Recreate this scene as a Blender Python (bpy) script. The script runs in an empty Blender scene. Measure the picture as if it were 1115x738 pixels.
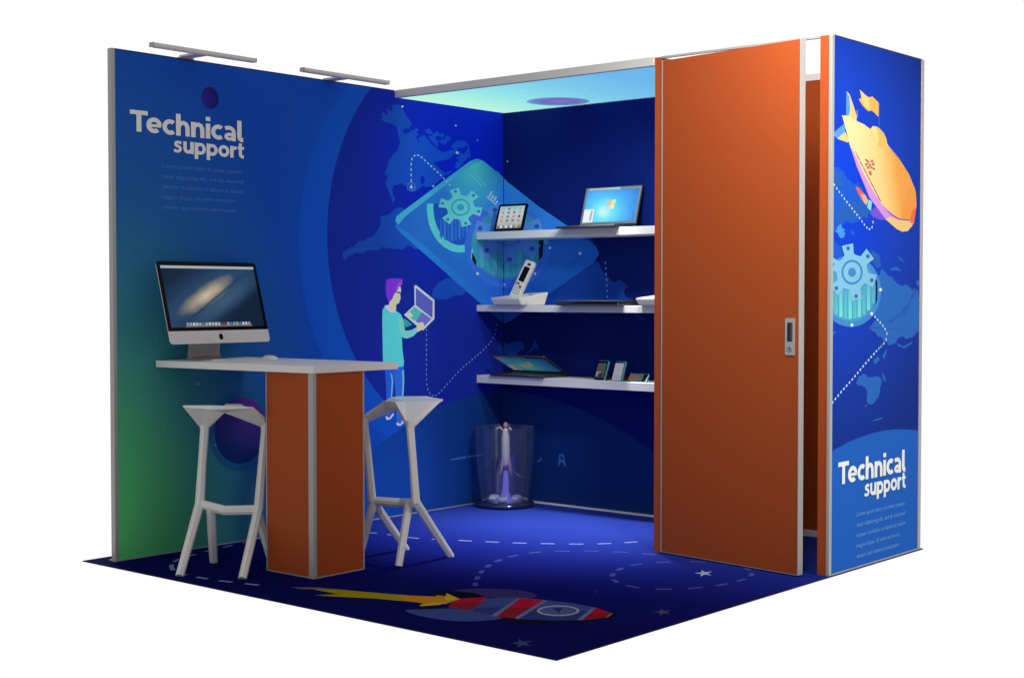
import bpy, bmesh, math, random
from mathutils import Vector, Matrix

sc = bpy.context.scene
COL = sc.collection
R = math.radians

# ------------------------------------------------------------------ camera
cam_d = bpy.data.cameras.new("camera")
cam = bpy.data.objects.new("camera", cam_d)
COL.objects.link(cam)
cam.location = (6.262, -4.051, 1.315)
cam.rotation_euler = (math.pi / 2 - 0.030, 0.0, 0.708)
cam_d.sensor_width = 36.0
cam_d.lens = 1583.3 / 1115.0 * 36.0
cam_d.clip_end = 200.0
sc.camera = cam

# ------------------------------------------------------------------ studio surroundings: bright white backdrop, dim room behind the camera
world = bpy.data.worlds.new("World")
sc.world = world
world.use_nodes = True
wn, wl = world.node_tree.nodes, world.node_tree.links
wn.clear()
w_tc = wn.new("ShaderNodeTexCoord")
w_dot = wn.new("ShaderNodeVectorMath"); w_dot.operation = 'DOT_PRODUCT'
w_dot.inputs[1].default_value = (-0.65, 0.76, 0.0)
w_map = wn.new("ShaderNodeMapRange"); w_map.interpolation_type = 'SMOOTHSTEP'
w_map.inputs[1].default_value = 0.10; w_map.inputs[2].default_value = 0.60
w_map.inputs[3].default_value = 0.43; w_map.inputs[4].default_value = 1.02
w_bg = wn.new("ShaderNodeBackground"); w_bg.inputs[1].default_value = 1.0
w_out = wn.new("ShaderNodeOutputWorld")
wl.new(w_tc.outputs["Generated"], w_dot.inputs[0])
wl.new(w_dot.outputs["Value"], w_map.inputs[0])
wl.new(w_map.outputs[0], w_bg.inputs[0])
wl.new(w_bg.outputs[0], w_out.inputs[0])

sc.view_settings.view_transform = 'Standard'
sc.view_settings.look = 'None'
sc.view_settings.exposure = 0.0
sc.view_settings.gamma = 1.0

def lamp(name, kind, loc, target, energy, color=(1, 1, 1), **kw):
    d = bpy.data.lights.new(name, kind)
    d.energy = energy; d.color = color
    for k, v in kw.items(): setattr(d, k, v)
    o = bpy.data.objects.new(name, d); COL.objects.link(o)
    o.location = loc
    o.rotation_euler = (Vector(target) - Vector(loc)).to_track_quat('-Z', 'Y').to_euler()
    return o
lamp("key_lamp", 'SPOT', (3.40, 0.95, 2.98), (2.72, 2.0, 2.0), 150, (1, .96, .90), spot_size=R(88), spot_blend=.75, shadow_soft_size=.18)
lamp("canopy_lamp", 'SPOT', (1.22, 2.56, 2.465), (1.20, 2.10, 0), 430, (.97, .97, .98), spot_size=R(60), spot_blend=1.0, shadow_soft_size=0.06)
lamp("side_fill", 'SPOT', (5.6, 1.5, 2.3), (3.0, 2.52, 1.25), 190, (1, .98, .95), spot_size=R(66), spot_blend=.6, shadow_soft_size=.3)  # added fill for the printed cabin side, not a lamp of the booth
lamp("shelf_lamp", 'SPOT', (1.62, 2.12, 2.45), (1.25, 2.80, 1.25), 42, (1, .97, .93), spot_size=R(112), spot_blend=1.0, shadow_soft_size=0.04)

# ------------------------------------------------------------------ helpers
def lin(c):
    return tuple(((v / 255) / 12.92 if v / 255 <= .04045 else ((v / 255 + .055) / 1.055) ** 2.4) for v in c)

MATS = {}
def mat(name, color, rough=.5, metal=0.0, spec=.5, grain=0.0, coat=0.0):
    if name in MATS: return MATS[name]
    m = bpy.data.materials.new(name); m.use_nodes = True
    nt = m.node_tree; p = nt.nodes["Principled BSDF"]
    p.inputs["Base Color"].default_value = (*color, 1)
    p.inputs["Roughness"].default_value = rough
    p.inputs["Metallic"].default_value = metal
    p.inputs["Specular IOR Level"].default_value = spec
    p.inputs["Coat Weight"].default_value = coat
    if grain:
        tc = nt.nodes.new("ShaderNodeTexCoord")
        n = nt.nodes.new("ShaderNodeTexNoise"); n.inputs["Scale"].default_value = 9; n.inputs["Detail"].default_value = 6
        mr = nt.nodes.new("ShaderNodeMapRange"); mr.inputs[3].default_value = rough - grain; mr.inputs[4].default_value = rough + grain
        nt.links.new(tc.outputs["Object"], n.inputs["Vector"]); nt.links.new(n.outputs[0], mr.inputs[0])
        nt.links.new(mr.outputs[0], p.inputs["Roughness"])
    MATS[name] = m
    return m

def emit(name, color, strength=1.0):
    if name in MATS: return MATS[name]
    m = bpy.data.materials.new(name); m.use_nodes = True
    nt = m.node_tree; p = nt.nodes["Principled BSDF"]
    p.inputs["Base Color"].default_value = (.01, .01, .012, 1)
    p.inputs["Roughness"].default_value = .25
    p.inputs["Emission Color"].default_value = (*color, 1)
    p.inputs["Emission Strength"].default_value = strength
    MATS[name] = m
    return m

def ramp(nt, stops):
    r = nt.nodes.new("ShaderNodeValToRGB")
    el = r.color_ramp.elements
    while len(el) < len(stops): el.new(0.5)
    for e, (p, c) in zip(el, stops): e.position = p; e.color = (*c, 1)
    return r

def print_mat(name, color, rough=.65, spec=.03):
    return mat("print_" + name, color, rough, 0, spec)

def grad_mat(name, stops, origin, axis=None, radius=None, rough=.65, spec=.03, emission=0.0, scale=(1, 1, 1)):
    """printed ink gradient: linear along `axis` from origin, or radial about it; world units on the fixed wall"""
    m = bpy.data.materials.new("print_" + name); m.use_nodes = True
    nt = m.node_tree; p = nt.nodes["Principled BSDF"]
    g = nt.nodes.new("ShaderNodeNewGeometry")
    sub = nt.nodes.new("ShaderNodeVectorMath"); sub.operation = 'SUBTRACT'; sub.inputs[1].default_value = origin
    nt.links.new(g.outputs["Position"], sub.inputs[0])
    v = nt.nodes.new("ShaderNodeVectorMath")
    if axis is not None:
        L = Vector(axis).length
        v.operation = 'DOT_PRODUCT'; v.inputs[1].default_value = Vector(axis) / (L * L)
        nt.links.new(sub.outputs[0], v.inputs[0]); out = v.outputs["Value"]
    else:
        s = nt.nodes.new("ShaderNodeVectorMath"); s.operation = 'MULTIPLY'; s.inputs[1].default_value = Vector(scale) / radius
        nt.links.new(sub.outputs[0], s.inputs[0])
        v.operation = 'LENGTH'; nt.links.new(s.outputs[0], v.inputs[0]); out = v.outputs["Value"]
    r = ramp(nt, stops)
    nt.links.new(out, r.inputs[0])
    if not emission: nt.links.new(r.outputs[0], p.inputs["Base Color"])
    else: p.inputs["Base Color"].default_value = (.05, .05, .05, 1)
    p.inputs["Roughness"].default_value = rough; p.inputs["Specular IOR Level"].default_value = spec
    if emission:
        nt.links.new(r.outputs[0], p.inputs["Emission Color"]); p.inputs["Emission Strength"].default_value = emission
    MATS["print_" + name] = m
    return m

def thing(name, label, cat, loc=(0, 0, 0), group=None, kind=None):
    o = bpy.data.objects.new(name, None); COL.objects.link(o)
    o.empty_display_size = .1
    o.location = loc; o["label"] = label; o["category"] = cat
    if group: o["group"] = group
    if kind: o["kind"] = kind
    return o

def wloc(o):
    v = Vector((0, 0, 0))
    while o is not None: v = v + Vector(o.location); o = o.parent
    return v

def obj(name, bm, mats, parent=None, M=None, label=None, smooth=False):
    """bm holds world coordinates (or, with M, coordinates in the frame M); linked as one mesh under parent"""
    me = bpy.data.meshes.new(name)
    bmesh.ops.recalc_face_normals(bm, faces=bm.faces)
    bm.to_mesh(me); bm.free()
    if not isinstance(mats, (list, tuple)): mats = [mats]
    for m in mats: me.materials.append(m)
    if smooth:
        for p in me.polygons: p.use_smooth = True
    o = bpy.data.objects.new(name, me); COL.objects.link(o)
    off = wloc(parent) if parent is not None else Vector((0, 0, 0))
    if parent is not None: o.parent = parent
    if M is not None:
        o.matrix_local = Matrix.Translation(-off) @ M
    else:
        me.transform(Matrix.Translation(-off))
    if label: o["label"] = label
    return o

def box(bm, a, b, bev=0.0, mi=0):
    t = bmesh.new()
    bmesh.ops.create_cube(t, size=1.0)
    for v in t.verts:
        v.co = Vector([(a[i] + b[i]) / 2 + v.co[i] * (b[i] - a[i]) for i in range(3)])
    if bev:
        bmesh.ops.bevel(t, geom=t.edges[:], offset=bev, segments=2, affect='EDGES', profile=.6)
    merge(bm, t, mi)

def merge(bm, t, mi=0):
    mp = {}
    for v in t.verts: mp[v] = bm.verts.new(v.co)
    for f in t.faces:
        try:
            n = bm.faces.new([mp[v] for v in f.verts]); n.material_index = mi; n.smooth = f.smooth
        except ValueError: pass
    t.free()

def prism(bm, pts, axis, lo, hi, bev=0.0, mi=0):
    """extrude a 2-D outline along an axis: axis 0 -> (y,z), 1 -> (x,z), 2 -> (x,y)"""
    def mk(p, h):
        return Vector((h, p[0], p[1]) if axis == 0 else (p[0], h, p[1]) if axis == 1 else (p[0], p[1], h))
    t = bmesh.new()
    A = [t.verts.new(mk(p, lo)) for p in pts]; B = [t.verts.new(mk(p, hi)) for p in pts]
    n = len(pts)
    t.faces.new(A); t.faces.new(B)
    for i in range(n): t.faces.new((A[i], A[(i + 1) % n], B[(i + 1) % n], B[i]))
    bmesh.ops.recalc_face_normals(t, faces=t.faces)
    if bev: bmesh.ops.bevel(t, geom=t.edges[:], offset=bev, segments=2, affect='EDGES', profile=.6)
    merge(bm, t, mi)

def rrect(w, h, r, n=5, x0=0, y0=0):
    pts = []
    for cx, cy, a0 in ((w / 2 - r, h / 2 - r, 0), (-w / 2 + r, h / 2 - r, 90), (-w / 2 + r, -h / 2 + r, 180), (w / 2 - r, -h / 2 + r, 270)):
        for k in range(n + 1):
            a = R(a0 + 90 * k / n); pts.append((x0 + cx + r * math.cos(a), y0 + cy + r * math.sin(a)))
    return pts

def lathe(bm, prof, c, n=32, mi=0, cap=True, smooth=True):
    rings = []
    for r, z in prof:
        rings.append([bm.verts.new((c[0] + r * math.cos(2 * math.pi * k / n), c[1] + r * math.sin(2 * math.pi * k / n), c[2] + z)) for k in range(n)])
    for a, b in zip(rings, rings[1:]):
        for k in range(n):
            f = bm.faces.new((a[k], a[(k + 1) % n], b[(k + 1) % n], b[k])); f.material_index = mi; f.smooth = smooth
    if cap:
        for r_ in (rings[0], rings[-1]):
            f = bm.faces.new(r_); f.material_index = mi

def beam(bm, pts, sizes, up=(0, 0, 1), bev=.006, mi=0):
    """faceted bar through a polyline; sizes = (width, depth) at each point"""
    t = bmesh.new(); rings = []
    for i, p in enumerate(pts):
        p = Vector(p)
        d = (Vector(pts[min(i + 1, len(pts) - 1)]) - Vector(pts[max(i - 1, 0)])).normalized()
        u = Vector(up); s = d.cross(u)
        if s.length < 1e-3: s = d.cross(Vector((0, 1, 0)))
        s.normalize(); n = s.cross(d).normalized()
        w, h = sizes[i] if isinstance(sizes, list) else sizes
        k = .32
        ring = []
        for a, b in ((1, k), (k, 1), (-k, 1), (-1, k), (-1, -k), (-k, -1), (k, -1), (1, -k)):
            ring.append(t.verts.new(p + s * (a * w / 2) + n * (b * h / 2)))
        rings.append(ring)
    for a, b in zip(rings, rings[1:]):
        for k in range(8): t.faces.new((a[k], a[(k + 1) % 8], b[(k + 1) % 8], b[k]))
    t.faces.new(rings[0]); t.faces.new(rings[-1])
    bmesh.ops.recalc_face_normals(t, faces=t.faces)
    merge(bm, t, mi)

def frame(o, U, V):
    U = Vector(U).normalized(); V = Vector(V).normalized(); N = U.cross(V).normalized(); V = N.cross(U)
    M = Matrix((U, V, N)).transposed().to_4x4(); M.translation = Vector(o)
    return M

def dup(root, loc, rz, label):
    r = root.copy(); COL.objects.link(r); r.location = loc; r.rotation_euler = (0, 0, rz); r["label"] = label
    for ch in list(root.children):
        c = ch.copy(); COL.objects.link(c); c.parent = r
        for g in list(ch.children):
            d = g.copy(); COL.objects.link(d); d.parent = c
    return r

# ------------------------------------------------------------------ outlines of the printed graphics, in metres on each surface
ART = {
 ('L', 'backdrop_print'): [
  ('band',1,[(1.6501,2.512),(1.6196,2.4803),(1.5861,2.4426),(1.5541,2.4036),(1.5237,2.3634),(1.4948,2.322),(1.4676,2.2795),(1.4421,2.236),(1.4184,2.1915),(1.3963,2.1461),(1.3761,2.0999),(1.3577,2.053),(1.3412,2.0053),(1.3266,1.957),(1.3138,1.9082),(1.303,1.8589),(1.2942,1.8093),(1.2872,1.7593),(1.2823,1.7091),(1.2793,1.6588),(1.2783,1.6083),(1.2793,1.5579),(1.2823,1.5075),(1.2872,1.4573),(1.2942,1.4074),(1.303,1.3577),(1.3138,1.3084),(1.3266,1.2596),(1.3412,1.2114),(1.3577,1.1637),(1.3761,1.1167),(1.3963,1.0705),(1.4184,1.0251),(1.4421,0.9806),(1.4676,0.9371),(1.4948,0.8946),(1.5237,0.8532),(1.5541,0.813),(1.5861,0.774),(1.6196,0.7363),(1.6546,0.7),(1.691,0.665),(1.7287,0.6315),(1.7677,0.5995),(1.8079,0.569),(1.8493,0.5402),(1.8917,0.513),(1.9353,0.4875),(1.9797,0.4637),(2.0251,0.4417),(2.0713,0.4215),(2.1183,0.4031),(2.166,0.3866),(2.2143,0.3719),(2.2631,0.3592),(2.3123,0.3484),(2.362,0.3395),(2.412,0.3326),(2.4622,0.3277),(2.5125,0.3247),(2.563,0.3237),(2.6134,0.3247),(2.6637,0.3277),(2.7139,0.3326),(2.7639,0.3395),(2.8136,0.3484),(2.8628,0.3592),(2.9116,0.3719),(2.9599,0.3866),(2.9955,0.3989),(2.9955,2.512)]),
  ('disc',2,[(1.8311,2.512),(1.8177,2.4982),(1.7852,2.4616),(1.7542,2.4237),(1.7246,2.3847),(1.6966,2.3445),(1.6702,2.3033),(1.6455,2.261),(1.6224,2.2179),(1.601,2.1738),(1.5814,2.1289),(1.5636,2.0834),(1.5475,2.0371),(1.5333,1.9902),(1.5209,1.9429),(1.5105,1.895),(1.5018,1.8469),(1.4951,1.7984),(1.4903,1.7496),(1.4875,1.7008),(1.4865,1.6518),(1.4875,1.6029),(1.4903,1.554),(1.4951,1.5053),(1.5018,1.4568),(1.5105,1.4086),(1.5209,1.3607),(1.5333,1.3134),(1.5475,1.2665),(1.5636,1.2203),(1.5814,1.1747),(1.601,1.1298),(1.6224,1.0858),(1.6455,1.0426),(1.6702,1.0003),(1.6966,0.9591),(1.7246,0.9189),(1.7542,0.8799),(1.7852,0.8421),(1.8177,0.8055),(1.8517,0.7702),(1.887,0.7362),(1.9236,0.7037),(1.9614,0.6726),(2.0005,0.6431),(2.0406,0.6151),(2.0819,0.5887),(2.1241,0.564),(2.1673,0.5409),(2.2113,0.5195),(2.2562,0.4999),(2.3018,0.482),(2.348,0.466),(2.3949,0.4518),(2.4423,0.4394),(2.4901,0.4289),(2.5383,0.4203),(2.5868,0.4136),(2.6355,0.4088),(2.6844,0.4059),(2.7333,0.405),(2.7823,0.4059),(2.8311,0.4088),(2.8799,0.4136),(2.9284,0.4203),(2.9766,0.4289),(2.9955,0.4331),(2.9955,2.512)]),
  ('hill',3,[(2.9955,0.7045),(2.9777,0.7048),(2.9023,0.7036),(2.8269,0.7),(2.7517,0.6941),(2.6767,0.6858),(2.6021,0.6752),(2.5277,0.6622),(2.4539,0.6469),(2.3805,0.6293),(2.3077,0.6094),(2.2356,0.5872),(2.1642,0.5628),(2.0937,0.5361),(2.024,0.5072),(1.9552,0.4762),(1.8875,0.443),(1.8208,0.4077),(1.7553,0.3703),(1.6909,0.3309),(1.6279,0.2895),(1.5661,0.2461),(1.5058,0.2008),(1.4469,0.1536),(1.3896,0.1046),(1.3338,0.0539),(1.2823,0.004),(2.9955,0.004)]),
  ('sphA',5,[(0.735,2.3349),(0.7345,2.3423),(0.733,2.3496),(0.7306,2.3567),(0.7273,2.3633),(0.7232,2.3695),(0.7183,2.3751),(0.7127,2.38),(0.7065,2.3841),(0.6999,2.3874),(0.6928,2.3898),(0.6855,2.3913),(0.6781,2.3918),(0.6707,2.3913),(0.6634,2.3898),(0.6563,2.3874),(0.6497,2.3841),(0.6435,2.38),(0.6379,2.3751),(0.633,2.3695),(0.6289,2.3633),(0.6256,2.3567),(0.6232,2.3496),(0.6217,2.3423),(0.6212,2.3349),(0.6217,2.3275),(0.6232,2.3202),(0.6256,2.3131),(0.6289,2.3065),(0.633,2.3003),(0.6379,2.2947),(0.6435,2.2898),(0.6497,2.2857),(0.6563,2.2824),(0.6634,2.28),(0.6707,2.2785),(0.6781,2.278),(0.6855,2.2785),(0.6928,2.28),(0.6999,2.2824),(0.7065,2.2857),(0.7127,2.2898),(0.7183,2.2947),(0.7232,2.3003),(0.7273,2.3065),(0.7306,2.3131),(0.733,2.3202),(0.7345,2.3275)]),
  ('halo',4,[(1.0849,0.5977),(1.0831,0.6258),(1.0776,0.6533),(1.0686,0.6799),(1.0561,0.7051),(1.0405,0.7285),(1.022,0.7496),(1.0009,0.7682),(0.9775,0.7838),(0.9523,0.7962),(0.9257,0.8053),(0.8981,0.8107),(0.8701,0.8126),(0.842,0.8107),(0.8144,0.8053),(0.7878,0.7962),(0.7626,0.7838),(0.7393,0.7682),(0.7181,0.7496),(0.6996,0.7285),(0.684,0.7051),(0.6715,0.6799),(0.6625,0.6533),(0.657,0.6258),(0.6552,0.5977),(0.657,0.5697),(0.6625,0.5421),(0.6715,0.5155),(0.684,0.4903),(0.6996,0.4669),(0.7181,0.4458),(0.7393,0.4273),(0.7626,0.4116),(0.7878,0.3992),(0.8144,0.3902),(0.842,0.3847),(0.8701,0.3829),(0.8981,0.3847),(0.9257,0.3902),(0.9523,0.3992),(0.9775,0.4116),(1.0009,0.4273),(1.022,0.4458),(1.0405,0.4669),(1.0561,0.4903),(1.0686,0.5155),(1.0776,0.5421),(1.0831,0.5697)]),
  ('sphB',6,[(1.0462,0.5977),(1.0447,0.6207),(1.0402,0.6433),(1.0328,0.6651),(1.0226,0.6858),(1.0098,0.7049),(0.9946,0.7222),(0.9773,0.7374),(0.9581,0.7502),(0.9375,0.7604),(0.9156,0.7678),(0.893,0.7723),(0.8701,0.7738),(0.8471,0.7723),(0.8245,0.7678),(0.8027,0.7604),(0.782,0.7502),(0.7628,0.7374),(0.7455,0.7222),(0.7303,0.7049),(0.7175,0.6858),(0.7073,0.6651),(0.6999,0.6433),(0.6954,0.6207),(0.6939,0.5977),(0.6954,0.5747),(0.6999,0.5521),(0.7073,0.5303),(0.7175,0.5097),(0.7303,0.4905),(0.7455,0.4732),(0.7628,0.458),(0.782,0.4452),(0.8027,0.435),(0.8245,0.4276),(0.8471,0.4231),(0.8701,0.4216),(0.893,0.4231),(0.9156,0.4276),(0.9375,0.435),(0.9581,0.4452),(0.9773,0.458),(0.9946,0.4732),(1.0098,0.4905),(1.0226,0.5097),(1.0328,0.5303),(1.0402,0.5521),(1.0447,0.5747)]),
  ('speck',7,[(0.4093,0.3024),(0.4077,0.3084),(0.4033,0.3128),(0.3972,0.3145),(0.3912,0.3128),(0.3867,0.3084),(0.3851,0.3024),(0.3867,0.2963),(0.3912,0.2919),(0.3972,0.2903),(0.4033,0.2919),(0.4077,0.2963)]),
  ('speck',8,[(0.2472,0.8008),(0.2465,0.8036),(0.2444,0.8056),(0.2417,0.8064),(0.2389,0.8056),(0.2368,0.8036),(0.2361,0.8008),(0.2368,0.798),(0.2389,0.796),(0.2417,0.7952),(0.2444,0.796),(0.2465,0.798)]),
  ('speck',9,[(0.3862,0.6493),(0.3851,0.6535),(0.382,0.6565),(0.3778,0.6576),(0.3736,0.6565),(0.3706,0.6535),(0.3694,0.6493),(0.3706,0.6451),(0.3736,0.642),(0.3778,0.6409),(0.382,0.642),(0.3851,0.6451)]),
  ('speck',10,[(0.7055,0.5357),(0.7047,0.5384),(0.7027,0.5405),(0.6999,0.5412),(0.6971,0.5405),(0.695,0.5384),(0.6943,0.5357),(0.695,0.5329),(0.6971,0.5308),(0.6999,0.5301),(0.7027,0.5308),(0.7047,0.5329)]),
  ('speck',11,[(0.2654,0.4089),(0.2647,0.4117),(0.2627,0.4137),(0.2599,0.4145),(0.2571,0.4137),(0.255,0.4117),(0.2543,0.4089),(0.255,0.4061),(0.2571,0.4041),(0.2599,0.4033),(0.2627,0.4041),(0.2647,0.4061)]),
  ('speck',12,[(0.3251,0.1668),(0.3241,0.1703),(0.3216,0.1728),(0.3181,0.1738),(0.3146,0.1728),(0.312,0.1703),(0.3111,0.1668),(0.312,0.1633),(0.3146,0.1607),(0.3181,0.1598),(0.3216,0.1607),(0.3241,0.1633)]),
  ('speck',13,[(0.6007,0.858),(0.5993,0.8631),(0.5956,0.8668),(0.5904,0.8682),(0.5853,0.8668),(0.5816,0.8631),(0.5802,0.858),(0.5816,0.8528),(0.5853,0.8491),(0.5904,0.8477),(0.5956,0.8491),(0.5993,0.8528)]),
  ('speck',14,[(0.5834,0.1165),(0.5827,0.1188),(0.581,0.1205),(0.5787,0.1212),(0.5764,0.1205),(0.5747,0.1188),(0.5741,0.1165),(0.5747,0.1142),(0.5764,0.1125),(0.5787,0.1119),(0.581,0.1125),(0.5827,0.1142)]),
  ('speck',15,[(0.4101,0.498),(0.4093,0.5008),(0.4073,0.5028),(0.4045,0.5036),(0.4017,0.5028),(0.3997,0.5008),(0.3989,0.498),(0.3997,0.4952),(0.4017,0.4932),(0.4045,0.4924),(0.4073,0.4932),(0.4093,0.4952)]),
  ('speck',16,[(0.3419,1.0961),(0.3413,1.0985),(0.3396,1.1002),(0.3373,1.1008),(0.335,1.1002),(0.3333,1.0985),(0.3326,1.0961),(0.3333,1.0938),(0.335,1.0921),(0.3373,1.0915),(0.3396,1.0921),(0.3413,1.0938)]),
  ('dot',85,[(2.0941,2.4297),(2.0923,2.4257),(2.0877,2.4229),(2.082,2.4224),(2.0774,2.4243),(2.0757,2.4279),(2.0774,2.4319),(2.082,2.4347),(2.0877,2.4353),(2.0923,2.4334)]),
  ('dot',86,[(2.5751,2.1936),(2.5725,2.1881),(2.5658,2.1843),(2.5576,2.1837),(2.5509,2.1865),(2.5484,2.1916),(2.5509,2.1971),(2.5576,2.2009),(2.5659,2.2015),(2.5725,2.1987)]),
  ('dot',87,[(2.557,2.3585),(2.5556,2.3554),(2.5518,2.3533),(2.5472,2.3528),(2.5435,2.3544),(2.542,2.3572),(2.5435,2.3603),(2.5472,2.3625),(2.5518,2.3629),(2.5556,2.3614)]),
  ('dot',88,[(2.3564,1.9748),(2.3548,1.9715),(2.3508,1.9692),(2.3458,1.9689),(2.3418,1.9707),(2.3403,1.9739),(2.3418,1.9773),(2.3459,1.9795),(2.3508,1.9798),(2.3549,1.978)]),
  ('dot',89,[(2.7542,2.2842),(2.753,2.2818),(2.75,2.2801),(2.7463,2.2798),(2.7433,2.281),(2.7421,2.2833),(2.7433,2.2857),(2.7463,2.2874),(2.75,2.2877),(2.753,2.2865)]),
  ('caption2',26,[(2.5001,0.3069),(2.643,0.312),(2.643,0.3016),(2.5001,0.2967)]),
  ('caption2',27,[(2.6601,0.3123),(2.772,0.3139),(2.772,0.304),(2.6601,0.3019)]),
 ],
 ('B', 'backdrop_print'): [
  ('hill',1,[(1.8138,0.022),(1.7809,0.0539),(1.7251,0.1046),(1.6677,0.1536),(1.6089,0.2008),(1.5485,0.2461),(1.4868,0.2895),(1.4238,0.3309),(1.3594,0.3703),(1.2939,0.4077),(1.2272,0.443),(1.1595,0.4762),(1.0907,0.5072),(1.021,0.5361),(0.9504,0.5628),(0.8791,0.5872),(0.807,0.6094),(0.7342,0.6293),(0.6608,0.6469),(0.5869,0.6622),(0.5126,0.6752),(0.4379,0.6858),(0.3629,0.6941),(0.2877,0.7),(0.2124,0.7036),(0.1555,0.7045),(0.1555,0.022)]),
  ('dot',11,[(0.1983,2.1666),(0.1971,2.164),(0.194,2.1624),(0.1902,2.1627),(0.1871,2.1646),(0.1859,2.1674),(0.1871,2.17),(0.1902,2.1716),(0.194,2.1713),(0.1971,2.1694)]),
  ('caption2',6,[(0.4568,0.3019),(0.4731,0.2921),(0.469,0.273),(0.4406,0.2645),(0.4406,0.2756),(0.4568,0.2799),(0.4609,0.2912)]),
  ('caption2',7,[(0.6173,0.329),(0.653,0.3316),(0.6609,0.2857),(0.6728,0.2556),(0.657,0.259),(0.6451,0.2798),(0.6253,0.2784),(0.6174,0.2513),(0.6075,0.2584)]),
  ('hill',9,[(0.6273,0.3189),(0.6431,0.32),(0.6471,0.2955),(0.6273,0.294)]),
 ],
 ('L', 'printed_map'): [
  ('land',17,[(1.8712,2.3412),(1.9134,2.338),(1.9247,2.3512),(1.9135,2.3754),(1.9631,2.3669),(1.9532,2.4045),(1.9945,2.3902),(2.0018,2.4296),(2.071,2.4262),(2.1029,2.3964),(2.1438,2.356),(2.188,2.3187),(2.2475,2.2875),(2.3076,2.2507),(2.3683,2.2135),(2.4143,2.1907),(2.4608,2.1888),(2.5076,2.2083),(2.5547,2.1958),(2.6182,2.1898),(2.6181,2.1253),(2.523,2.0868),(2.4605,2.0509),(2.414,2.0162),(2.3525,1.981),(2.3069,1.9679),(2.2017,1.9412),(2.1425,1.9328),(2.128,1.9681),(2.0696,1.9751),(2.0117,1.9615),(1.9972,1.93),(2.0187,1.8903),(2.0041,1.8487),(1.9828,1.8987),(1.9615,1.9383),(1.9403,1.9726),(1.9618,2.0196),(1.9404,2.0081),(1.9477,2.0492),(1.9693,2.1116),(2.0123,2.1452),(2.0485,2.1684),(2.0631,2.2104),(2.0488,2.2707),(2.0345,2.3103),(1.97,2.3199),(1.9274,2.3262)]),
  ('land2',18,[(2.2775,2.3056),(2.3229,2.3169),(2.3456,2.2905),(2.3915,2.3101),(2.4176,2.2828),(2.396,2.2578),(2.4329,2.227),(2.3836,2.2126),(2.3379,2.2426),(2.3001,2.2689)]),
  ('land2',19,[(2.5312,2.2528),(2.6024,2.2745),(2.6712,2.2455),(2.6711,2.1505),(2.6022,2.1242),(2.5547,2.1745),(2.5358,2.2051)]),
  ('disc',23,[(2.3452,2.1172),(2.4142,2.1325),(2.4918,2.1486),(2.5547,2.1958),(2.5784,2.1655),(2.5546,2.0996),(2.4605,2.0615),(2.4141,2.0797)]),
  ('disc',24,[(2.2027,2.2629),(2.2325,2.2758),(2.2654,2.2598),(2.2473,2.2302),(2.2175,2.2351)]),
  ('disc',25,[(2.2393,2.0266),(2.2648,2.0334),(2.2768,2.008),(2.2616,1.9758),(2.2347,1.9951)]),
  ('land',20,[(1.5998,1.5613),(1.6382,1.5735),(1.7257,1.6213),(1.8645,1.6757),(1.8948,1.7129),(1.9051,1.7712),(2.0071,1.8118),(2.1528,1.8183),(2.2804,1.6966),(2.2802,1.6067),(2.1311,1.6104),(2.0269,1.5857),(1.9247,1.5978),(1.8241,1.5736),(1.7059,1.5638),(1.6438,1.534),(1.6187,1.5123)]),
  ('land',21,[(2.3348,1.3142),(2.3842,1.3756),(2.464,1.4171),(2.5346,1.4385),(2.6679,1.3421),(2.5854,1.3142),(2.502,1.297),(2.4537,1.2923),(2.4038,1.2869),(2.3544,1.2959)]),
  ('landB',22,[(2.9512,1.0131),(2.9955,1.0115),(2.9955,0.9463),(2.9609,0.9523),(2.9318,0.9755)]),
  ('disc',51,[(2.3018,2.2656),(2.283,2.2684),(2.2764,2.2769),(2.2803,2.283),(2.3075,2.2915),(2.3153,2.2785)]),
  ('land',28,[(2.3155,2.305),(2.3204,2.3007),(2.3124,2.2957),(2.3043,2.296),(2.2954,2.299),(2.3026,2.3065)]),
  ('land',52,[(2.2146,2.2255),(2.1936,2.2141),(2.1683,2.2265),(2.1872,2.2431),(2.2105,2.2435)]),
  ('disc',29,[(2.4385,2.21),(2.415,2.2249),(2.431,2.2355),(2.45,2.2494),(2.4679,2.2417),(2.4782,2.2295),(2.4652,2.2209)]),
  ('disc',53,[(2.5783,2.1826),(2.5803,2.1803),(2.5814,2.1724),(2.568,2.171),(2.5561,2.1731),(2.5516,2.1785),(2.5623,2.1818)]),
  ('disc',30,[(2.2802,2.2929),(2.2634,2.2855),(2.2518,2.2898),(2.2426,2.2945),(2.2529,2.3034),(2.2627,2.3081),(2.2752,2.3048),(2.2761,2.2978)]),
  ('disc',54,[(2.1717,2.2967),(2.1489,2.2986),(2.149,2.3055),(2.1456,2.3168),(2.1704,2.3274),(2.1859,2.3161),(2.194,2.3103),(2.1845,2.3013)]),
  ('land2',31,[(2.3534,2.2771),(2.352,2.2684),(2.341,2.2648),(2.327,2.2634),(2.3228,2.266),(2.3218,2.2719),(2.3275,2.2782),(2.3394,2.2832)]),
  ('land',55,[(2.669,2.1099),(2.6979,2.1142),(2.7028,2.1006),(2.6827,2.0922),(2.6628,2.0997)]),
  ('disc',32,[(2.6631,2.2374),(2.6613,2.2232),(2.653,2.2116),(2.6378,2.2111),(2.6144,2.2119),(2.6089,2.2233),(2.6257,2.23),(2.6437,2.2411)]),
  ('land2',56,[(2.3016,2.1978),(2.3079,2.2086),(2.3195,2.2198),(2.3446,2.2138),(2.3523,2.2059),(2.3399,2.1948),(2.3294,2.1848),(2.3062,2.1854)]),
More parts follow.
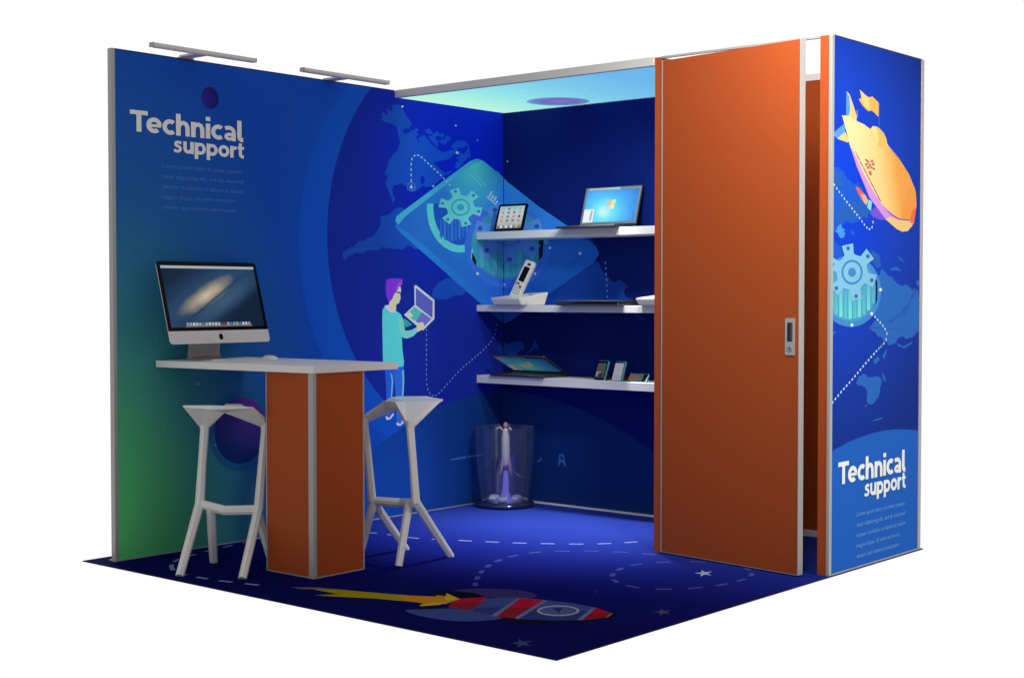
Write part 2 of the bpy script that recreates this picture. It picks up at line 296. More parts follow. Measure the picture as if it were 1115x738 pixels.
  ('disc',33,[(2.3432,2.2418),(2.3523,2.2367),(2.3543,2.2279),(2.335,2.227),(2.3172,2.2297),(2.3245,2.2385)]),
  ('disc',57,[(2.3343,2.2774),(2.3268,2.2742),(2.3182,2.2775),(2.3158,2.2836),(2.3223,2.2884),(2.3335,2.2886),(2.3391,2.2844),(2.3421,2.2799)]),
  ('land2',34,[(2.2321,2.2357),(2.215,2.2505),(2.2388,2.265),(2.2706,2.2615),(2.2728,2.2475),(2.2537,2.2322)]),
  ('disc',58,[(2.4055,2.2505),(2.3705,2.2568),(2.375,2.2793),(2.4064,2.2826),(2.414,2.2703)]),
  ('land',35,[(2.4684,2.2821),(2.4651,2.2872),(2.4784,2.2911),(2.4882,2.2861),(2.4785,2.2783)]),
  ('land2',59,[(2.4612,2.2568),(2.4721,2.2504),(2.4695,2.2423),(2.4603,2.2402),(2.4435,2.2369),(2.4406,2.2455),(2.4496,2.2527)]),
  ('land',36,[(2.395,2.2422),(2.4148,2.256),(2.4333,2.2671),(2.4655,2.2546),(2.4632,2.2434),(2.4496,2.226),(2.4237,2.224),(2.4056,2.2318)]),
  ('land2',60,[(2.5587,2.2262),(2.5376,2.2143),(2.5046,2.2214),(2.5112,2.2349),(2.5505,2.2407)]),
  ('land2',37,[(2.2099,2.3106),(2.2219,2.3032),(2.2197,2.2963),(2.2157,2.2921),(2.1993,2.2862),(2.1909,2.2923),(2.1854,2.299),(2.1976,2.3074)]),
  ('land',61,[(2.3575,2.232),(2.3443,2.2377),(2.3512,2.2471),(2.3669,2.2462),(2.3709,2.2406)]),
  ('land2',38,[(2.5378,2.1061),(2.5581,2.1209),(2.5735,2.1284),(2.5929,2.1173),(2.5887,2.1078),(2.5774,2.0994),(2.5546,2.0962)]),
  ('disc',62,[(2.2072,2.3179),(2.2111,2.3238),(2.2129,2.3254),(2.2231,2.3286),(2.2287,2.3238),(2.2263,2.319),(2.2206,2.3134),(2.2116,2.3138)]),
  ('disc',39,[(2.6152,2.2119),(2.639,2.2094),(2.6454,2.2012),(2.62,2.1894),(2.5999,2.1902),(2.5928,2.1994),(2.5985,2.2128)]),
  ('disc',63,[(2.4233,2.199),(2.3852,2.2076),(2.3946,2.235),(2.4349,2.2397),(2.4598,2.2189)]),
  ('land2',40,[(2.0808,2.369),(2.0881,2.3747),(2.0966,2.3798),(2.1074,2.3789),(2.1179,2.3738),(2.11,2.3664),(2.1,2.3619),(2.085,2.3639)]),
  ('disc',64,[(2.5572,2.0442),(2.5562,2.0632),(2.5934,2.0735),(2.6175,2.0563),(2.5926,2.0417)]),
  ('disc',41,[(2.1752,2.3111),(2.1683,2.3033),(2.1571,2.302),(2.1486,2.307),(2.1426,2.3116),(2.1538,2.3193),(2.1649,2.3184),(2.1764,2.3168)]),
  ('disc',65,[(2.5701,2.1827),(2.5813,2.1769),(2.5721,2.1675),(2.5497,2.164),(2.5333,2.1717),(2.543,2.1861)]),
  ('land2',42,[(2.5765,2.146),(2.558,2.1575),(2.5358,2.1707),(2.5637,2.1766),(2.5908,2.1804),(2.611,2.1721),(2.5967,2.1559)]),
  ('disc',66,[(2.2452,2.2789),(2.2412,2.2908),(2.2629,2.2919),(2.2855,2.2936),(2.2907,2.2832),(2.2729,2.2746),(2.2508,2.2717)]),
  ('disc',43,[(2.5586,2.2058),(2.5615,2.2188),(2.5794,2.2277),(2.6064,2.223),(2.6081,2.2126),(2.5817,2.1975)]),
  ('land2',67,[(2.4736,2.2529),(2.4545,2.2581),(2.4524,2.2737),(2.4666,2.289),(2.4952,2.283),(2.5071,2.2751),(2.4968,2.2633)]),
  ('disc',44,[(2.724,2.2069),(2.7181,2.2025),(2.7061,2.2022),(2.6973,2.2046),(2.703,2.2101),(2.7091,2.2152),(2.7179,2.2107)]),
  ('disc',68,[(2.2722,2.2879),(2.2458,2.2722),(2.2228,2.2776),(2.2068,2.282),(2.2042,2.2932),(2.228,2.3003),(2.2514,2.3058),(2.2715,2.298)]),
  ('land',45,[(2.4171,2.3009),(2.4448,2.3005),(2.4514,2.2835),(2.4217,2.2721),(2.4018,2.2845)]),
  ('land2',69,[(2.5854,2.2385),(2.5695,2.2423),(2.5642,2.2508),(2.5798,2.2555),(2.5975,2.2541),(2.6043,2.2445)]),
  ('land2',46,[(2.3041,2.2694),(2.2901,2.2779),(2.3014,2.2887),(2.3248,2.2874),(2.3248,2.2719)]),
  ('disc',70,[(2.2033,2.2859),(2.2132,2.2987),(2.2306,2.2998),(2.2419,2.3013),(2.2567,2.2906),(2.2405,2.2809),(2.2231,2.2757)]),
  ('land2',47,[(2.5083,2.1919),(2.517,2.2019),(2.5278,2.2082),(2.5502,2.2098),(2.557,2.2009),(2.5435,2.1905),(2.5281,2.185)]),
  ('disc',48,[(2.6831,2.1732),(2.7004,2.155),(2.6712,2.1459),(2.6496,2.1507),(2.6501,2.1679)]),
  ('disc',71,[(2.1111,2.2724),(2.0885,2.2777),(2.0936,2.2955),(2.1155,2.303),(2.1404,2.306),(2.1586,2.2886),(2.1293,2.2747)]),
  ('land2',49,[(2.5805,2.1403),(2.5929,2.1316),(2.5739,2.1167),(2.5454,2.124),(2.5571,2.1368)]),
  ('disc',72,[(2.3977,2.2424),(2.4084,2.2446),(2.4151,2.2397),(2.4154,2.2333),(2.4076,2.2273),(2.3956,2.2288),(2.3933,2.2299),(2.3888,2.2384)]),
 ],
 ('B', 'printed_map'): [
  ('landB',2,[(0.4803,1.6636),(0.8618,1.6613),(0.898,1.6102),(0.925,1.5667),(0.862,1.5175),(0.9162,1.5167),(0.9432,1.4663),(0.9789,1.4373),(1.0323,1.3942),(1.085,1.4081),(1.1462,1.3654),(1.1115,1.3443),(1.1203,1.309),(1.1898,1.2739),(1.0854,1.2594),(0.7806,1.2074),(0.5947,1.1912),(0.4806,1.2791)]),
  ('landB',3,[(1.1727,1.2105),(1.2759,1.1624),(1.2246,1.1758)]),
  ('landB',4,[(0.1608,1.0115),(0.3255,1.0125),(0.3337,0.9716),(0.2592,0.9317),(0.1608,0.9455)]),
  ('landB',5,[(0.4075,1.0299),(0.4482,0.9932),(0.4442,0.9586),(0.4198,0.9862),(0.3749,0.96),(0.342,0.9403),(0.3912,0.9856)]),
 ],
 ('L', 'printed_card'): [
  ('cardside',50,[(2.0229,1.7534),(2.0345,1.7815),(2.081,1.8092),(2.6795,2.1489),(2.7444,2.1687),(2.8099,2.1559),(2.9314,2.0981),(2.9314,2.1065),(2.9955,2.0672),(2.9955,1.1393),(2.931,1.1719),(2.7643,1.2721),(2.5855,1.3751),(2.3392,1.5241),(2.0725,1.6795),(2.0267,1.7185)]),
  ('cardface',73,[(2.0229,1.7534),(2.0345,1.7815),(2.081,1.8092),(2.6795,2.1489),(2.7444,2.1687),(2.8099,2.1559),(2.9314,2.0981),(2.9314,2.1065),(2.9955,2.0672),(2.9955,1.2495),(2.8867,1.2775),(2.7299,1.3586),(2.5189,1.4765),(2.2754,1.6114),(2.0726,1.7147),(2.0268,1.7347)]),
  ('cardedge',77,[(2.0229,1.7534),(2.0345,1.7815),(2.081,1.8092),(2.6795,2.1489),(2.7444,2.1687),(2.8017,2.1597),(2.7362,2.142),(2.6956,2.1263),(2.1102,1.7846),(2.0736,1.7523),(2.0517,1.7309)]),
  ('ring',90,[(2.6799,1.5952),(2.6489,1.587),(2.6175,1.5818),(2.5858,1.5796),(2.5543,1.5804),(2.5233,1.5841),(2.4932,1.5908),(2.4643,1.6002),(2.4368,1.6123),(2.411,1.627),(2.3872,1.644),(2.3657,1.6632),(2.3466,1.6843),(2.3302,1.7072),(2.3165,1.7315),(2.3058,1.7571),(2.2981,1.7837),(2.2934,1.8109),(2.2919,1.8386),(2.2936,1.8664),(2.3494,1.8705),(2.348,1.8467),(2.3493,1.8229),(2.353,1.7995),(2.3593,1.7767),(2.368,1.7548),(2.3791,1.7339),(2.3925,1.7143),(2.408,1.6962),(2.4254,1.6798),(2.4447,1.6652),(2.4655,1.6527),(2.4878,1.6424),(2.5112,1.6344),(2.5355,1.6288),(2.5605,1.6256),(2.5859,1.625),(2.6114,1.627),(2.6367,1.6315),(2.6616,1.6385)]),
  ('well',91,[(2.6616,1.6385),(2.6367,1.6315),(2.6114,1.627),(2.5859,1.625),(2.5605,1.6256),(2.5355,1.6288),(2.5112,1.6344),(2.4878,1.6424),(2.4655,1.6527),(2.4447,1.6652),(2.4254,1.6798),(2.408,1.6962),(2.3925,1.7143),(2.3791,1.7339),(2.368,1.7548),(2.3593,1.7767),(2.353,1.7995),(2.3493,1.8229),(2.348,1.8467),(2.3494,1.8705),(2.5863,1.8802),(2.6876,1.7822)]),
  ('wellstripe2',119,[(2.4045,1.7823),(2.4257,1.7831),(2.4254,1.6569),(2.4043,1.673)]),
  ('wellstripe',120,[(2.4371,1.7836),(2.4584,1.7844),(2.4581,1.6465),(2.4369,1.6628)]),
  ('wellstripe2',121,[(2.4699,1.7849),(2.4913,1.7858),(2.491,1.6409),(2.4697,1.6571)]),
  ('wellstripe',122,[(2.5029,1.7862),(2.5244,1.7871),(2.5242,1.6406),(2.5026,1.6569)]),
  ('wellstripe2',123,[(2.536,1.7875),(2.5577,1.7884),(2.5575,1.6459),(2.5358,1.6622)]),
  ('wellstripe',124,[(2.5694,1.7889),(2.5912,1.7898),(2.591,1.6563),(2.5692,1.6727)]),
  ('wellstripe2',125,[(2.6029,1.7902),(2.6248,1.7911),(2.6247,1.6709),(2.6028,1.6873)]),
  ('wellstripe',126,[(2.6367,1.7916),(2.6587,1.7925),(2.6585,1.6882),(2.6365,1.7046)]),
  ('ring2',127,[(2.9955,1.361),(2.9563,1.3646),(2.9165,1.3708),(2.8781,1.3795),(2.8414,1.3905),(2.8069,1.4037),(2.7747,1.419),(2.7452,1.4362),(2.7186,1.4552),(2.6951,1.4757),(2.6749,1.4976),(2.6581,1.5207),(2.645,1.5447),(2.6355,1.5695),(2.6298,1.5948),(2.628,1.6204),(2.6299,1.6462),(2.6357,1.6718),(2.6452,1.697),(2.6584,1.7217),(2.6752,1.7456),(2.6954,1.7685),(2.719,1.7902),(2.7456,1.8105),(2.7751,1.8291),(2.8073,1.846),(2.8418,1.861),(2.8784,1.8738),(2.9168,1.8845),(2.9565,1.8927),(2.9955,1.8983)]),
  ('well2',132,[(2.9955,1.4201),(2.9685,1.4224),(2.9346,1.4274),(2.9018,1.4344),(2.8705,1.4434),(2.8409,1.4542),(2.8134,1.4668),(2.7881,1.4809),(2.7653,1.4965),(2.7451,1.5135),(2.7277,1.5316),(2.7134,1.5507),(2.7021,1.5706),(2.6939,1.5911),(2.689,1.6121),(2.6874,1.6334),(2.6891,1.6548),(2.694,1.676),(2.7022,1.697),(2.7136,1.7175),(2.728,1.7373),(2.7453,1.7563),(2.7655,1.7743),(2.7884,1.7911),(2.8137,1.8066),(2.8412,1.8206),(2.8707,1.8329),(2.902,1.8436),(2.9348,1.8523),(2.9687,1.8591),(2.9955,1.8628)]),
  ('well2c',136,[(2.7046,1.6969),(2.7475,1.6983),(2.7473,1.5366),(2.7044,1.5358)]),
  ('well2b',137,[(2.7648,1.6988),(2.8081,1.7002),(2.8079,1.4906),(2.7646,1.49)]),
  ('well2c',138,[(2.8256,1.7008),(2.8694,1.7022),(2.8692,1.4634),(2.8254,1.4628)]),
  ('well2b',139,[(2.887,1.7027),(2.9312,1.7041),(2.9311,1.4464),(2.8868,1.4459)]),
  ('well2c',140,[(2.949,1.7047),(2.9937,1.7061),(2.9937,1.4372),(2.9489,1.4367)]),
  ('wellhole',141,[(2.6959,1.5821),(2.7301,1.5426),(2.743,1.4911),(2.6958,1.5362)]),
  ('ring',133,[(2.6901,1.597),(2.7031,1.6082),(2.7111,1.5322),(2.7437,1.5165),(2.76,1.4894),(2.7111,1.5214),(2.6868,1.5427)]),
  ('dot',143,[(2.7611,1.451),(2.7584,1.4455),(2.7515,1.4421),(2.743,1.442),(2.7361,1.4453),(2.7335,1.4507),(2.7361,1.4561),(2.743,1.4595),(2.7515,1.4596),(2.7584,1.4564)]),
  ('dot',144,[(2.9955,1.3776),(2.9942,1.3782),(2.9918,1.383),(2.9942,1.3879),(2.9955,1.3885)]),
  ('dot',145,[(2.3309,1.7433),(2.3295,1.7403),(2.3259,1.7383),(2.3214,1.7382),(2.3178,1.7399),(2.3165,1.7427),(2.3179,1.7457),(2.3215,1.7477),(2.3259,1.7478),(2.3295,1.7462)]),
  ('dot',146,[(2.4115,1.6428),(2.4101,1.6398),(2.4065,1.6379),(2.4019,1.6378),(2.3983,1.6395),(2.3969,1.6424),(2.3983,1.6454),(2.4019,1.6474),(2.4065,1.6475),(2.4101,1.6458)]),
  ('violet',147,[(2.8126,1.8217),(2.8098,1.8073),(2.8018,1.7941),(2.7893,1.7834),(2.7736,1.7763),(2.7562,1.7734),(2.7389,1.7749),(2.7234,1.7809),(2.711,1.7905),(2.7032,1.803),(2.7005,1.817),(2.7032,1.8313),(2.7111,1.8444),(2.7234,1.8551),(2.739,1.8623),(2.7563,1.8654),(2.7737,1.8639),(2.7893,1.8581),(2.8018,1.8484),(2.8098,1.8359)]),
  ('chart',92,[(2.852,1.9393),(2.8651,1.933),(2.8933,1.9704),(2.8801,1.9767)]),
  ('chart',93,[(2.8748,1.9271),(2.888,1.9208),(2.9078,1.947),(2.8946,1.9533)]),
  ('chart',94,[(2.8977,1.9149),(2.911,1.9085),(2.9337,1.9386),(2.9204,1.9449)]),
  ('chart',95,[(2.9207,1.9026),(2.934,1.8962),(2.9454,1.9113),(2.9321,1.9176)]),
  ('chart',96,[(2.8389,1.9409),(2.9402,1.8854),(2.9349,1.8794),(2.8345,1.9337)]),
  ('caption',97,[(2.7051,2.0804),(2.7128,2.0854),(2.8337,2.0065),(2.8258,2.0015)]),
  ('caption',98,[(2.6795,2.0645),(2.6871,2.0695),(2.7988,1.9988),(2.791,1.9937)]),
 ],
 ('B', 'printed_card'): [
  ('cardside',8,[(0.1611,2.062),(0.1921,2.0362),(0.4548,1.8675),(0.6461,1.7608),(0.814,1.6658),(0.8986,1.6136),(0.9266,1.5685),(0.8848,1.5135),(0.5545,1.3354),(0.2229,1.1543),(0.1609,1.1359)]),
  ('cardface',10,[(0.1611,2.062),(0.1921,2.0362),(0.4548,1.8675),(0.6461,1.7608),(0.814,1.6658),(0.8986,1.6136),(0.8424,1.5924),(0.4805,1.4045),(0.2229,1.2656),(0.1609,1.2477)]),
  ('ring2',13,[(0.5469,1.6213),(0.5452,1.5956),(0.5403,1.5701),(0.532,1.5452),(0.5206,1.5211),(0.506,1.4979),(0.4884,1.4759),(0.468,1.4553),(0.4449,1.4363),(0.4193,1.419),(0.3915,1.4036),(0.3616,1.3904),(0.33,1.3793),(0.2969,1.3706),(0.2627,1.3644),(0.2276,1.3606),(0.192,1.3594),(0.1609,1.3606),(0.1611,1.8984),(0.1921,1.8983),(0.2276,1.8955),(0.2626,1.8903),(0.2968,1.8825),(0.3299,1.8724),(0.3614,1.86),(0.3913,1.8454),(0.4191,1.8289),(0.4447,1.8106),(0.4678,1.7906),(0.4882,1.7691),(0.5058,1.7464),(0.5204,1.7226),(0.5319,1.6979),(0.5402,1.6727),(0.5452,1.6471)]),
  ('well2',14,[(0.4951,1.6339),(0.4937,1.6126),(0.4895,1.5915),(0.4824,1.5709),(0.4726,1.5509),(0.4601,1.5317),(0.445,1.5135),(0.4276,1.4965),(0.4078,1.4808),(0.3859,1.4666),(0.3621,1.454),(0.3366,1.4431),(0.3096,1.4341),(0.2814,1.427),(0.2522,1.4219),(0.2223,1.4189),(0.192,1.4181),(0.1616,1.4194),(0.1609,1.4194),(0.1611,1.8632),(0.1617,1.8633),(0.1921,1.8632),(0.2223,1.861),(0.2522,1.8566),(0.2813,1.8503),(0.3095,1.8419),(0.3365,1.8317),(0.362,1.8197),(0.3857,1.806),(0.4076,1.7908),(0.4274,1.7742),(0.4449,1.7564),(0.4599,1.7376),(0.4725,1.7179),(0.4823,1.6975),(0.4894,1.6765),(0.4937,1.6553)]),
  ('well2b',15,[(0.1688,1.7058),(0.2075,1.7048),(0.2075,1.4335),(0.1687,1.4339)]),
  ('well2c',16,[(0.2229,1.7044),(0.2614,1.7033),(0.2614,1.4363),(0.2229,1.4366)]),
  ('well2b',17,[(0.2767,1.7029),(0.3148,1.7019),(0.3149,1.4457),(0.2767,1.446)]),
  ('well2c',18,[(0.33,1.7014),(0.3679,1.7004),(0.368,1.4627),(0.3301,1.4631)]),
  ('well2b',19,[(0.383,1.7),(0.4205,1.699),(0.4207,1.4901),(0.3831,1.4905)]),
  ('well2c',20,[(0.4355,1.6986),(0.4728,1.6975),(0.4729,1.5361),(0.4356,1.5367)]),
  ('well2b',21,[(0.4877,1.6971),(0.5247,1.6961),(0.5247,1.6332),(0.4877,1.6341)]),
  ('wellhole',22,[(0.4505,1.6579),(0.4914,1.6569),(0.4804,1.5539),(0.4506,1.5314)]),
  ('dot',23,[(0.1734,1.383),(0.1713,1.3781),(0.1659,1.3752),(0.1609,1.3752),(0.1609,1.3909),(0.1659,1.3908),(0.1713,1.3878)]),
  ('dot',24,[(0.4312,1.451),(0.4292,1.4462),(0.4239,1.4433),(0.4174,1.4434),(0.4122,1.4464),(0.4102,1.4512),(0.4122,1.4559),(0.4174,1.4588),(0.4239,1.4587),(0.4292,1.4557)]),
  ('dot',25,[(0.5513,1.6098),(0.5491,1.6044),(0.5432,1.6012),(0.5359,1.6014),(0.53,1.6048),(0.5277,1.6103),(0.53,1.6156),(0.5359,1.6188),(0.5432,1.6186),(0.5491,1.6152)]),
  ('dot',26,[(0.79,1.571),(0.7879,1.5658),(0.7822,1.5626),(0.7751,1.5628),(0.7694,1.5661),(0.7672,1.5715),(0.7694,1.5767),(0.7751,1.5799),(0.7822,1.5797),(0.7879,1.5764)]),
 ],
 ('L', 'printed_gear'): [
  ('gear',148,[(2.6106,1.9334),(2.592,1.9383),(2.5817,1.979),(2.4924,1.9585),(2.5194,1.9219),(2.5089,1.9105),(2.4946,1.9008),(2.4773,1.8932),(2.4146,1.9051),(2.3925,1.8498),(2.4592,1.8481),(2.4692,1.8377),(2.4748,1.8259),(2.4757,1.8134),(2.423,1.7855),(2.4888,1.749),(2.5295,1.7839),(2.5503,1.7846),(2.5704,1.7824),(2.5889,1.7772),(2.5992,1.7363),(2.6902,1.7553),(2.6624,1.7929),(2.6732,1.8043),(2.6879,1.8141),(2.7059,1.8217),(2.7718,1.809),(2.7952,1.866),(2.7247,1.8676),(2.7142,1.8783),(2.7083,1.8903),(2.7074,1.903),(2.7627,1.9321),(2.6938,1.9684),(2.652,1.9324),(2.6309,1.9314)]),
  ('gearring',150,[(2.6777,1.8618),(2.6766,1.8535),(2.6733,1.8453),(2.6681,1.8374),(2.6609,1.83),(2.6519,1.8233),(2.6415,1.8175),(2.6298,1.8127),(2.6172,1.809),(2.6039,1.8066),(2.5904,1.8053),(2.5768,1.8054),(2.5637,1.8068),(2.5512,1.8094),(2.5397,1.8132),(2.5295,1.8181),(2.5208,1.824),(2.5138,1.8306),(2.5086,1.8379),(2.5055,1.8457),(2.5045,1.8538),(2.5056,1.862),(2.5087,1.8701),(2.5138,1.8779),(2.5209,1.8852),(2.5296,1.8919),(2.5398,1.8977),(2.5514,1.9025),(2.5638,1.9063),(2.577,1.9089),(2.5905,1.9102),(2.6041,1.9102),(2.6173,1.909),(2.6299,1.9064),(2.6416,1.9027),(2.652,1.8978),(2.6609,1.892),(2.6681,1.8853),(2.6734,1.8779),(2.6766,1.87)]),
  ('gear',161,[(2.6613,1.861),(2.6604,1.8543),(2.6578,1.8476),(2.6535,1.8412),(2.6477,1.8352),(2.6404,1.8298),(2.632,1.825),(2.6225,1.8211),(2.6122,1.8181),(2.6014,1.8161),(2.5904,1.8151),(2.5794,1.8152),(2.5686,1.8163),(2.5585,1.8184),(2.5491,1.8215),(2.5408,1.8255),(2.5337,1.8302),(2.528,1.8356),(2.5238,1.8416),(2.5212,1.848),(2.5204,1.8546),(2.5213,1.8612),(2.5238,1.8678),(2.528,1.8742),(2.5338,1.8801),(2.5409,1.8855),(2.5492,1.8903),(2.5586,1.8942),(2.5688,1.8973),(2.5795,1.8994),(2.5905,1.9004),(2.6015,1.9004),(2.6123,1.8994),(2.6226,1.8973),(2.6321,1.8943),(2.6405,1.8904),(2.6478,1.8856),(2.6536,1.8801),(2.6579,1.8741),(2.6605,1.8677)]),
  ('gearring',163,[(2.6227,1.8592),(2.6216,1.8541),(2.6184,1.8493),(2.6132,1.845),(2.6065,1.8416),(2.5988,1.8393),(2.5904,1.8383),(2.5821,1.8386),(2.5743,1.8402),(2.5677,1.843),(2.5626,1.8468),(2.5594,1.8513),(2.5583,1.8563),(2.5594,1.8614),(2.5626,1.8662),(2.5677,1.8705),(2.5744,1.8739),(2.5821,1.8762),(2.5905,1.8773),(2.5988,1.877),(2.6066,1.8754),(2.6133,1.8726),(2.6184,1.8688),(2.6216,1.8643)]),
  ('gearhole',151,[(2.5592,1.9545),(2.5563,1.949),(2.5488,1.9452),(2.5395,1.9448),(2.5321,1.9477),(2.5292,1.9528),(2.5321,1.9583),(2.5396,1.9621),(2.5488,1.9626),(2.5563,1.9597)]),
  ('gearhole',152,[(2.4433,1.8755),(2.4405,1.8701),(2.4332,1.8664),(2.4241,1.866),(2.4168,1.8689),(2.414,1.8741),(2.4168,1.8795),(2.4241,1.8831),(2.4332,1.8836),(2.4405,1.8807)]),
  ('gearhole',153,[(2.4888,1.7801),(2.486,1.7746),(2.4785,1.7711),(2.4694,1.7707),(2.462,1.7737),(2.4592,1.7789),(2.462,1.7843),(2.4694,1.7879),(2.4786,1.7883),(2.486,1.7853)]),
  ('gearhole',154,[(2.6523,1.7616),(2.6494,1.7561),(2.6418,1.7525),(2.6324,1.7522),(2.6248,1.7552),(2.6219,1.7605),(2.6248,1.766),(2.6324,1.7696),(2.6418,1.77),(2.6494,1.7669)]),
  ('gearhole',155,[(2.7724,1.8409),(2.7694,1.8354),(2.7616,1.8317),(2.752,1.8312),(2.7443,1.8343),(2.7413,1.8396),(2.7443,1.8452),(2.752,1.8489),(2.7616,1.8493),(2.7694,1.8463)]),
  ('gearhole',156,[(2.7246,1.9384),(2.7217,1.9328),(2.7139,1.929),(2.7044,1.9286),(2.6967,1.9315),(2.6938,1.9368),(2.6967,1.9423),(2.7044,1.9461),(2.714,1.9466),(2.7217,1.9436)]),
  ('gear2',149,[(2.9955,1.8531),(2.9622,1.9035),(2.8243,1.8539),(2.8904,1.8016),(2.8794,1.7817),(2.8772,1.7799),(2.8492,1.7668),(2.7415,1.7834),(2.7136,1.6931),(2.8261,1.6929),(2.8448,1.6763),(2.8458,1.6742),(2.8442,1.6537),(2.7497,1.6141),(2.8503,1.5471),(2.9269,1.5994),(2.9619,1.5982),(2.9652,1.5974),(2.9918,1.5843),(2.9814,1.5159),(2.9955,1.5165)]),
  ('gear2ring',157,[(2.9955,1.6321),(2.981,1.6352),(2.9614,1.6417),(2.9441,1.65),(2.9293,1.6597),(2.9174,1.6708),(2.9087,1.6829),(2.9034,1.6958),(2.9016,1.709),(2.9034,1.7224),(2.9087,1.7356),(2.9174,1.7482),(2.9293,1.7601),(2.9441,1.7708),(2.9615,1.7802),(2.981,1.7879),(2.9955,1.792)]),
  ('gear2',162,[(2.9955,1.6493),(2.9934,1.6498),(2.9774,1.655),(2.9632,1.6618),(2.9512,1.6697),(2.9414,1.6787),(2.9343,1.6886),(2.93,1.6991),(2.9286,1.7099),(2.93,1.7208),(2.9344,1.7316),(2.9415,1.7419),(2.9512,1.7515),(2.9633,1.7603),(2.9775,1.7679),(2.9934,1.7742),(2.9955,1.7748)]),
  ('gear2ring',164,[(2.9955,1.7029),(2.9949,1.7038),(2.993,1.712),(2.9949,1.7203),(2.9955,1.7212)]),
  ('gear2hole',158,[(2.939,1.8575),(2.9342,1.8485),(2.9215,1.8426),(2.9059,1.8419),(2.8933,1.8467),(2.8885,1.8552),(2.8933,1.8642),(2.9059,1.8701),(2.9215,1.8708),(2.9342,1.866)]),
  ('gear2hole',159,[(2.7949,1.7358),(2.7902,1.727),(2.7778,1.7212),(2.7626,1.7207),(2.7503,1.7256),(2.7456,1.7341),(2.7503,1.7429),(2.7626,1.7486),(2.7778,1.7492),(2.7902,1.7443)]),
  ('gear2hole',160,[(2.8579,1.5991),(2.8532,1.5903),(2.8407,1.5847),(2.8253,1.5843),(2.8128,1.5894),(2.8081,1.598),(2.8129,1.6068),(2.8253,1.6124),(2.8407,1.6128),(2.8532,1.6077)]),
 ],
 ('B', 'printed_gear'): [
  ('gear2',27,[(0.1909,1.8343),(0.1614,1.8409),(0.161,1.8416),(0.161,1.5166),(0.2791,1.5181),(0.2623,1.5854),(0.2834,1.5997),(0.2862,1.6007),(0.3158,1.6037),(0.3872,1.5557),(0.4656,1.6277),(0.3801,1.6622),(0.3763,1.6826),(0.3769,1.6846),(0.391,1.7022),(0.4875,1.7086),(0.4531,1.7974),(0.3627,1.7746),(0.3372,1.7861),(0.3352,1.7878),(0.3234,1.807),(0.3739,1.8631),(0.2504,1.9046),(0.2227,1.8403),(0.1941,1.8343)]),
  ('gear2ring',28,[(0.325,1.7074),(0.3235,1.6942),(0.3189,1.6813),(0.3115,1.6692),(0.3013,1.6581),(0.2886,1.6483),(0.2737,1.6399),(0.2569,1.6333),(0.2387,1.6286),(0.2195,1.6259),(0.1998,1.6253),(0.18,1.6268),(0.161,1.6303),(0.161,1.7935),(0.18,1.796),(0.1998,1.7964),(0.2195,1.7946),(0.2387,1.7909),(0.2569,1.7852),(0.2736,1.7776),(0.2885,1.7685),(0.3012,1.7579),(0.3115,1.7463),(0.3189,1.7338),(0.3235,1.7207)]),
  ('gear2',33,[(0.3019,1.708),(0.3006,1.6972),(0.2969,1.6868),(0.2908,1.6769),(0.2825,1.6679),(0.2721,1.6598),(0.26,1.6531),(0.2463,1.6477),(0.2315,1.6439),(0.2158,1.6417),(0.1998,1.6412),(0.1837,1.6424),(0.1679,1.6453),(0.161,1.6474),(0.161,1.7764),(0.1679,1.7781),(0.1837,1.7801),(0.1998,1.7805),(0.2158,1.7791),(0.2315,1.776),(0.2463,1.7714),(0.26,1.7653),(0.2721,1.7578),(0.2825,1.7492),(0.2908,1.7397),(0.2969,1.7295),(0.3006,1.7189)]),
  ('gear2ring',34,[(0.2466,1.7095),(0.245,1.7014),(0.2404,1.6938),(0.2329,1.6875),(0.2232,1.6827),(0.2119,1.6798),(0.1998,1.679),(0.1876,1.6804),(0.1762,1.6839),(0.1665,1.6892),(0.161,1.6941),(0.161,1.7297),(0.1665,1.7343),(0.1762,1.7391),(0.1876,1.7419),(0.1998,1.7427),(0.2119,1.7412),(0.2232,1.7377),(0.2329,1.7324),(0.2404,1.7256),(0.245,1.7178)]),
  ('gear2hole',29,[(0.2316,1.5433),(0.2274,1.5346),(0.2164,1.5293),(0.2028,1.5295),(0.1918,1.5351),(0.1875,1.544),(0.1918,1.5527),(0.2028,1.5579),(0.2164,1.5577),(0.2274,1.5521)]),
  ('gear2hole',30,[(0.4174,1.6074),(0.4134,1.5988),(0.4027,1.5937),(0.3894,1.594),(0.3787,1.5995),(0.3746,1.6083),(0.3787,1.6169),(0.3894,1.622),(0.4026,1.6217),(0.4134,1.6161)]),
  ('gear2hole',31,[(0.4554,1.7466),(0.4513,1.7381),(0.4407,1.7331),(0.4275,1.7335),(0.4168,1.7392),(0.4127,1.7479),(0.4168,1.7565),(0.4275,1.7614),(0.4406,1.761),(0.4513,1.7554)]),
  ('gear2hole',32,[(0.3189,1.8595),(0.3148,1.851),(0.3039,1.846),(0.2905,1.8465),(0.2796,1.8523),(0.2754,1.8612),(0.2796,1.8697),(0.2905,1.8747),(0.3039,1.8742),(0.3148,1.8684)]),
 ],
 ('L', 'printed_route'): [
  ('route',99,[(2.1544,1.958),(2.154,1.974),(2.162,1.9742),(2.1624,1.9582)]),
  ('route',99,[(2.1536,1.99),(2.1533,2.006),(2.1613,2.0062),(2.1616,1.9902)]),
  ('route',99,[(2.1531,2.0221),(2.153,2.0381),(2.161,2.0381),(2.1611,2.0221)]),
  ('route',99,[(2.1528,2.054),(2.1524,2.07),(2.1604,2.0702),(2.1608,2.0542)]),
  ('route',99,[(2.1525,2.0864),(2.1534,2.1023),(2.1614,2.1018),(2.1604,2.0859)]),
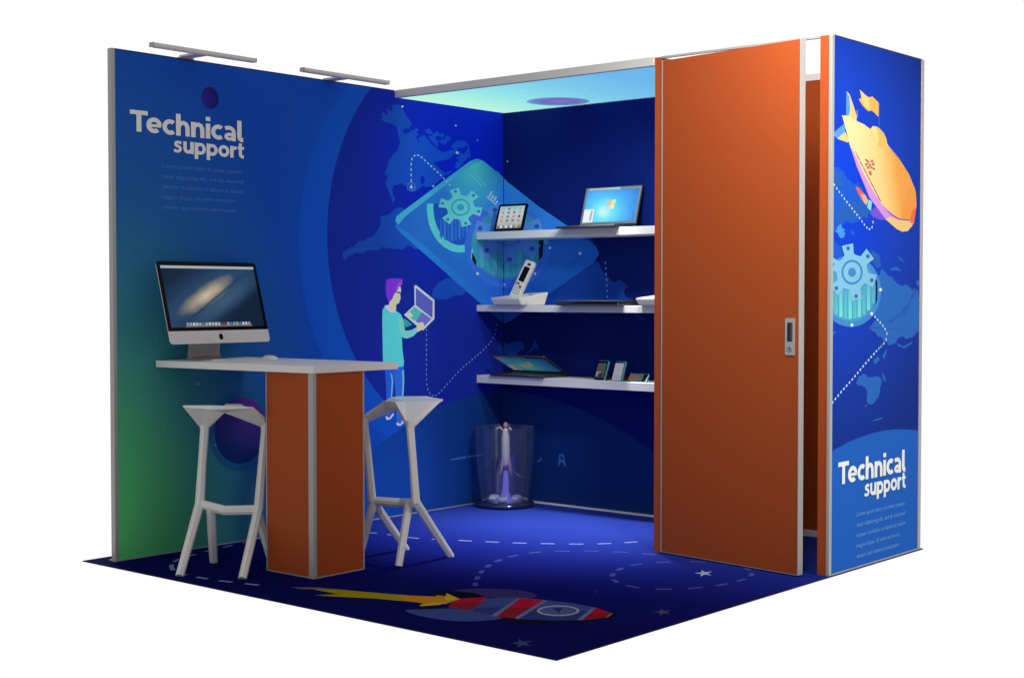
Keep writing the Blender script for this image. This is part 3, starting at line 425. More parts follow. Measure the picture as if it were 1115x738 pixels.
  ('route',99,[(2.157,2.1194),(2.1638,2.1338),(2.171,2.1305),(2.1643,2.116)]),
  ('route',99,[(2.1772,2.1469),(2.1918,2.1532),(2.195,2.1459),(2.1804,2.1396)]),
  ('route',99,[(2.2097,2.1555),(2.2255,2.1537),(2.2246,2.1458),(2.2088,2.1476)]),
  ('route',99,[(2.2421,2.1483),(2.2563,2.1409),(2.2526,2.1338),(2.2384,2.1412)]),
  ('route',99,[(2.2702,2.1326),(2.2839,2.1244),(2.2798,2.1175),(2.2661,2.1257)]),
  ('route',99,[(2.2977,2.1165),(2.3117,2.1087),(2.3078,2.1017),(2.2938,2.1095)]),
  ('route',99,[(2.3257,2.1009),(2.3396,2.0931),(2.3357,2.0861),(2.3218,2.0939)]),
  ('route',99,[(2.3536,2.0852),(2.3675,2.0772),(2.3635,2.0703),(2.3496,2.0782)]),
  ('route',99,[(2.3814,2.0691),(2.3951,2.0609),(2.391,2.054),(2.3772,2.0622)]),
  ('route',99,[(2.4088,2.0524),(2.4223,2.0438),(2.418,2.0371),(2.4045,2.0457)]),
  ('route',99,[(2.4357,2.035),(2.449,2.0261),(2.4446,2.0194),(2.4313,2.0283)]),
  ('route',99,[(2.4623,2.0171),(2.4755,2.0081),(2.471,2.0015),(2.4578,2.0105)]),
  ('route',99,[(2.4887,1.999),(2.5019,1.9899),(2.4974,1.9834),(2.4842,1.9924)]),
  ('dot',100,[(2.1693,1.9587),(2.1669,1.9535),(2.1606,1.9499),(2.1529,1.9495),(2.1467,1.9523),(2.1444,1.9573),(2.1467,1.9626),(2.153,1.9661),(2.1607,1.9666),(2.1669,1.9637)]),
  ('route',101,[(2.1951,1.9629),(2.1931,1.9605),(2.1892,1.9602),(2.1872,1.9625),(2.1892,1.965),(2.1931,1.9652)]),
  ('route',102,[(2.1885,1.9484),(2.1865,1.9459),(2.1826,1.9457),(2.1806,1.948),(2.1826,1.9505),(2.1865,1.9507)]),
  ('route',103,[(2.1713,1.9387),(2.1693,1.9363),(2.1654,1.936),(2.1635,1.9383),(2.1654,1.9408),(2.1693,1.941)]),
  ('route',104,[(2.1501,1.9376),(2.1481,1.9351),(2.1442,1.9349),(2.1423,1.9371),(2.1443,1.9396),(2.1481,1.9398)]),
  ('route',105,[(2.133,1.9453),(2.1311,1.9429),(2.1272,1.9426),(2.1253,1.9449),(2.1272,1.9474),(2.1311,1.9476)]),
  ('route',106,[(2.1265,1.959),(2.1246,1.9566),(2.1207,1.9563),(2.1188,1.9586),(2.1207,1.961),(2.1246,1.9613)]),
  ('route',107,[(2.133,1.9735),(2.1311,1.971),(2.1272,1.9708),(2.1253,1.973),(2.1272,1.9755),(2.1311,1.9757)]),
  ('route',108,[(2.1501,1.9832),(2.1482,1.9807),(2.1443,1.9805),(2.1423,1.9827),(2.1443,1.9852),(2.1482,1.9854)]),
  ('route',109,[(2.1713,1.9845),(2.1693,1.982),(2.1654,1.9818),(2.1635,1.984),(2.1654,1.9865),(2.1693,1.9867)]),
  ('route',110,[(2.1885,1.9768),(2.1865,1.9743),(2.1826,1.9741),(2.1807,1.9763),(2.1826,1.9788),(2.1865,1.979)]),
  ('routeB',111,[(2.2896,1.1129),(2.2895,1.0999),(2.2825,1.0999),(2.2826,1.1129)]),
  ('routeB',111,[(2.2893,1.0829),(2.2892,1.0699),(2.2822,1.0699),(2.2823,1.0829)]),
  ('routeB',111,[(2.2891,1.0529),(2.289,1.0399),(2.282,1.0399),(2.2821,1.0529)]),
  ('routeB',111,[(2.2888,1.0229),(2.2887,1.0099),(2.2817,1.0099),(2.2818,1.0229)]),
  ('routeB',111,[(2.2886,0.9929),(2.2885,0.9799),(2.2815,0.9799),(2.2816,0.9929)]),
  ('routeB',111,[(2.2884,0.9629),(2.2884,0.9499),(2.2814,0.9499),(2.2814,0.9629)]),
  ('routeB',111,[(2.2883,0.9329),(2.2883,0.9199),(2.2813,0.9199),(2.2813,0.9329)]),
  ('routeB',111,[(2.2883,0.9029),(2.2882,0.8899),(2.2812,0.8899),(2.2813,0.9029)]),
  ('routeB',111,[(2.2882,0.8729),(2.2883,0.8599),(2.2813,0.8599),(2.2812,0.8729)]),
  ('routeB',111,[(2.2885,0.843),(2.2888,0.83),(2.2818,0.8298),(2.2815,0.8428)]),
  ('routeB',111,[(2.2896,0.8131),(2.2904,0.8002),(2.2835,0.7997),(2.2826,0.8127)]),
  ('routeB',111,[(2.2917,0.7834),(2.2933,0.7705),(2.2863,0.7697),(2.2848,0.7826)]),
  ('routeB',111,[(2.2971,0.755),(2.3023,0.7432),(2.2959,0.7403),(2.2907,0.7522)]),
  ('routeB',111,[(2.3109,0.7299),(2.3197,0.7204),(2.3146,0.7156),(2.3058,0.7251)]),
  ('routeB',111,[(2.3323,0.7123),(2.3449,0.7091),(2.3432,0.7023),(2.3306,0.7056)]),
  ('routeB',111,[(2.3599,0.7083),(2.3723,0.712),(2.3744,0.7053),(2.3619,0.7016)]),
  ('routeB',111,[(2.387,0.719),(2.3984,0.7253),(2.4018,0.7192),(2.3904,0.7129)]),
  ('routeB',111,[(2.4126,0.7341),(2.4234,0.7413),(2.4273,0.7355),(2.4165,0.7283)]),
  ('routeB',111,[(2.4373,0.751),(2.4479,0.7585),(2.4519,0.7528),(2.4413,0.7453)]),
  ('routeB',111,[(2.4616,0.7685),(2.4721,0.7761),(2.4762,0.7705),(2.4657,0.7628)]),
  ('routeB',111,[(2.4858,0.7862),(2.4963,0.7939),(2.5004,0.7883),(2.4899,0.7806)]),
  ('routeB',111,[(2.51,0.8039),(2.5205,0.8116),(2.5246,0.8059),(2.5141,0.7983)]),
  ('routeB',111,[(2.5344,0.8215),(2.545,0.829),(2.549,0.8233),(2.5384,0.8158)]),
  ('routeB',111,[(2.5591,0.8387),(2.5699,0.8459),(2.5738,0.84),(2.563,0.8328)]),
  ('routeB',111,[(2.5844,0.8551),(2.5955,0.8618),(2.5991,0.8558),(2.588,0.8491)]),
  ('routeB',111,[(2.6103,0.8704),(2.6216,0.8768),(2.6251,0.8707),(2.6137,0.8643)]),
  ('routeB',111,[(2.6366,0.8849),(2.6482,0.891),(2.6514,0.8848),(2.6399,0.8788)]),
  ('routeB',111,[(2.6633,0.8988),(2.6749,0.9048),(2.678,0.8985),(2.6665,0.8926)]),
  ('routeB',111,[(2.69,0.9125),(2.7016,0.9183),(2.7048,0.9121),(2.6932,0.9062)]),
  ('routeB',111,[(2.7167,0.9261),(2.7283,0.9321),(2.7315,0.9259),(2.72,0.9199)]),
  ('routeB',111,[(2.7431,0.9401),(2.7545,0.9464),(2.7579,0.9403),(2.7466,0.934)]),
  ('routeB',111,[(2.7691,0.9549),(2.7804,0.9614),(2.7839,0.9554),(2.7727,0.9488)]),
  ('routeB',111,[(2.7949,0.9701),(2.806,0.9769),(2.8097,0.9709),(2.7986,0.9641)]),
  ('routeB',111,[(2.8203,0.9859),(2.8312,0.993),(2.835,0.9872),(2.8241,0.98)]),
  ('routeB',111,[(2.8449,1.0026),(2.8554,1.0104),(2.8595,1.0048),(2.8491,0.997)]),
  ('routeB',111,[(2.8684,1.0209),(2.8782,1.0294),(2.8828,1.0241),(2.873,1.0156)]),
  ('routeB',111,[(2.89,1.0409),(2.8984,1.0508),(2.9037,1.0463),(2.8953,1.0364)]),
  ('routeB',111,[(2.9075,1.0642),(2.9135,1.0757),(2.9197,1.0725),(2.9138,1.061)]),
  ('routeB',111,[(2.9185,1.091),(2.9214,1.1037),(2.9283,1.1021),(2.9253,1.0895)]),
  ('routeB',111,[(2.9244,1.1202),(2.9266,1.133),(2.9335,1.1319),(2.9313,1.1191)]),
 ],
 ('B', 'printed_route'): [
  ('routeB',12,[(0.9758,1.5181),(0.977,1.5042),(0.9691,1.5035),(0.9679,1.5174)]),
  ('routeB',12,[(0.9787,1.4842),(0.9799,1.4703),(0.972,1.4696),(0.9708,1.4836)]),
  ('routeB',12,[(0.9816,1.4504),(0.9828,1.4364),(0.9749,1.4357),(0.9737,1.4497)]),
  ('routeB',12,[(0.9846,1.4165),(0.986,1.4026),(0.978,1.4018),(0.9767,1.4158)]),
  ('routeB',12,[(0.9878,1.3826),(0.989,1.3687),(0.981,1.368),(0.9798,1.382)]),
  ('routeB',12,[(0.9902,1.3485),(0.9907,1.3345),(0.9827,1.3343),(0.9822,1.3483)]),
  ('routeB',12,[(0.9909,1.3144),(0.991,1.3004),(0.983,1.3004),(0.9829,1.3144)]),
 ],
 ('L', 'printed_figure'): [
  ('p_leg',74,[(1.9331,0.8928),(2.0147,0.8843),(2.0083,0.7814),(2.0003,0.6732),(1.9849,0.5982),(1.9395,0.5956),(1.9473,0.6762),(1.944,0.7845)]),
  ('p_leg2',75,[(2.0087,0.89),(2.09,0.8979),(2.0928,0.8321),(2.0926,0.7501),(2.0845,0.6411),(2.0843,0.559),(2.0304,0.5517),(2.027,0.6717),(2.0159,0.7811)]),
  ('p_legl',78,[(1.9792,0.8613),(1.9935,0.8475),(2.0016,0.8104),(1.9973,0.7591),(1.9889,0.708),(1.9805,0.6718),(1.987,0.7596),(1.9913,0.8108)]),
  ('p_legl',79,[(2.0765,0.8662),(2.0932,0.873),(2.0952,0.8136),(2.0886,0.7175),(2.0739,0.7109),(2.0804,0.7698),(2.0806,0.829)]),
  ('p_shoe',80,[(1.9365,0.6012),(2.0047,0.6214),(2.0092,0.6102),(1.9772,0.5851),(1.9508,0.583)]),
  ('p_shoe',81,[(2.0274,0.56),(2.0889,0.5751),(2.0873,0.5533),(2.0572,0.5411),(2.035,0.5459)]),
  ('p_leg',112,[(1.9501,0.6047),(1.9956,0.6192),(1.9712,0.5936)]),
  ('p_leg2',113,[(2.0373,0.5632),(2.082,0.5723),(2.0611,0.5507)]),
  ('p_arm2',76,[(2.0828,1.1747),(2.1035,1.1758),(2.1651,1.1402),(2.1128,1.1243),(2.0921,1.1413)]),
  ('p_skin',82,[(1.9687,1.2583),(1.9734,1.2761),(1.9965,1.2945),(2.0152,1.3274),(2.0404,1.346),(2.0526,1.3672),(2.0675,1.364),(2.0683,1.3341),(2.0627,1.3156),(2.0673,1.301),(2.0532,1.2692),(2.0345,1.264),(2.0279,1.2481),(2.0288,1.227),(1.9963,1.2206),(1.9733,1.2353)]),
  ('p_skin2',114,[(2.0526,1.3672),(2.0675,1.364),(2.0693,1.3375),(2.0478,1.3354)]),
  ('p_dark',128,[(2.0171,1.3393),(2.0711,1.3315),(2.0702,1.3235),(2.0478,1.3275),(2.0161,1.334)]),
  ('p_hair',129,[(1.9444,1.3929),(1.9509,1.4061),(1.9831,1.4143),(2.0817,1.4138),(2.0778,1.3753),(2.0535,1.3672),(2.0404,1.346),(2.0161,1.3274),(1.9965,1.2945),(1.9688,1.2715),(1.9551,1.2945),(1.9442,1.3274),(1.9416,1.3601)]),
  ('p_hair2',134,[(2.0817,1.4138),(2.0778,1.3753),(2.0535,1.3672),(2.0404,1.346),(2.0161,1.3274),(2.0292,1.3605),(2.0479,1.3871)]),
  ('p_shirt',115,[(1.9367,1.2551),(1.9645,1.2588),(1.9871,1.2289),(2.0289,1.2232),(2.0663,1.2038),(2.0847,1.1764),(2.0937,1.1162),(2.0751,1.073),(2.0795,0.9965),(2.0931,0.9196),(2.09,0.8924),(1.93,0.8876),(1.9182,0.9257),(1.917,1.0011),(1.9131,1.1624),(1.9156,1.2268)]),
  ('p_collar',130,[(1.9367,1.2551),(1.9645,1.2588),(1.9871,1.2289),(2.0289,1.2232),(2.025,1.2135),(1.9757,1.2155),(1.9456,1.2373)]),
  ('p_arm',135,[(2.0472,1.1685),(2.066,1.1802),(2.0866,1.1693),(2.0959,1.1346),(2.1033,1.1045),(2.1507,1.107),(2.1985,1.1229),(2.209,1.0958),(2.1696,1.0697),(2.1221,1.0574),(2.0844,1.0629),(2.0582,1.0887)]),
  ('p_lapframe',83,[(2.182,1.3692),(2.1944,1.3773),(2.3573,1.287),(2.3561,1.1713),(2.3364,1.1634),(2.1845,1.2552)]),
  ('p_lapscreen',116,[(2.1944,1.3598),(2.3406,1.2775),(2.3374,1.177),(2.195,1.2565)]),
  ('p_lapframe',84,[(2.0942,1.1998),(2.1845,1.2573),(2.3561,1.1713),(2.2563,1.1037),(2.2331,1.1122)]),
  ('p_lapkeyG',117,[(2.1178,1.2043),(2.1845,1.2459),(2.2469,1.2131),(2.1938,1.1599),(2.1557,1.1771)]),
  ('p_lapkeyP',118,[(2.2469,1.2131),(2.3295,1.1716),(2.266,1.1285),(2.1938,1.1599)]),
  ('p_skin',142,[(2.1966,1.1209),(2.2178,1.1475),(2.2467,1.1558),(2.2661,1.1441),(2.2641,1.1265),(2.2369,1.104),(2.209,1.0958)]),
  ('p_skin2',131,[(2.1131,1.201),(2.1434,1.2154),(2.1719,1.1937),(2.1433,1.1793)]),
 ],
 ('R', 'backdrop_print'): [
  ('Rhill',1,[(2.972,0.6198),(2.898,0.63),(2.7996,0.6397),(2.7008,0.6455),(2.6019,0.6475),(2.503,0.6455),(2.4043,0.6397),(2.3058,0.63),(2.2078,0.6165),(2.1104,0.5991),(2.052,0.5863),(2.052,0.012),(2.972,0.012)]),
 ],
 ('R', 'printed_map'): [
  ('Rland',2,[(2.292,0.8955),(2.3295,0.9296),(2.3755,0.9364),(2.5169,0.9218),(2.5573,0.898),(2.5419,0.862),(2.5266,0.8187),(2.4794,0.792),(2.4401,0.7869),(2.4008,0.8037),(2.4079,0.8467),(2.3765,0.8736),(2.3149,0.8837)]),
  ('Rland',3,[(2.5565,0.9436),(2.5974,0.911),(2.6075,0.8869),(2.5733,0.901)]),
  ('Rland',4,[(2.4681,1.0003),(2.5154,1.017),(2.5395,1.0015),(2.4843,0.9779)]),
  ('Rland',5,[(2.3856,0.7886),(2.4042,0.7846),(2.4013,0.7747),(2.3842,0.7786)]),
  ('Rland',6,[(2.4728,0.7084),(2.5684,0.7148),(2.5685,0.7074),(2.4729,0.7011)]),
  ('Rland',7,[(2.5634,1.0155),(2.608,1.051),(2.6115,1.0361),(2.583,1.0001)]),
  ('Rland',8,[(2.7259,1.0776),(2.7932,1.0571),(2.8951,1.081),(2.8953,1.0696),(2.8019,1.0471),(2.7345,1.0624)]),
  ('Rland',9,[(2.3578,1.1568),(2.4923,1.1939),(2.4575,1.2337),(2.489,1.3988),(2.5572,1.447),(2.6632,1.4084),(2.7174,1.3767),(2.8266,1.3692),(2.9575,1.341),(2.972,1.2119),(2.972,1.1343),(2.9056,1.1062),(2.8316,1.0914),(2.7402,1.1057),(2.6691,1.071),(2.5806,1.0892),(2.5108,1.1146),(2.4419,1.1475)]),
  ('Rland2',18,[(2.9009,1.3532),(2.8648,1.2957),(2.7562,1.223),(2.614,1.1844),(2.7384,1.2069),(2.8744,1.2793),(2.9481,1.341)]),
  ('Rland',10,[(2.6448,1.4483),(2.716,1.4573),(2.7706,1.4338),(2.6983,1.441),(2.6539,1.4364)]),
  ('Rland',11,[(2.7149,1.5177),(2.797,1.4829),(2.7514,1.4902)]),
  ('Rland',12,[(2.9284,1.3863),(2.972,1.393),(2.972,1.3633),(2.9476,1.3658)]),
  ('Rland2',13,[(2.4358,1.5314),(2.5042,1.5172),(2.5432,1.4548),(2.5054,1.4463),(2.4366,1.4845)]),
  ('Rland3',14,[(2.052,1.9156),(2.0932,1.91),(2.1604,1.8888),(2.2357,1.8452),(2.3399,1.8284),(2.397,1.7856),(2.4263,1.7343),(2.3985,1.6869),(2.3143,1.677),(2.218,1.6539),(2.1503,1.6513),(2.084,1.6234),(2.052,1.6172)]),
  ('Rland2',19,[(2.052,1.8775),(2.1069,1.8854),(2.1746,1.8384),(2.1078,1.8154),(2.052,1.7962)]),
  ('Rland2',20,[(2.07,1.6737),(2.1223,1.7333),(2.2163,1.7699),(2.3549,1.7638),(2.412,1.7336),(2.3843,1.6929),(2.2179,1.6635),(2.1369,1.6508)]),
  ('Rland4',23,[(2.0773,1.6232),(2.1235,1.6503),(2.1372,1.6316),(2.1709,1.6264),(2.1509,1.6097),(2.1714,1.5943),(2.1379,1.5804)]),
  ('Rland3',21,[(2.2186,1.6151),(2.2389,1.6287),(2.2668,1.6037),(2.2394,1.5964)]),
  ('Rland3',15,[(2.052,1.5864),(2.1249,1.5468),(2.1574,1.4945),(2.1102,1.4709),(2.052,1.4746)]),
  ('Rland4',22,[(2.0612,1.6126),(2.1238,1.6223),(2.1717,1.6087),(2.1561,1.5855),(2.1242,1.5996)]),
  ('Rland',16,[(2.052,1.1694),(2.0674,1.1618),(2.052,1.1571)]),
  ('Rland',17,[(2.052,1.144),(2.0989,1.1499),(2.0678,1.1316),(2.052,1.1281)]),
 ],
 ('R', 'printed_gear'): [
  ('Rring',31,[(2.5429,1.3355),(2.5416,1.3183),(2.5372,1.3013),(2.5297,1.2846),(2.5193,1.2685),(2.506,1.253),(2.49,1.2384),(2.4715,1.2248),(2.4507,1.2124),(2.4278,1.2012),(2.403,1.1914),(2.3767,1.183),(2.3491,1.1762),(2.3205,1.171),(2.2912,1.1673),(2.2614,1.1654),(2.2316,1.165),(2.2019,1.1663),(2.1727,1.1692),(2.1442,1.1737),(2.1166,1.1797),(2.0904,1.1871),(2.0655,1.1959),(2.052,1.2018),(2.052,1.4685),(2.0617,1.4728),(2.0863,1.4817),(2.1123,1.4892),(2.1396,1.4952),(2.1679,1.4998),(2.197,1.5029),(2.2266,1.5043),(2.2564,1.5041),(2.2861,1.5023),(2.3155,1.4988),(2.3442,1.4937),(2.372,1.487),(2.3985,1.4788),(2.4235,1.4691),(2.4468,1.4581),(2.468,1.4458),(2.4869,1.4323),(2.5033,1.4178),(2.5171,1.4024),(2.5281,1.3863),(2.5361,1.3697),(2.541,1.3527)]),
  ('Rwell',36,[(2.489,1.3399),(2.4879,1.325),(2.4842,1.3102),(2.478,1.2957),(2.4692,1.2817),(2.4581,1.2683),(2.4447,1.2556),(2.4291,1.2438),(2.4116,1.233),(2.3923,1.2232),(2.3715,1.2146),(2.3493,1.2073),(2.326,1.2013),(2.3018,1.1966),(2.277,1.1934),(2.2519,1.1916),(2.2266,1.1912),(2.2014,1.1923),(2.1766,1.1948),(2.1524,1.1986),(2.129,1.2037),(2.1066,1.2101),(2.0855,1.2177),(2.0657,1.2264),(2.052,1.2338),(2.052,1.445),(2.0627,1.4509),(2.0821,1.4597),(2.103,1.4674),(2.1252,1.4739),(2.1484,1.4791),(2.1725,1.4831),(2.1972,1.4857),(2.2223,1.4868),(2.2475,1.4866),(2.2727,1.4849),(2.2975,1.4819),(2.3218,1.4774),(2.3452,1.4715),(2.3676,1.4643),(2.3887,1.4559),(2.4082,1.4462),(2.4261,1.4355),(2.442,1.4238),(2.4558,1.4112),(2.4674,1.3979),(2.4766,1.3839),(2.4833,1.3695),(2.4874,1.3548)]),
  ('Rwella',43,[(2.052,1.4069),(2.0576,1.407),(2.0598,1.2453),(2.052,1.2453)]),
  ('Rwellb',44,[(2.07,1.4071),(2.1021,1.4074),(2.1046,1.2255),(2.0725,1.2258)]),
  ('Rwella',45,[(2.1146,1.4076),(2.147,1.4079),(2.1497,1.2129),(2.1173,1.2133)]),
  ('Rwellb',46,[(2.1596,1.408),(2.1923,1.4084),(2.1952,1.2056),(2.1625,1.206)]),
  ('Rwella',47,[(2.2051,1.4085),(2.2381,1.4088),(2.2411,1.2029),(2.2081,1.2033)]),
  ('Rwellb',48,[(2.251,1.409),(2.2844,1.4093),(2.2874,1.2045),(2.254,1.2049)]),
  ('Rwella',49,[(2.2974,1.4095),(2.3311,1.4098),(2.3342,1.2108),(2.3004,1.2112)]),
  ('Rwellb',50,[(2.3443,1.4099),(2.3783,1.4103),(2.3813,1.2227),(2.3472,1.2231)]),
  ('Rwella',51,[(2.3916,1.4104),(2.426,1.4108),(2.4287,1.2424),(2.3943,1.2426)]),
  ('Rwellb',52,[(2.4395,1.4109),(2.4742,1.4113),(2.4764,1.2769),(2.4416,1.277)]),
  ('wellhole',56,[(2.4842,1.3935),(2.5029,1.3802),(2.5043,1.2951),(2.4863,1.2683)]),
  ('dot',57,[(2.5521,1.3423),(2.5492,1.3373),(2.5414,1.3342),(2.5317,1.3342),(2.5238,1.3372),(2.5207,1.3422),(2.5236,1.3473),(2.5314,1.3504),(2.5411,1.3504),(2.549,1.3474)]),
  ('dot',58,[(2.4595,1.2258),(2.4566,1.2208),(2.449,1.2178),(2.4394,1.2179),(2.4317,1.2211),(2.4287,1.2261),(2.4315,1.231),(2.4392,1.234),(2.4487,1.234),(2.4565,1.2308)]),
  ('dot',59,[(2.2572,1.1739),(2.2544,1.1691),(2.2471,1.1662),(2.238,1.1663),(2.2305,1.1694),(2.2277,1.1744),(2.2304,1.1792),(2.2377,1.1821),(2.2468,1.1819),(2.2543,1.1788)]),
  ('dot',60,[(2.0573,1.2259),(2.0547,1.2211),(2.052,1.2201),(2.052,1.2318),(2.0545,1.2307)]),
  ('Rgear',106,[(2.2756,1.5072),(2.2535,1.5144),(2.2475,1.5612),(2.1353,1.5461),(2.1622,1.5026),(2.1477,1.4908),(2.1288,1.4813),(2.1066,1.4744),(2.052,1.4885),(2.052,1.4285),(2.0777,1.4258),(2.0882,1.4132),(2.0932,1.3996),(2.0923,1.3856),(2.052,1.3702),(2.052,1.342),(2.0981,1.3125),(2.1528,1.3474),(2.1782,1.3461),(2.2023,1.3416),(2.2241,1.334),(2.2301,1.2871),(2.3449,1.2991),(2.3167,1.3442),(2.3318,1.3559),(2.3516,1.3654),(2.375,1.3722),(2.4547,1.3513),(2.4934,1.4136),(2.4058,1.4223),(2.3945,1.4353),(2.3892,1.4494),(2.3901,1.4639),(2.4637,1.4917),(2.3838,1.5391),(2.3264,1.5022),(2.3002,1.5031)]),
  ('Rgearring',107,[(2.347,1.4254),(2.3458,1.416),(2.3419,1.4069),(2.3355,1.3982),(2.3266,1.3902),(2.3157,1.383),(2.3028,1.3768),(2.2884,1.3719),(2.2728,1.3682),(2.2564,1.366),(2.2397,1.3651),(2.223,1.3658),(2.2067,1.3678),(2.1913,1.3713),(2.1771,1.376),(2.1644,1.3818),(2.1536,1.3887),(2.1449,1.3965),(2.1385,1.4049),(2.1346,1.4137),(2.1331,1.4228),(2.1343,1.4319),(2.138,1.4409),(2.1442,1.4494),(2.1526,1.4574),(2.1632,1.4645),(2.1757,1.4707),(2.1898,1.4757),(2.2051,1.4795),(2.2213,1.4819),(2.2379,1.483),(2.2547,1.4826),(2.2711,1.4807),(2.2868,1.4774),(2.3013,1.4728),(2.3144,1.467),(2.3256,1.4601),(2.3346,1.4523),(2.3413,1.4437),(2.3455,1.4347)]),
  ('Rgear',114,[(2.3266,1.4251),(2.3257,1.4175),(2.3225,1.4101),(2.3173,1.4031),(2.3102,1.3965),(2.3013,1.3907),(2.2908,1.3857),(2.2791,1.3816),(2.2664,1.3786),(2.2531,1.3768),(2.2395,1.3761),(2.2259,1.3766),(2.2127,1.3783),(2.2001,1.381),(2.1885,1.3849),(2.1782,1.3897),(2.1694,1.3953),(2.1622,1.4016),(2.157,1.4084),(2.1538,1.4156),(2.1526,1.423),(2.1536,1.4305),(2.1566,1.4378),(2.1616,1.4447),(2.1685,1.4512),(2.1772,1.457),(2.1874,1.462),(2.1989,1.4661),(2.2113,1.4692),(2.2245,1.4712),(2.2381,1.472),(2.2517,1.4717),(2.2651,1.4701),(2.2778,1.4675),(2.2896,1.4637),(2.3002,1.459),(2.3093,1.4533),(2.3167,1.447),(2.3221,1.44),(2.3254,1.4327)]),
  ('Rgearring',117,[(2.2787,1.4246),(2.2775,1.4188),(2.2735,1.4135),(2.2672,1.4089),(2.259,1.4053),(2.2494,1.403),(2.2391,1.4022),(2.2288,1.4028),(2.2192,1.4049),(2.211,1.4083),(2.2046,1.4127),(2.2006,1.418),(2.1992,1.4236),(2.2005,1.4293),(2.2043,1.4346),(2.2105,1.4392),(2.2187,1.4428),(2.2282,1.4451),(2.2385,1.446),(2.2488,1.4454),(2.2584,1.4433),(2.2668,1.44),(2.2732,1.4355),(2.2773,1.4302)]),
  ('Rgearhole',108,[(2.216,1.5365),(2.2125,1.5304),(2.2033,1.5264),(2.1919,1.5262),(2.1827,1.5297),(2.1791,1.5356),(2.1825,1.5417),(2.1917,1.5456),(2.2031,1.5459),(2.2124,1.5424)]),
  ('Rgearhole',109,[(2.063,1.4587),(2.0596,1.4527),(2.052,1.4495),(2.052,1.4675),(2.0594,1.4646)]),
  ('Rgearhole',110,[(2.103,1.348),(2.0996,1.3421),(2.0906,1.3384),(2.0795,1.3383),(2.0704,1.342),(2.0669,1.3479),(2.0703,1.3538),(2.0792,1.3575),(2.0904,1.3576),(2.0994,1.354)]),
  ('Rgearhole',111,[(2.2994,1.311),(2.2959,1.3049),(2.2865,1.3012),(2.2749,1.3012),(2.2654,1.3049),(2.2617,1.311),(2.2652,1.3171),(2.2746,1.3208),(2.2862,1.3208),(2.2957,1.3171)]),
  ('Rgearhole',112,[(2.4608,1.3883),(2.4571,1.3821),(2.4474,1.3782),(2.4354,1.3782),(2.4256,1.3819),(2.4218,1.388),(2.4254,1.3942),(2.4351,1.3981),(2.4471,1.3982),(2.4569,1.3945)]),
  ('Rgearhole',113,[(2.4173,1.5032),(2.4137,1.497),(2.4041,1.493),(2.3922,1.4928),(2.3825,1.4964),(2.3787,1.5024),(2.3823,1.5086),(2.3919,1.5126),(2.4038,1.5129),(2.4135,1.5093)]),
 ],
 ('R', 'printed_route'): [
  ('Rroute',115,[(2.4462,1.2305),(2.4598,1.224),(2.4555,1.215),(2.4419,1.2214)]),
  ('Rroute',115,[(2.4742,1.2172),(2.4878,1.2107),(2.4834,1.2017),(2.4699,1.2082)]),
  ('Rroute',115,[(2.5022,1.2035),(2.5156,1.1967),(2.511,1.1878),(2.4977,1.1946)]),
  ('Rroute',115,[(2.5298,1.1891),(2.543,1.1819),(2.5382,1.1731),(2.525,1.1803)]),
  ('Rroute',115,[(2.5571,1.1742),(2.5701,1.1667),(2.5651,1.158),(2.5521,1.1655)]),
  ('Rroute',115,[(2.5842,1.1579),(2.5962,1.1491),(2.5903,1.141),(2.5782,1.1499)]),
  ('Rroute',115,[(2.6087,1.1343),(2.6122,1.12),(2.6025,1.1176),(2.599,1.132)]),
  ('Rroute',115,[(2.6069,1.1005),(2.5977,1.0887),(2.5898,1.0949),(2.599,1.1067)]),
  ('Rroute',115,[(2.5838,1.0773),(2.5707,1.0701),(2.5659,1.0789),(2.579,1.0861)]),
  ('Rroute',115,[(2.5555,1.0633),(2.5416,1.0577),(2.5379,1.067),(2.5518,1.0726)]),
  ('Rroute',115,[(2.5223,1.061),(2.5272,1.0638),(2.5322,1.0551),(2.5273,1.0523)]),
  ('Rroute',115,[(2.5421,1.0708),(2.5557,1.077),(2.5599,1.0679),(2.5463,1.0617)]),
  ('Rroute',115,[(2.5614,1.0683),(2.5479,1.0618),(2.5436,1.0708),(2.5571,1.0773)]),
  ('Rroute',115,[(2.5334,1.0549),(2.5199,1.0485),(2.5156,1.0575),(2.5291,1.064)]),
  ('Rroute',115,[(2.5054,1.0417),(2.4919,1.0352),(2.4876,1.0442),(2.5011,1.0507)]),
  ('Rroute',115,[(2.4775,1.0283),(2.4639,1.0218),(2.4596,1.0308),(2.4731,1.0373)]),
  ('Rroute',115,[(2.4495,1.0149),(2.4361,1.0083),(2.4317,1.0173),(2.4452,1.0239)]),
  ('Rroute',115,[(2.4217,1.0013),(2.4083,0.9946),(2.4039,1.0035),(2.4173,1.0102)]),
  ('Rroute',115,[(2.3941,0.9874),(2.3808,0.9804),(2.3762,0.9893),(2.3895,0.9962)]),
  ('Rroute',115,[(2.3667,0.973),(2.3535,0.966),(2.3488,0.9748),(2.362,0.9818)]),
  ('Rroute',115,[(2.3394,0.9584),(2.3262,0.9513),(2.3214,0.9601),(2.3346,0.9672)]),
  ('Rroute',115,[(2.3121,0.9438),(2.2989,0.9367),(2.2941,0.9455),(2.3073,0.9526)]),
  ('Rroute',115,[(2.2847,0.9291),(2.2714,0.9221),(2.2668,0.9309),(2.28,0.9379)]),
  ('Rroute',115,[(2.2572,0.9147),(2.2438,0.9079),(2.2393,0.9168),(2.2527,0.9236)]),
  ('Rroute',115,[(2.2294,0.9007),(2.2159,0.8942),(2.2115,0.9032),(2.225,0.9097)]),
  ('Rroute',115,[(2.2015,0.8872),(2.1879,0.8807),(2.1836,0.8898),(2.1971,0.8962)]),
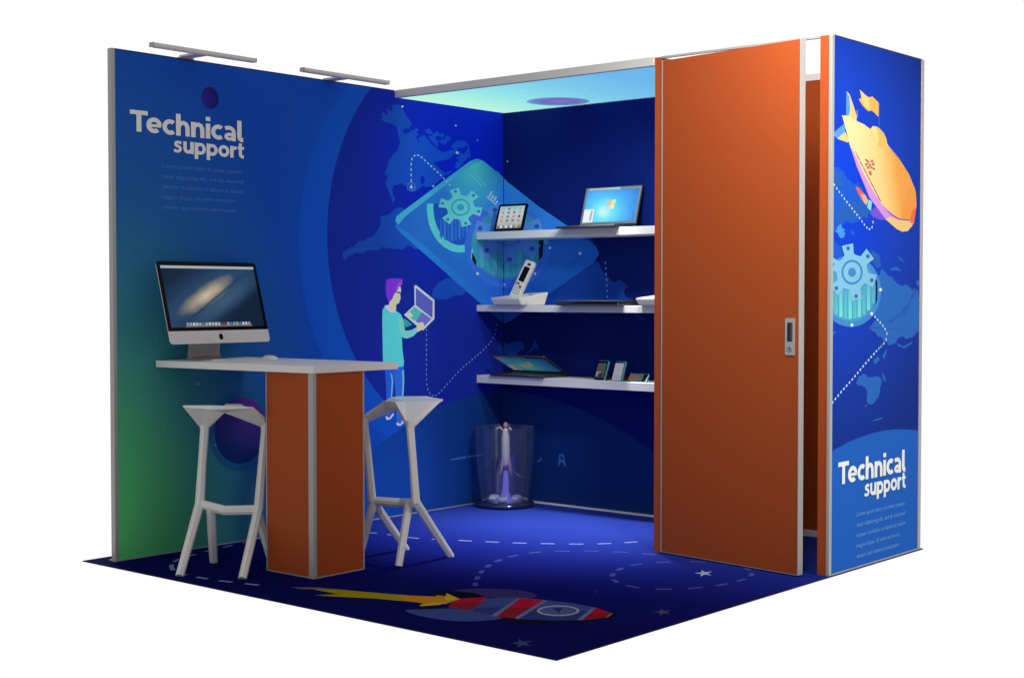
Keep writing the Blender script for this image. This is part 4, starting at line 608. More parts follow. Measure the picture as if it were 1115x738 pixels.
  ('Rroute',115,[(2.1736,0.8738),(2.1601,0.8672),(2.1557,0.8762),(2.1692,0.8828)]),
  ('Rroute',115,[(2.1459,0.86),(2.1326,0.8531),(2.128,0.862),(2.1413,0.8689)]),
  ('Rroute',115,[(2.1186,0.8456),(2.1054,0.8384),(2.1007,0.8472),(2.1138,0.8544)]),
  ('Rroute',115,[(2.0915,0.8307),(2.0784,0.8234),(2.0735,0.8322),(2.0866,0.8395)]),
  ('Rroute',115,[(2.0644,0.8156),(2.052,0.8086),(2.052,0.8201),(2.0595,0.8243)]),
  ('Rroute',116,[(2.0552,1.834),(2.0661,1.827),(2.0613,1.8194),(2.052,1.8253),(2.052,1.829)]),
  ('Rroute',116,[(2.0796,1.8185),(2.0907,1.8116),(2.0859,1.804),(2.0749,1.8109)]),
  ('Rroute',116,[(2.1042,1.8032),(2.1153,1.7965),(2.1107,1.7888),(2.0996,1.7955)]),
  ('Rroute',116,[(2.129,1.7884),(2.1403,1.7819),(2.1358,1.7741),(2.1245,1.7806)]),
  ('Rroute',116,[(2.1542,1.7741),(2.1655,1.7678),(2.1612,1.7599),(2.1498,1.7662)]),
  ('Rroute',116,[(2.1795,1.7601),(2.1909,1.7539),(2.1866,1.746),(2.1752,1.7522)]),
  ('Rroute',116,[(2.205,1.7462),(2.2164,1.7399),(2.212,1.732),(2.2006,1.7383)]),
  ('Rroute',116,[(2.2304,1.7321),(2.2417,1.7258),(2.2374,1.7179),(2.226,1.7242)]),
  ('Rroute',116,[(2.2557,1.718),(2.2671,1.7117),(2.2627,1.7038),(2.2513,1.7101)]),
  ('Rroute',116,[(2.2811,1.7039),(2.2924,1.6976),(2.288,1.6897),(2.2767,1.6961)]),
  ('Rroute',116,[(2.3064,1.6898),(2.3178,1.6835),(2.3134,1.6756),(2.302,1.6819)]),
  ('Rroute',116,[(2.3317,1.6755),(2.343,1.669),(2.3385,1.6612),(2.3272,1.6677)]),
  ('Rroute',116,[(2.3568,1.6609),(2.3681,1.6545),(2.3636,1.6467),(2.3523,1.6531)]),
  ('Rroute',116,[(2.3818,1.647),(2.3936,1.6415),(2.3897,1.6334),(2.378,1.6389)]),
  ('Rroute',116,[(2.4067,1.6378),(2.4196,1.6388),(2.4203,1.6298),(2.4073,1.6288)]),
  ('Rroute',116,[(2.4321,1.6432),(2.4422,1.6513),(2.4478,1.6442),(2.4377,1.6362)]),
  ('Rroute',116,[(2.4462,1.6618),(2.4443,1.6746),(2.4532,1.6759),(2.4551,1.6631)]),
 ],
 ('R', 'printed_airship'): [
  ('a_finblue',24,[(2.1721,2.2703),(2.2031,2.2532),(2.2128,2.1841),(2.2045,2.1571),(2.1713,2.154)]),
  ('a_cream',32,[(2.1745,2.2706),(2.203,2.259),(2.2346,2.2214),(2.2754,2.1666),(2.2758,2.1373),(2.2358,2.1366),(2.1983,2.1565),(2.2127,2.19),(2.2032,2.2474)]),
  ('a_finblue',25,[(2.052,2.0663),(2.1498,2.1155),(2.1648,2.0982),(2.1602,2.0745),(2.0902,2.0415),(2.052,2.0534)]),
  ('a_cream',26,[(2.0878,2.0413),(2.165,2.0808),(2.2062,2.0405),(2.1878,2.0326)]),
  ('a_lilac',27,[(2.2725,2.1899),(2.2888,2.1944),(2.2918,2.1623),(2.2755,2.1549)]),
  ('a_body',33,[(2.131,2.1543),(2.1983,2.1565),(2.2795,2.1405),(2.3493,2.132),(2.4203,2.1144),(2.4922,2.1086),(2.5724,2.0789),(2.6132,2.0487),(2.6819,2.0109),(2.7657,1.9655),(2.6253,2.0463),(2.7317,1.9933),(2.8408,1.9253),(2.9128,1.8535),(2.9302,1.771),(2.9003,1.6794),(2.8336,1.6383),(2.7687,1.6334),(2.7075,1.6449),(2.5869,1.6878),(2.4982,1.7375),(2.4112,1.7863),(2.3536,1.8488),(2.2828,1.9226),(2.2196,2.0085),(2.2026,2.0314),(2.181,2.0763)]),
  ('a_stripe',53,[(2.2169,2.0115),(2.243,2.0006),(2.3529,1.8946),(2.4391,1.8274),(2.5342,1.7645),(2.6009,1.7355),(2.737,1.6972),(2.8607,1.6938),(2.8921,1.6964),(2.8608,1.6883),(2.7295,1.6887),(2.6312,1.7031),(2.5869,1.6878),(2.4982,1.7375),(2.4112,1.7863),(2.3536,1.8488),(2.2828,1.9226)]),
  ('a_stripe',37,[(2.2169,2.0115),(2.2828,1.9226),(2.3536,1.8488),(2.4112,1.7863),(2.4982,1.7375),(2.6018,1.683),(2.5269,1.7622),(2.4249,1.82),(2.3531,1.8815)]),
  ('a_nose',38,[(2.8452,1.8567),(2.8921,1.8662),(2.921,1.8401),(2.9318,1.7711),(2.9079,1.6936),(2.861,1.6779),(2.7599,1.7015),(2.7817,1.7709)]),
  ('a_nose2',54,[(2.8834,1.7411),(2.9288,1.764),(2.9049,1.6865),(2.861,1.6807),(2.8605,1.7055)]),
  ('a_cream',39,[(2.5417,1.7529),(2.646,1.7118),(2.7371,1.6924),(2.8608,1.6883),(2.8847,1.6684),(2.8305,1.6382),(2.7687,1.6334),(2.7075,1.6449),(2.6018,1.6844)]),
  ('a_line',61,[(2.5417,1.7542),(2.6459,1.7172),(2.737,1.6972),(2.8607,1.6952),(2.8607,1.6924),(2.734,1.6929),(2.64,1.7129)]),
  ('a_hump',40,[(2.4177,2.1142),(2.4395,2.1311),(2.4787,2.1327),(2.5117,2.1272),(2.5585,2.1082),(2.5884,2.0802),(2.6025,2.0448),(2.5598,2.0324),(2.5065,2.0404),(2.4534,2.0753)]),
  ('a_humplt',55,[(2.4203,2.1144),(2.4395,2.1293),(2.4761,2.1313),(2.4922,2.1086),(2.5061,2.0675),(2.4932,2.0484),(2.4534,2.0783)]),
  ('a_flag',28,[(2.3062,2.2922),(2.3599,2.2742),(2.3985,2.2645),(2.4372,2.2727),(2.5031,2.2494),(2.5016,2.1817),(2.4318,2.2052),(2.3931,2.1985),(2.3352,2.2196),(2.2968,2.2453),(2.3245,2.2552)]),
  ('a_flaglt',34,[(2.3062,2.2922),(2.3663,2.2713),(2.4012,2.2618),(2.4098,2.2031),(2.3608,2.2162),(2.3349,2.2373),(2.3245,2.2552)]),
  ('a_pole',29,[(2.5018,2.2492),(2.511,2.249),(2.5129,2.1345),(2.505,2.1338)]),
  ('a_gond',30,[(2.4195,1.7142),(2.4692,1.7428),(2.5273,1.7355),(2.6048,1.6838),(2.5136,1.6849),(2.4484,1.6956)]),
  ('a_prop',35,[(2.2703,1.8297),(2.3008,1.8275),(2.3543,1.803),(2.4001,1.7693),(2.3806,1.7467),(2.3267,1.7755),(2.2914,1.8062)]),
  ('a_prop2',41,[(2.3264,1.7983),(2.3685,1.7972),(2.4001,1.7693),(2.3806,1.7467),(2.3521,1.7637)]),
  ('a_teal',42,[(2.4042,1.7761),(2.44,1.7679),(2.4293,1.7212),(2.3907,1.736)]),
  ('a_red',62,[(2.3604,1.9626),(2.3908,1.9586),(2.3941,1.9624),(2.3637,1.9664)]),
  ('a_red',63,[(2.3738,1.9696),(2.3759,1.9557),(2.3825,1.9564),(2.3804,1.9703)]),
  ('a_red',64,[(2.3774,1.9572),(2.4079,1.9532),(2.4113,1.957),(2.3807,1.9611)]),
  ('a_red',65,[(2.3909,1.9643),(2.393,1.9503),(2.3996,1.951),(2.3975,1.9649)]),
  ('a_red',66,[(2.4199,1.9662),(2.4488,1.9559),(2.4541,1.9588),(2.4251,1.9692)]),
  ('a_red',67,[(2.4474,1.9711),(2.4208,1.956),(2.4264,1.954),(2.4531,1.9691)]),
  ('a_red',68,[(2.3607,1.947),(2.3893,1.9367),(2.3944,1.9396),(2.3658,1.9499)]),
  ('a_red',69,[(2.3879,1.9518),(2.3616,1.9368),(2.3672,1.9348),(2.3935,1.9498)]),
  ('a_red',70,[(2.3946,1.944),(2.4252,1.9399),(2.4286,1.9437),(2.3979,1.9478)]),
  ('a_red',71,[(2.4081,1.951),(2.4102,1.9371),(2.4169,1.9377),(2.4148,1.9517)]),
  ('a_red',72,[(2.4315,1.9519),(2.4606,1.9415),(2.4658,1.9444),(2.4367,1.9548)]),
  ('a_red',73,[(2.4592,1.9567),(2.4325,1.9416),(2.4381,1.9396),(2.4648,1.9547)]),
  ('a_red',74,[(2.3778,1.9325),(2.4065,1.922),(2.4117,1.925),(2.383,1.9354)]),
  ('a_red',75,[(2.4052,1.9372),(2.3788,1.9223),(2.3843,1.9202),(2.4108,1.9352)]),
  ('a_red',76,[(2.409,1.9318),(2.4397,1.9277),(2.4431,1.9315),(2.4124,1.9357)]),
  ('a_red',77,[(2.4225,1.9389),(2.4247,1.9249),(2.4314,1.9255),(2.4292,1.9395)]),
  ('a_red',78,[(2.4376,1.9271),(2.4685,1.9229),(2.4719,1.9268),(2.441,1.931)]),
  ('a_red',79,[(2.4512,1.9342),(2.4534,1.9201),(2.4601,1.9208),(2.458,1.9348)]),
  ('a_red',80,[(2.3994,1.9122),(2.4282,1.9017),(2.4334,1.9046),(2.4046,1.9151)]),
  ('a_red',81,[(2.4268,1.9169),(2.4003,1.902),(2.4059,1.8999),(2.4325,1.9149)]),
  ('a_red',82,[(2.4066,1.8988),(2.4373,1.8945),(2.4407,1.8984),(2.41,1.9026)]),
  ('a_red',83,[(2.4202,1.9058),(2.4223,1.8918),(2.429,1.8924),(2.4269,1.9064)]),
  ('a_purple',84,[(2.2598,1.9936),(2.2736,1.9881),(2.2788,1.991),(2.2649,1.9964)]),
  ('a_purple',85,[(2.2711,1.9839),(2.2851,1.9752),(2.2912,1.9776),(2.2773,1.9863)]),
  ('a_purple',86,[(2.283,1.9739),(2.297,1.9652),(2.3031,1.9676),(2.2891,1.9763)]),
  ('a_purple',87,[(2.2953,1.9637),(2.3093,1.9582),(2.3146,1.9611),(2.3006,1.9666)]),
  ('a_purple',88,[(2.3068,1.954),(2.3209,1.9452),(2.3271,1.9476),(2.313,1.9564)]),
  ('a_purple',89,[(2.3188,1.944),(2.3329,1.9352),(2.3391,1.9375),(2.325,1.9463)]),
  ('a_purple',90,[(2.3312,1.9337),(2.3453,1.9281),(2.3506,1.9309),(2.3365,1.9365)]),
  ('a_purple',91,[(2.3428,1.9239),(2.357,1.915),(2.3632,1.9173),(2.349,1.9262)]),
  ('a_purple',92,[(2.3548,1.9138),(2.3691,1.9049),(2.3753,1.9072),(2.3611,1.9161)]),
  ('a_purple',93,[(2.3674,1.9034),(2.3816,1.8977),(2.3869,1.9006),(2.3727,1.9062)]),
  ('a_purple',94,[(2.379,1.8935),(2.3933,1.8845),(2.3996,1.8869),(2.3853,1.8958)]),
  ('a_purple',95,[(2.3912,1.8833),(2.4055,1.8743),(2.4119,1.8766),(2.3975,1.8856)]),
  ('a_purple',96,[(2.4039,1.8728),(2.4182,1.8671),(2.4236,1.8699),(2.4092,1.8757)]),
  ('a_purple',97,[(2.4156,1.8628),(2.43,1.8538),(2.4364,1.8561),(2.4219,1.8652)]),
  ('a_purple',98,[(2.4279,1.8526),(2.4423,1.8435),(2.4487,1.8458),(2.4342,1.8549)]),
  ('a_purple',99,[(2.4406,1.842),(2.4551,1.8362),(2.4605,1.8391),(2.446,1.8449)]),
  ('a_purple',100,[(2.4525,1.832),(2.467,1.8228),(2.4734,1.8252),(2.4589,1.8343)]),
  ('a_purple',101,[(2.4648,1.8216),(2.4794,1.8125),(2.4858,1.8148),(2.4712,1.8239)]),
  ('a_purple',102,[(2.4777,1.811),(2.4923,1.8051),(2.4977,1.8079),(2.4832,1.8138)]),
  ('a_purple',103,[(2.4897,1.8008),(2.5043,1.7916),(2.5108,1.7939),(2.4961,1.8031)]),
  ('a_purple',104,[(2.5021,1.7904),(2.5168,1.7811),(2.5233,1.7834),(2.5086,1.7927)]),
  ('a_purple',105,[(2.5151,1.7797),(2.5298,1.7737),(2.5353,1.7765),(2.5206,1.7825)]),
 ],
 ('F', 'printed_rocket'): [
  ('k_dark',1,[(1.8247,0.5385),(1.8793,0.6798),(2.0355,0.6839),(2.1126,0.6242),(2.0602,0.5235),(1.9419,0.5462)]),
  ('k_dark',2,[(1.9992,0.3081),(2.1101,0.3923),(2.1853,0.362),(2.1344,0.2668),(2.0181,0.2398)]),
  ('k_dark',3,[(2.3277,0.2813),(2.5948,0.4028),(2.7304,0.5768),(2.7418,0.7355),(2.6804,0.7544),(2.5191,0.4947),(2.3279,0.3311)]),
  ('k_fin',16,[(1.8842,0.6543),(1.8839,0.6677),(1.8916,0.6891),(1.9051,0.7146),(1.9222,0.7404),(1.9407,0.7624),(1.962,0.7812),(1.9874,0.7994),(2.0149,0.816),(2.0423,0.8302),(2.0675,0.8409),(2.0907,0.8479),(2.1131,0.852),(2.1346,0.8534),(2.155,0.8524),(2.1742,0.8492),(2.1929,0.843),(2.2115,0.8336),(2.2284,0.8224),(2.2422,0.8107),(2.2516,0.7997),(2.2565,0.7894),(2.2579,0.779),(2.256,0.7684),(2.2508,0.7576),(2.2424,0.7465),(2.2292,0.7347),(2.2109,0.7221),(2.1903,0.7095),(2.17,0.6975),(2.1527,0.6867),(2.1394,0.6762),(2.1285,0.6658),(2.1182,0.6565),(2.1068,0.6497),(2.0927,0.6467),(2.0751,0.6495),(2.0551,0.6575),(2.0337,0.6673),(2.0117,0.676),(1.9902,0.6801),(1.9666,0.6767),(1.9403,0.6677),(1.9152,0.6579),(1.8952,0.6519)]),
  ('k_fin2',17,[(2.0103,0.2331),(2.0124,0.2444),(2.0222,0.2577),(2.0365,0.2721),(2.052,0.2869),(2.0657,0.3015),(2.0771,0.3164),(2.0885,0.3322),(2.1003,0.3478),(2.1128,0.3623),(2.1266,0.3746),(2.1418,0.3848),(2.1581,0.3935),(2.1752,0.4006),(2.1929,0.4061),(2.2109,0.41),(2.2293,0.4119),(2.2481,0.4119),(2.2674,0.4104),(2.2872,0.4078),(2.3075,0.4046),(2.3309,0.4016),(2.3574,0.3985),(2.3831,0.3941),(2.4039,0.3872),(2.4161,0.3767),(2.4178,0.3608),(2.4117,0.3403),(2.4008,0.3179),(2.3878,0.2963),(2.3755,0.278),(2.364,0.2632),(2.3514,0.2499),(2.3377,0.2381),(2.3226,0.2278),(2.3062,0.2188),(2.288,0.2113),(2.2679,0.2052),(2.2467,0.2005),(2.2249,0.1971),(2.2033,0.1947),(2.1813,0.1935),(2.1583,0.1936),(2.1353,0.1948),(2.1131,0.1971),(2.0926,0.2005),(2.0721,0.2047),(2.0511,0.2098),(2.0321,0.2161),(2.0176,0.2238)]),
  ('k_red',18,[(2.0247,0.549),(2.0932,0.6528),(2.1555,0.5718),(2.1902,0.4715),(2.2136,0.407),(2.1068,0.3895),(2.0693,0.4488)]),
  ('k_red2',20,[(2.077,0.4663),(2.1555,0.5718),(2.1902,0.4715),(2.2136,0.407),(2.1068,0.3895)]),
  ('k_body',19,[(2.2222,0.404),(2.1386,0.5354),(2.1126,0.6242),(2.1499,0.6899),(2.2233,0.7415),(2.3182,0.7665),(2.4541,0.7943),(2.5796,0.7885),(2.6936,0.7452),(2.7277,0.6631),(2.6939,0.57),(2.5975,0.4778),(2.4773,0.4142),(2.3866,0.3914),(2.3152,0.3959)]),
  ('k_body2',21,[(2.1972,0.4508),(2.3285,0.5898),(2.6851,0.7482),(2.7277,0.6631),(2.6939,0.57),(2.5975,0.4778),(2.4773,0.4142),(2.3866,0.3914),(2.3152,0.3959),(2.2321,0.402)]),
  ('k_red',23,[(2.2215,0.7229),(2.3236,0.7599),(2.3758,0.6143),(2.3022,0.5513)]),
  ('k_red2',24,[(2.3022,0.5513),(2.3758,0.6143),(2.4512,0.4166),(2.3789,0.3848)]),
  ('k_light',25,[(2.3236,0.7599),(2.3424,0.7649),(2.4766,0.4087),(2.4512,0.4166)]),
  ('k_light',26,[(2.2141,0.711),(2.2215,0.7229),(2.3789,0.3848),(2.3491,0.3895)]),
  ('k_red',27,[(2.5877,0.7849),(2.6936,0.7452),(2.6282,0.6688)]),
  ('k_red2',28,[(2.6282,0.6688),(2.6936,0.7452),(2.7277,0.6631),(2.6844,0.5619)]),
  ('k_light',29,[(2.5717,0.7818),(2.5877,0.7849),(2.6844,0.5619),(2.6663,0.5513)]),
  ('k_tip',33,[(2.6936,0.7452),(2.7081,0.7371),(2.7318,0.6716),(2.7277,0.6631)]),
  ('k_dark',30,[(2.6843,0.7578),(2.7425,0.736),(2.7368,0.651)]),
  ('k_win',34,[(2.5689,0.6953),(2.5779,0.682),(2.5851,0.6676),(2.5901,0.6525),(2.5929,0.6372),(2.5935,0.6219),(2.5919,0.607),(2.588,0.593),(2.5821,0.58),(2.5742,0.5685),(2.5646,0.5586),(2.5534,0.5507),(2.5409,0.5448),(2.5275,0.5412),(2.5134,0.5399),(2.499,0.541),(2.4845,0.5445),(2.4705,0.5502),(2.4571,0.5581),(2.4447,0.568),(2.4336,0.5796),(2.4242,0.5928),(2.4166,0.6071),(2.4111,0.6222),(2.4078,0.6378),(2.4068,0.6535),(2.4082,0.6688),(2.4119,0.6833),(2.4178,0.6968),(2.4259,0.7088),(2.4358,0.719),(2.4474,0.7272),(2.4603,0.7332),(2.4742,0.7367),(2.4888,0.7377),(2.5036,0.7363),(2.5183,0.7324),(2.5326,0.7261),(2.546,0.7177),(2.5582,0.7074)]),
  ('k_winin',37,[(2.5598,0.6875),(2.5667,0.6772),(2.572,0.6659),(2.5755,0.654),(2.5771,0.6417),(2.577,0.6293),(2.575,0.6172),(2.5711,0.6056),(2.5656,0.5948),(2.5586,0.5851),(2.5501,0.5766),(2.5405,0.5696),(2.5299,0.5643),(2.5186,0.5607),(2.5069,0.559),(2.4949,0.5592),(2.4832,0.5613),(2.4718,0.5653),(2.4611,0.5711),(2.4513,0.5785),(2.4427,0.5874),(2.4356,0.5976),(2.43,0.6088),(2.4262,0.6208),(2.4242,0.6332),(2.4242,0.6458),(2.426,0.6582),(2.4298,0.6701),(2.4353,0.6812),(2.4425,0.6913),(2.4511,0.7),(2.461,0.7071),(2.4719,0.7125),(2.4835,0.7161),(2.4956,0.7177),(2.5077,0.7172),(2.5197,0.7148),(2.5311,0.7105),(2.5418,0.7044),(2.5515,0.6967)]),
  ('k_winglint',38,[(2.4542,0.6548),(2.4782,0.6966),(2.5267,0.6126)]),
  ('k_flame',22,[(1.2874,0.2364),(1.3811,0.311),(1.5496,0.3614),(1.7272,0.4216),(1.8131,0.4526),(1.9164,0.5094),(1.9046,0.5362),(1.9557,0.5482),(1.9052,0.5899),(2.0339,0.5423),(2.0565,0.4346),(2.0111,0.3313),(1.9889,0.337),(1.9694,0.3802),(1.9437,0.3834),(1.8511,0.3448),(1.7458,0.3114),(1.5765,0.2239),(1.4958,0.1918),(1.5626,0.2701),(1.3999,0.2717),(1.3486,0.2388)]),
  ('k_flame2',31,[(1.7611,0.4346),(1.8131,0.4526),(1.9164,0.5094),(1.9046,0.5362),(1.9628,0.5491),(2.0162,0.5014),(2.0513,0.4402),(1.9694,0.3802),(1.8902,0.363)]),
  ('k_flame3',35,[(1.9056,0.5956),(2.0339,0.5423),(2.0171,0.4766),(1.9707,0.5141)]),
  ('k_flame3',36,[(2.0006,0.3273),(1.9847,0.3933),(2.0356,0.4569),(2.0476,0.3972)]),
  ('k_grey',32,[(1.2874,0.2364),(1.3811,0.311),(1.4833,0.343),(1.3999,0.2717),(1.3486,0.2388)]),
 ],
 ('F', 'printed_route'): [
  ('fdash',4,[(0.4754,0.1687),(0.4161,0.2145),(0.4295,0.2319),(0.4889,0.1861)]),
  ('fdash',4,[(0.3608,0.2694),(0.3165,0.3299),(0.3342,0.3429),(0.3785,0.2824)]),
  ('fdash',4,[(0.2859,0.4023),(0.2667,0.4748),(0.288,0.4804),(0.3072,0.408)]),
  ('fdash',4,[(0.2454,0.547),(0.2282,0.62),(0.2496,0.6251),(0.2668,0.5521)]),
  ('fdash',4,[(0.2124,0.6933),(0.1949,0.7662),(0.2163,0.7713),(0.2338,0.6984)]),
  ('fdash',4,[(0.1808,0.8409),(0.1699,0.915),(0.1916,0.9182),(0.2025,0.8441)]),
  ('fdash',4,[(0.1684,0.9921),(0.1718,1.067),(0.1938,1.066),(0.1903,0.9911)]),
  ('fdash',4,[(0.1804,1.1435),(0.1976,1.2164),(0.219,1.2114),(0.2018,1.1385)]),
  ('fdash',4,[(0.2273,1.2888),(0.2654,1.3533),(0.2843,1.3421),(0.2462,1.2776)]),
  ('fdash',4,[(0.3137,1.4143),(0.3674,1.4667),(0.3828,1.4509),(0.3291,1.3986)]),
  ('fdash',4,[(0.4319,1.513),(0.5017,1.5391),(0.5094,1.5185),(0.4396,1.4924)]),
  ('fdash',4,[(0.5796,1.5461),(0.6544,1.5509),(0.6558,1.5289),(0.581,1.5241)]),
  ('fdash',4,[(0.7285,1.5512),(0.8025,1.5619),(0.8057,1.5402),(0.7317,1.5294)]),
  ('fdash',4,[(0.8686,1.5887),(0.9354,1.6229),(0.9454,1.6034),(0.8787,1.5692)]),
  ('fdash',4,[(1.0027,1.657),(1.071,1.6881),(1.0801,1.6681),(1.0119,1.637)]),
  ('fdash',4,[(1.139,1.719),(1.2063,1.752),(1.216,1.7322),(1.1487,1.6993)]),
  ('fdash',4,[(1.2721,1.7864),(1.3368,1.8243),(1.3479,1.8053),(1.2832,1.7674)]),
  ('fdash',4,[(1.3985,1.8652),(1.4596,1.9086),(1.4724,1.8906),(1.4112,1.8472)]),
  ('fdash',4,[(1.5194,1.9529),(1.5783,1.9994),(1.5919,1.9821),(1.5331,1.9356)]),
  ('fdash',4,[(1.6305,2.0492),(1.6762,2.1087),(1.6936,2.0953),(1.648,2.0358)]),
  ('fdash',4,[(1.7166,2.1696),(1.7513,2.236),(1.7708,2.2258),(1.7361,2.1594)]),
  ('fdash',5,[(0.4876,0.1869),(0.5527,0.1496),(0.5417,0.1305),(0.4767,0.1679)]),
  ('fdash',5,[(0.6192,0.1273),(0.6937,0.1192),(0.6913,0.0973),(0.6168,0.1054)]),
  ('fdash',5,[(0.7665,0.1198),(0.8413,0.126),(0.8431,0.1041),(0.7684,0.0979)]),
  ('fdash',5,[(0.9144,0.1347),(0.9879,0.1497),(0.9923,0.1282),(0.9189,0.1131)]),
  ('fdash',5,[(1.0604,0.1671),(1.1332,0.1852),(1.1385,0.1638),(1.0657,0.1457)]),
  ('fdash2',6,[(1.9854,0.6784),(1.9347,0.7337),(1.9524,0.7499),(2.0031,0.6946)]),
  ('fdash2',6,[(1.8841,0.7895),(1.8352,0.8463),(1.8533,0.862),(1.9023,0.8052)]),
  ('fdash2',6,[(1.7875,0.9055),(1.7432,0.966),(1.7626,0.9801),(1.8069,0.9196)]),
  ('fdash2',6,[(1.7006,1.0287),(1.6605,1.092),(1.6808,1.1049),(1.7209,1.0415)]),
  ('fdash2',6,[(1.6233,1.1587),(1.5906,1.2262),(1.6122,1.2366),(1.6449,1.1691)]),
  ('fdash2',6,[(1.5612,1.297),(1.5383,1.3684),(1.5612,1.3757),(1.5841,1.3043)]),
  ('fdash2',6,[(1.523,1.4449),(1.519,1.5197),(1.543,1.521),(1.547,1.4462)]),
  ('fdash2',6,[(1.5288,1.5988),(1.5544,1.669),(1.5769,1.6608),(1.5513,1.5906)]),
  ('fdash2',6,[(1.6001,1.7342),(1.6513,1.789),(1.6688,1.7726),(1.6177,1.7178)]),
  ('fdash2',6,[(1.7102,1.839),(1.771,1.8829),(1.785,1.8635),(1.7243,1.8196)]),
  ('fdash2',6,[(1.8383,1.9221),(1.908,1.9498),(1.9168,1.9275),(1.8472,1.8998)]),
  ('fdash2',6,[(1.9817,1.9715),(2.0549,1.9876),(2.0601,1.9642),(1.9869,1.9481)]),
  ('fdash2',7,[(2.2329,1.8539),(2.1909,1.7918),(2.171,1.8053),(2.213,1.8674)]),
  ('fdash2',7,[(2.16,1.7287),(2.1448,1.6557),(2.1213,1.6606),(2.1365,1.7336)]),
  ('fdash2',7,[(2.1515,1.5866),(2.1703,1.5141),(2.147,1.5081),(2.1282,1.5806)]),
  ('fdash2',7,[(2.1986,1.4486),(2.238,1.3849),(2.2176,1.3723),(2.1782,1.436)]),
  ('fdash2',7,[(2.2851,1.3318),(2.343,1.2845),(2.3278,1.2659),(2.2699,1.3132)]),
  ('fdash2',7,[(2.4056,1.2604),(2.4801,1.2579),(2.4793,1.2339),(2.4048,1.2365)]),
  ('fdash2',7,[(2.5437,1.278),(2.6035,1.3228),(2.6179,1.3035),(2.5581,1.2588)]),
  ('fdash2',7,[(2.6464,1.3773),(2.6805,1.444),(2.7019,1.4331),(2.6678,1.3664)]),
  ('fdash2',7,[(2.7042,1.5115),(2.7183,1.5851),(2.7419,1.5806),(2.7278,1.507)]),
  ('fdash2',7,[(2.7226,1.6572),(2.7197,1.7321),(2.7436,1.7331),(2.7466,1.6581)]),
  ('fdash2',7,[(2.7056,1.8004),(2.6722,1.8674),(2.6936,1.8781),(2.7271,1.8112)]),
  ('fdash2',7,[(2.6294,1.9218),(2.5691,1.9659),(2.5833,1.9853),(2.6436,1.9412)]),
  ('fdash2',7,[(2.5052,1.9838),(2.4304,1.9804),(2.4293,2.0044),(2.5041,2.0078)]),
  ('fdash2',7,[(2.3643,1.961),(2.2997,1.923),(2.2875,1.9437),(2.3522,1.9817)]),
 ],
 ('F', 'printed_stars'): [
  ('star1',8,[(2.4602,1.7826),(2.4918,1.7304),(2.4755,1.6971),(2.511,1.6987),(2.5416,1.6479),(2.5326,1.6996),(2.5678,1.701),(2.5271,1.7317),(2.5181,1.7846),(2.5018,1.7509)]),
  ('star2',9,[(2.8007,0.9473),(2.8273,0.9057),(2.8127,0.8776),(2.8434,0.8805),(2.8693,0.8399),(2.8622,0.8823),(2.8927,0.885),(2.8579,0.9085),(2.8508,0.9516),(2.8363,0.9231)]),
  ('star3',10,[(2.6964,0.1539),(2.7293,0.1117),(2.7127,0.0804),(2.7492,0.0862),(2.7811,0.0453),(2.7716,0.0898),(2.8078,0.0953),(2.7657,0.1173),(2.7562,0.1628),(2.7395,0.1311)]),
  ('star3',11,[(2.3908,1.0519),(2.3952,1.0426),(2.3937,1.036),(2.3873,1.0359),(2.3797,1.0424),(2.3753,1.0516),(2.3768,1.0583),(2.3832,1.0584)]),
  ('star3',12,[(2.8043,2.2108),(2.8084,2.1987),(2.8065,2.1906),(2.7998,2.1913),(2.7921,2.2003),(2.788,2.2124),(2.7899,2.2205),(2.7966,2.2198)]),
  ('star3',13,[(2.9669,1.4925),(2.9704,1.4826),(2.9686,1.4758),(2.9626,1.476),(2.9559,1.4831),(2.9524,1.4929),(2.9542,1.4998),(2.9603,1.4996)]),
  ('star3',14,[(1.3104,1.1257),(1.3171,1.1152),(1.3162,1.1078),(1.3083,1.1077),(1.2979,1.1151),(1.2912,1.1256),(1.292,1.1331),(1.3,1.1331)]),
  ('star3',15,[(0.5311,0.7991),(0.5394,0.7888),(0.5391,0.7814),(0.5304,0.7811),(0.5182,0.7881),(0.5099,0.7984),(0.5102,0.8059),(0.519,0.8062)]),
 ],
}

# ------------------------------------------------------------------ ordinary materials
M_orange = mat("orange_laminate", (.44, .082, .020), .5, 0, .10, .05)
M_white = mat("white_laminate", (.86, .855, .835), .4, 0, .4, .05)
M_alu = mat("anodised_aluminium", (.46, .46, .445), .42, .25, .5)
M_ltalu = mat("light_aluminium", (.76, .75, .72), .4, .1, .5)
M_skirt = mat("white_skirting", (.93, .93, .93), .35)
M_stool = mat("white_polypropylene", (.86, .85, .83), .28, 0, .5)
M_black = mat("black_glass", (.004, .004, .005), .15, 0, .12)
M_dark = mat("dark_plastic", (.03, .032, .036), .35)
M_graph = mat("graphite_shell", (.03, .033, .038), .4, .1)
M_silver = mat("silver_shell", (.74, .74, .735), .35, .1)
M_panel = mat("panel_core", (.05, .07, .18), .6)
M_key = mat("key_cap", (.018, .018, .02), .5)
M_phonew = mat("ivory_plastic", (.72, .71, .66), .35)
M_teal = mat("teal_shell", (.12, .42, .45), .3)

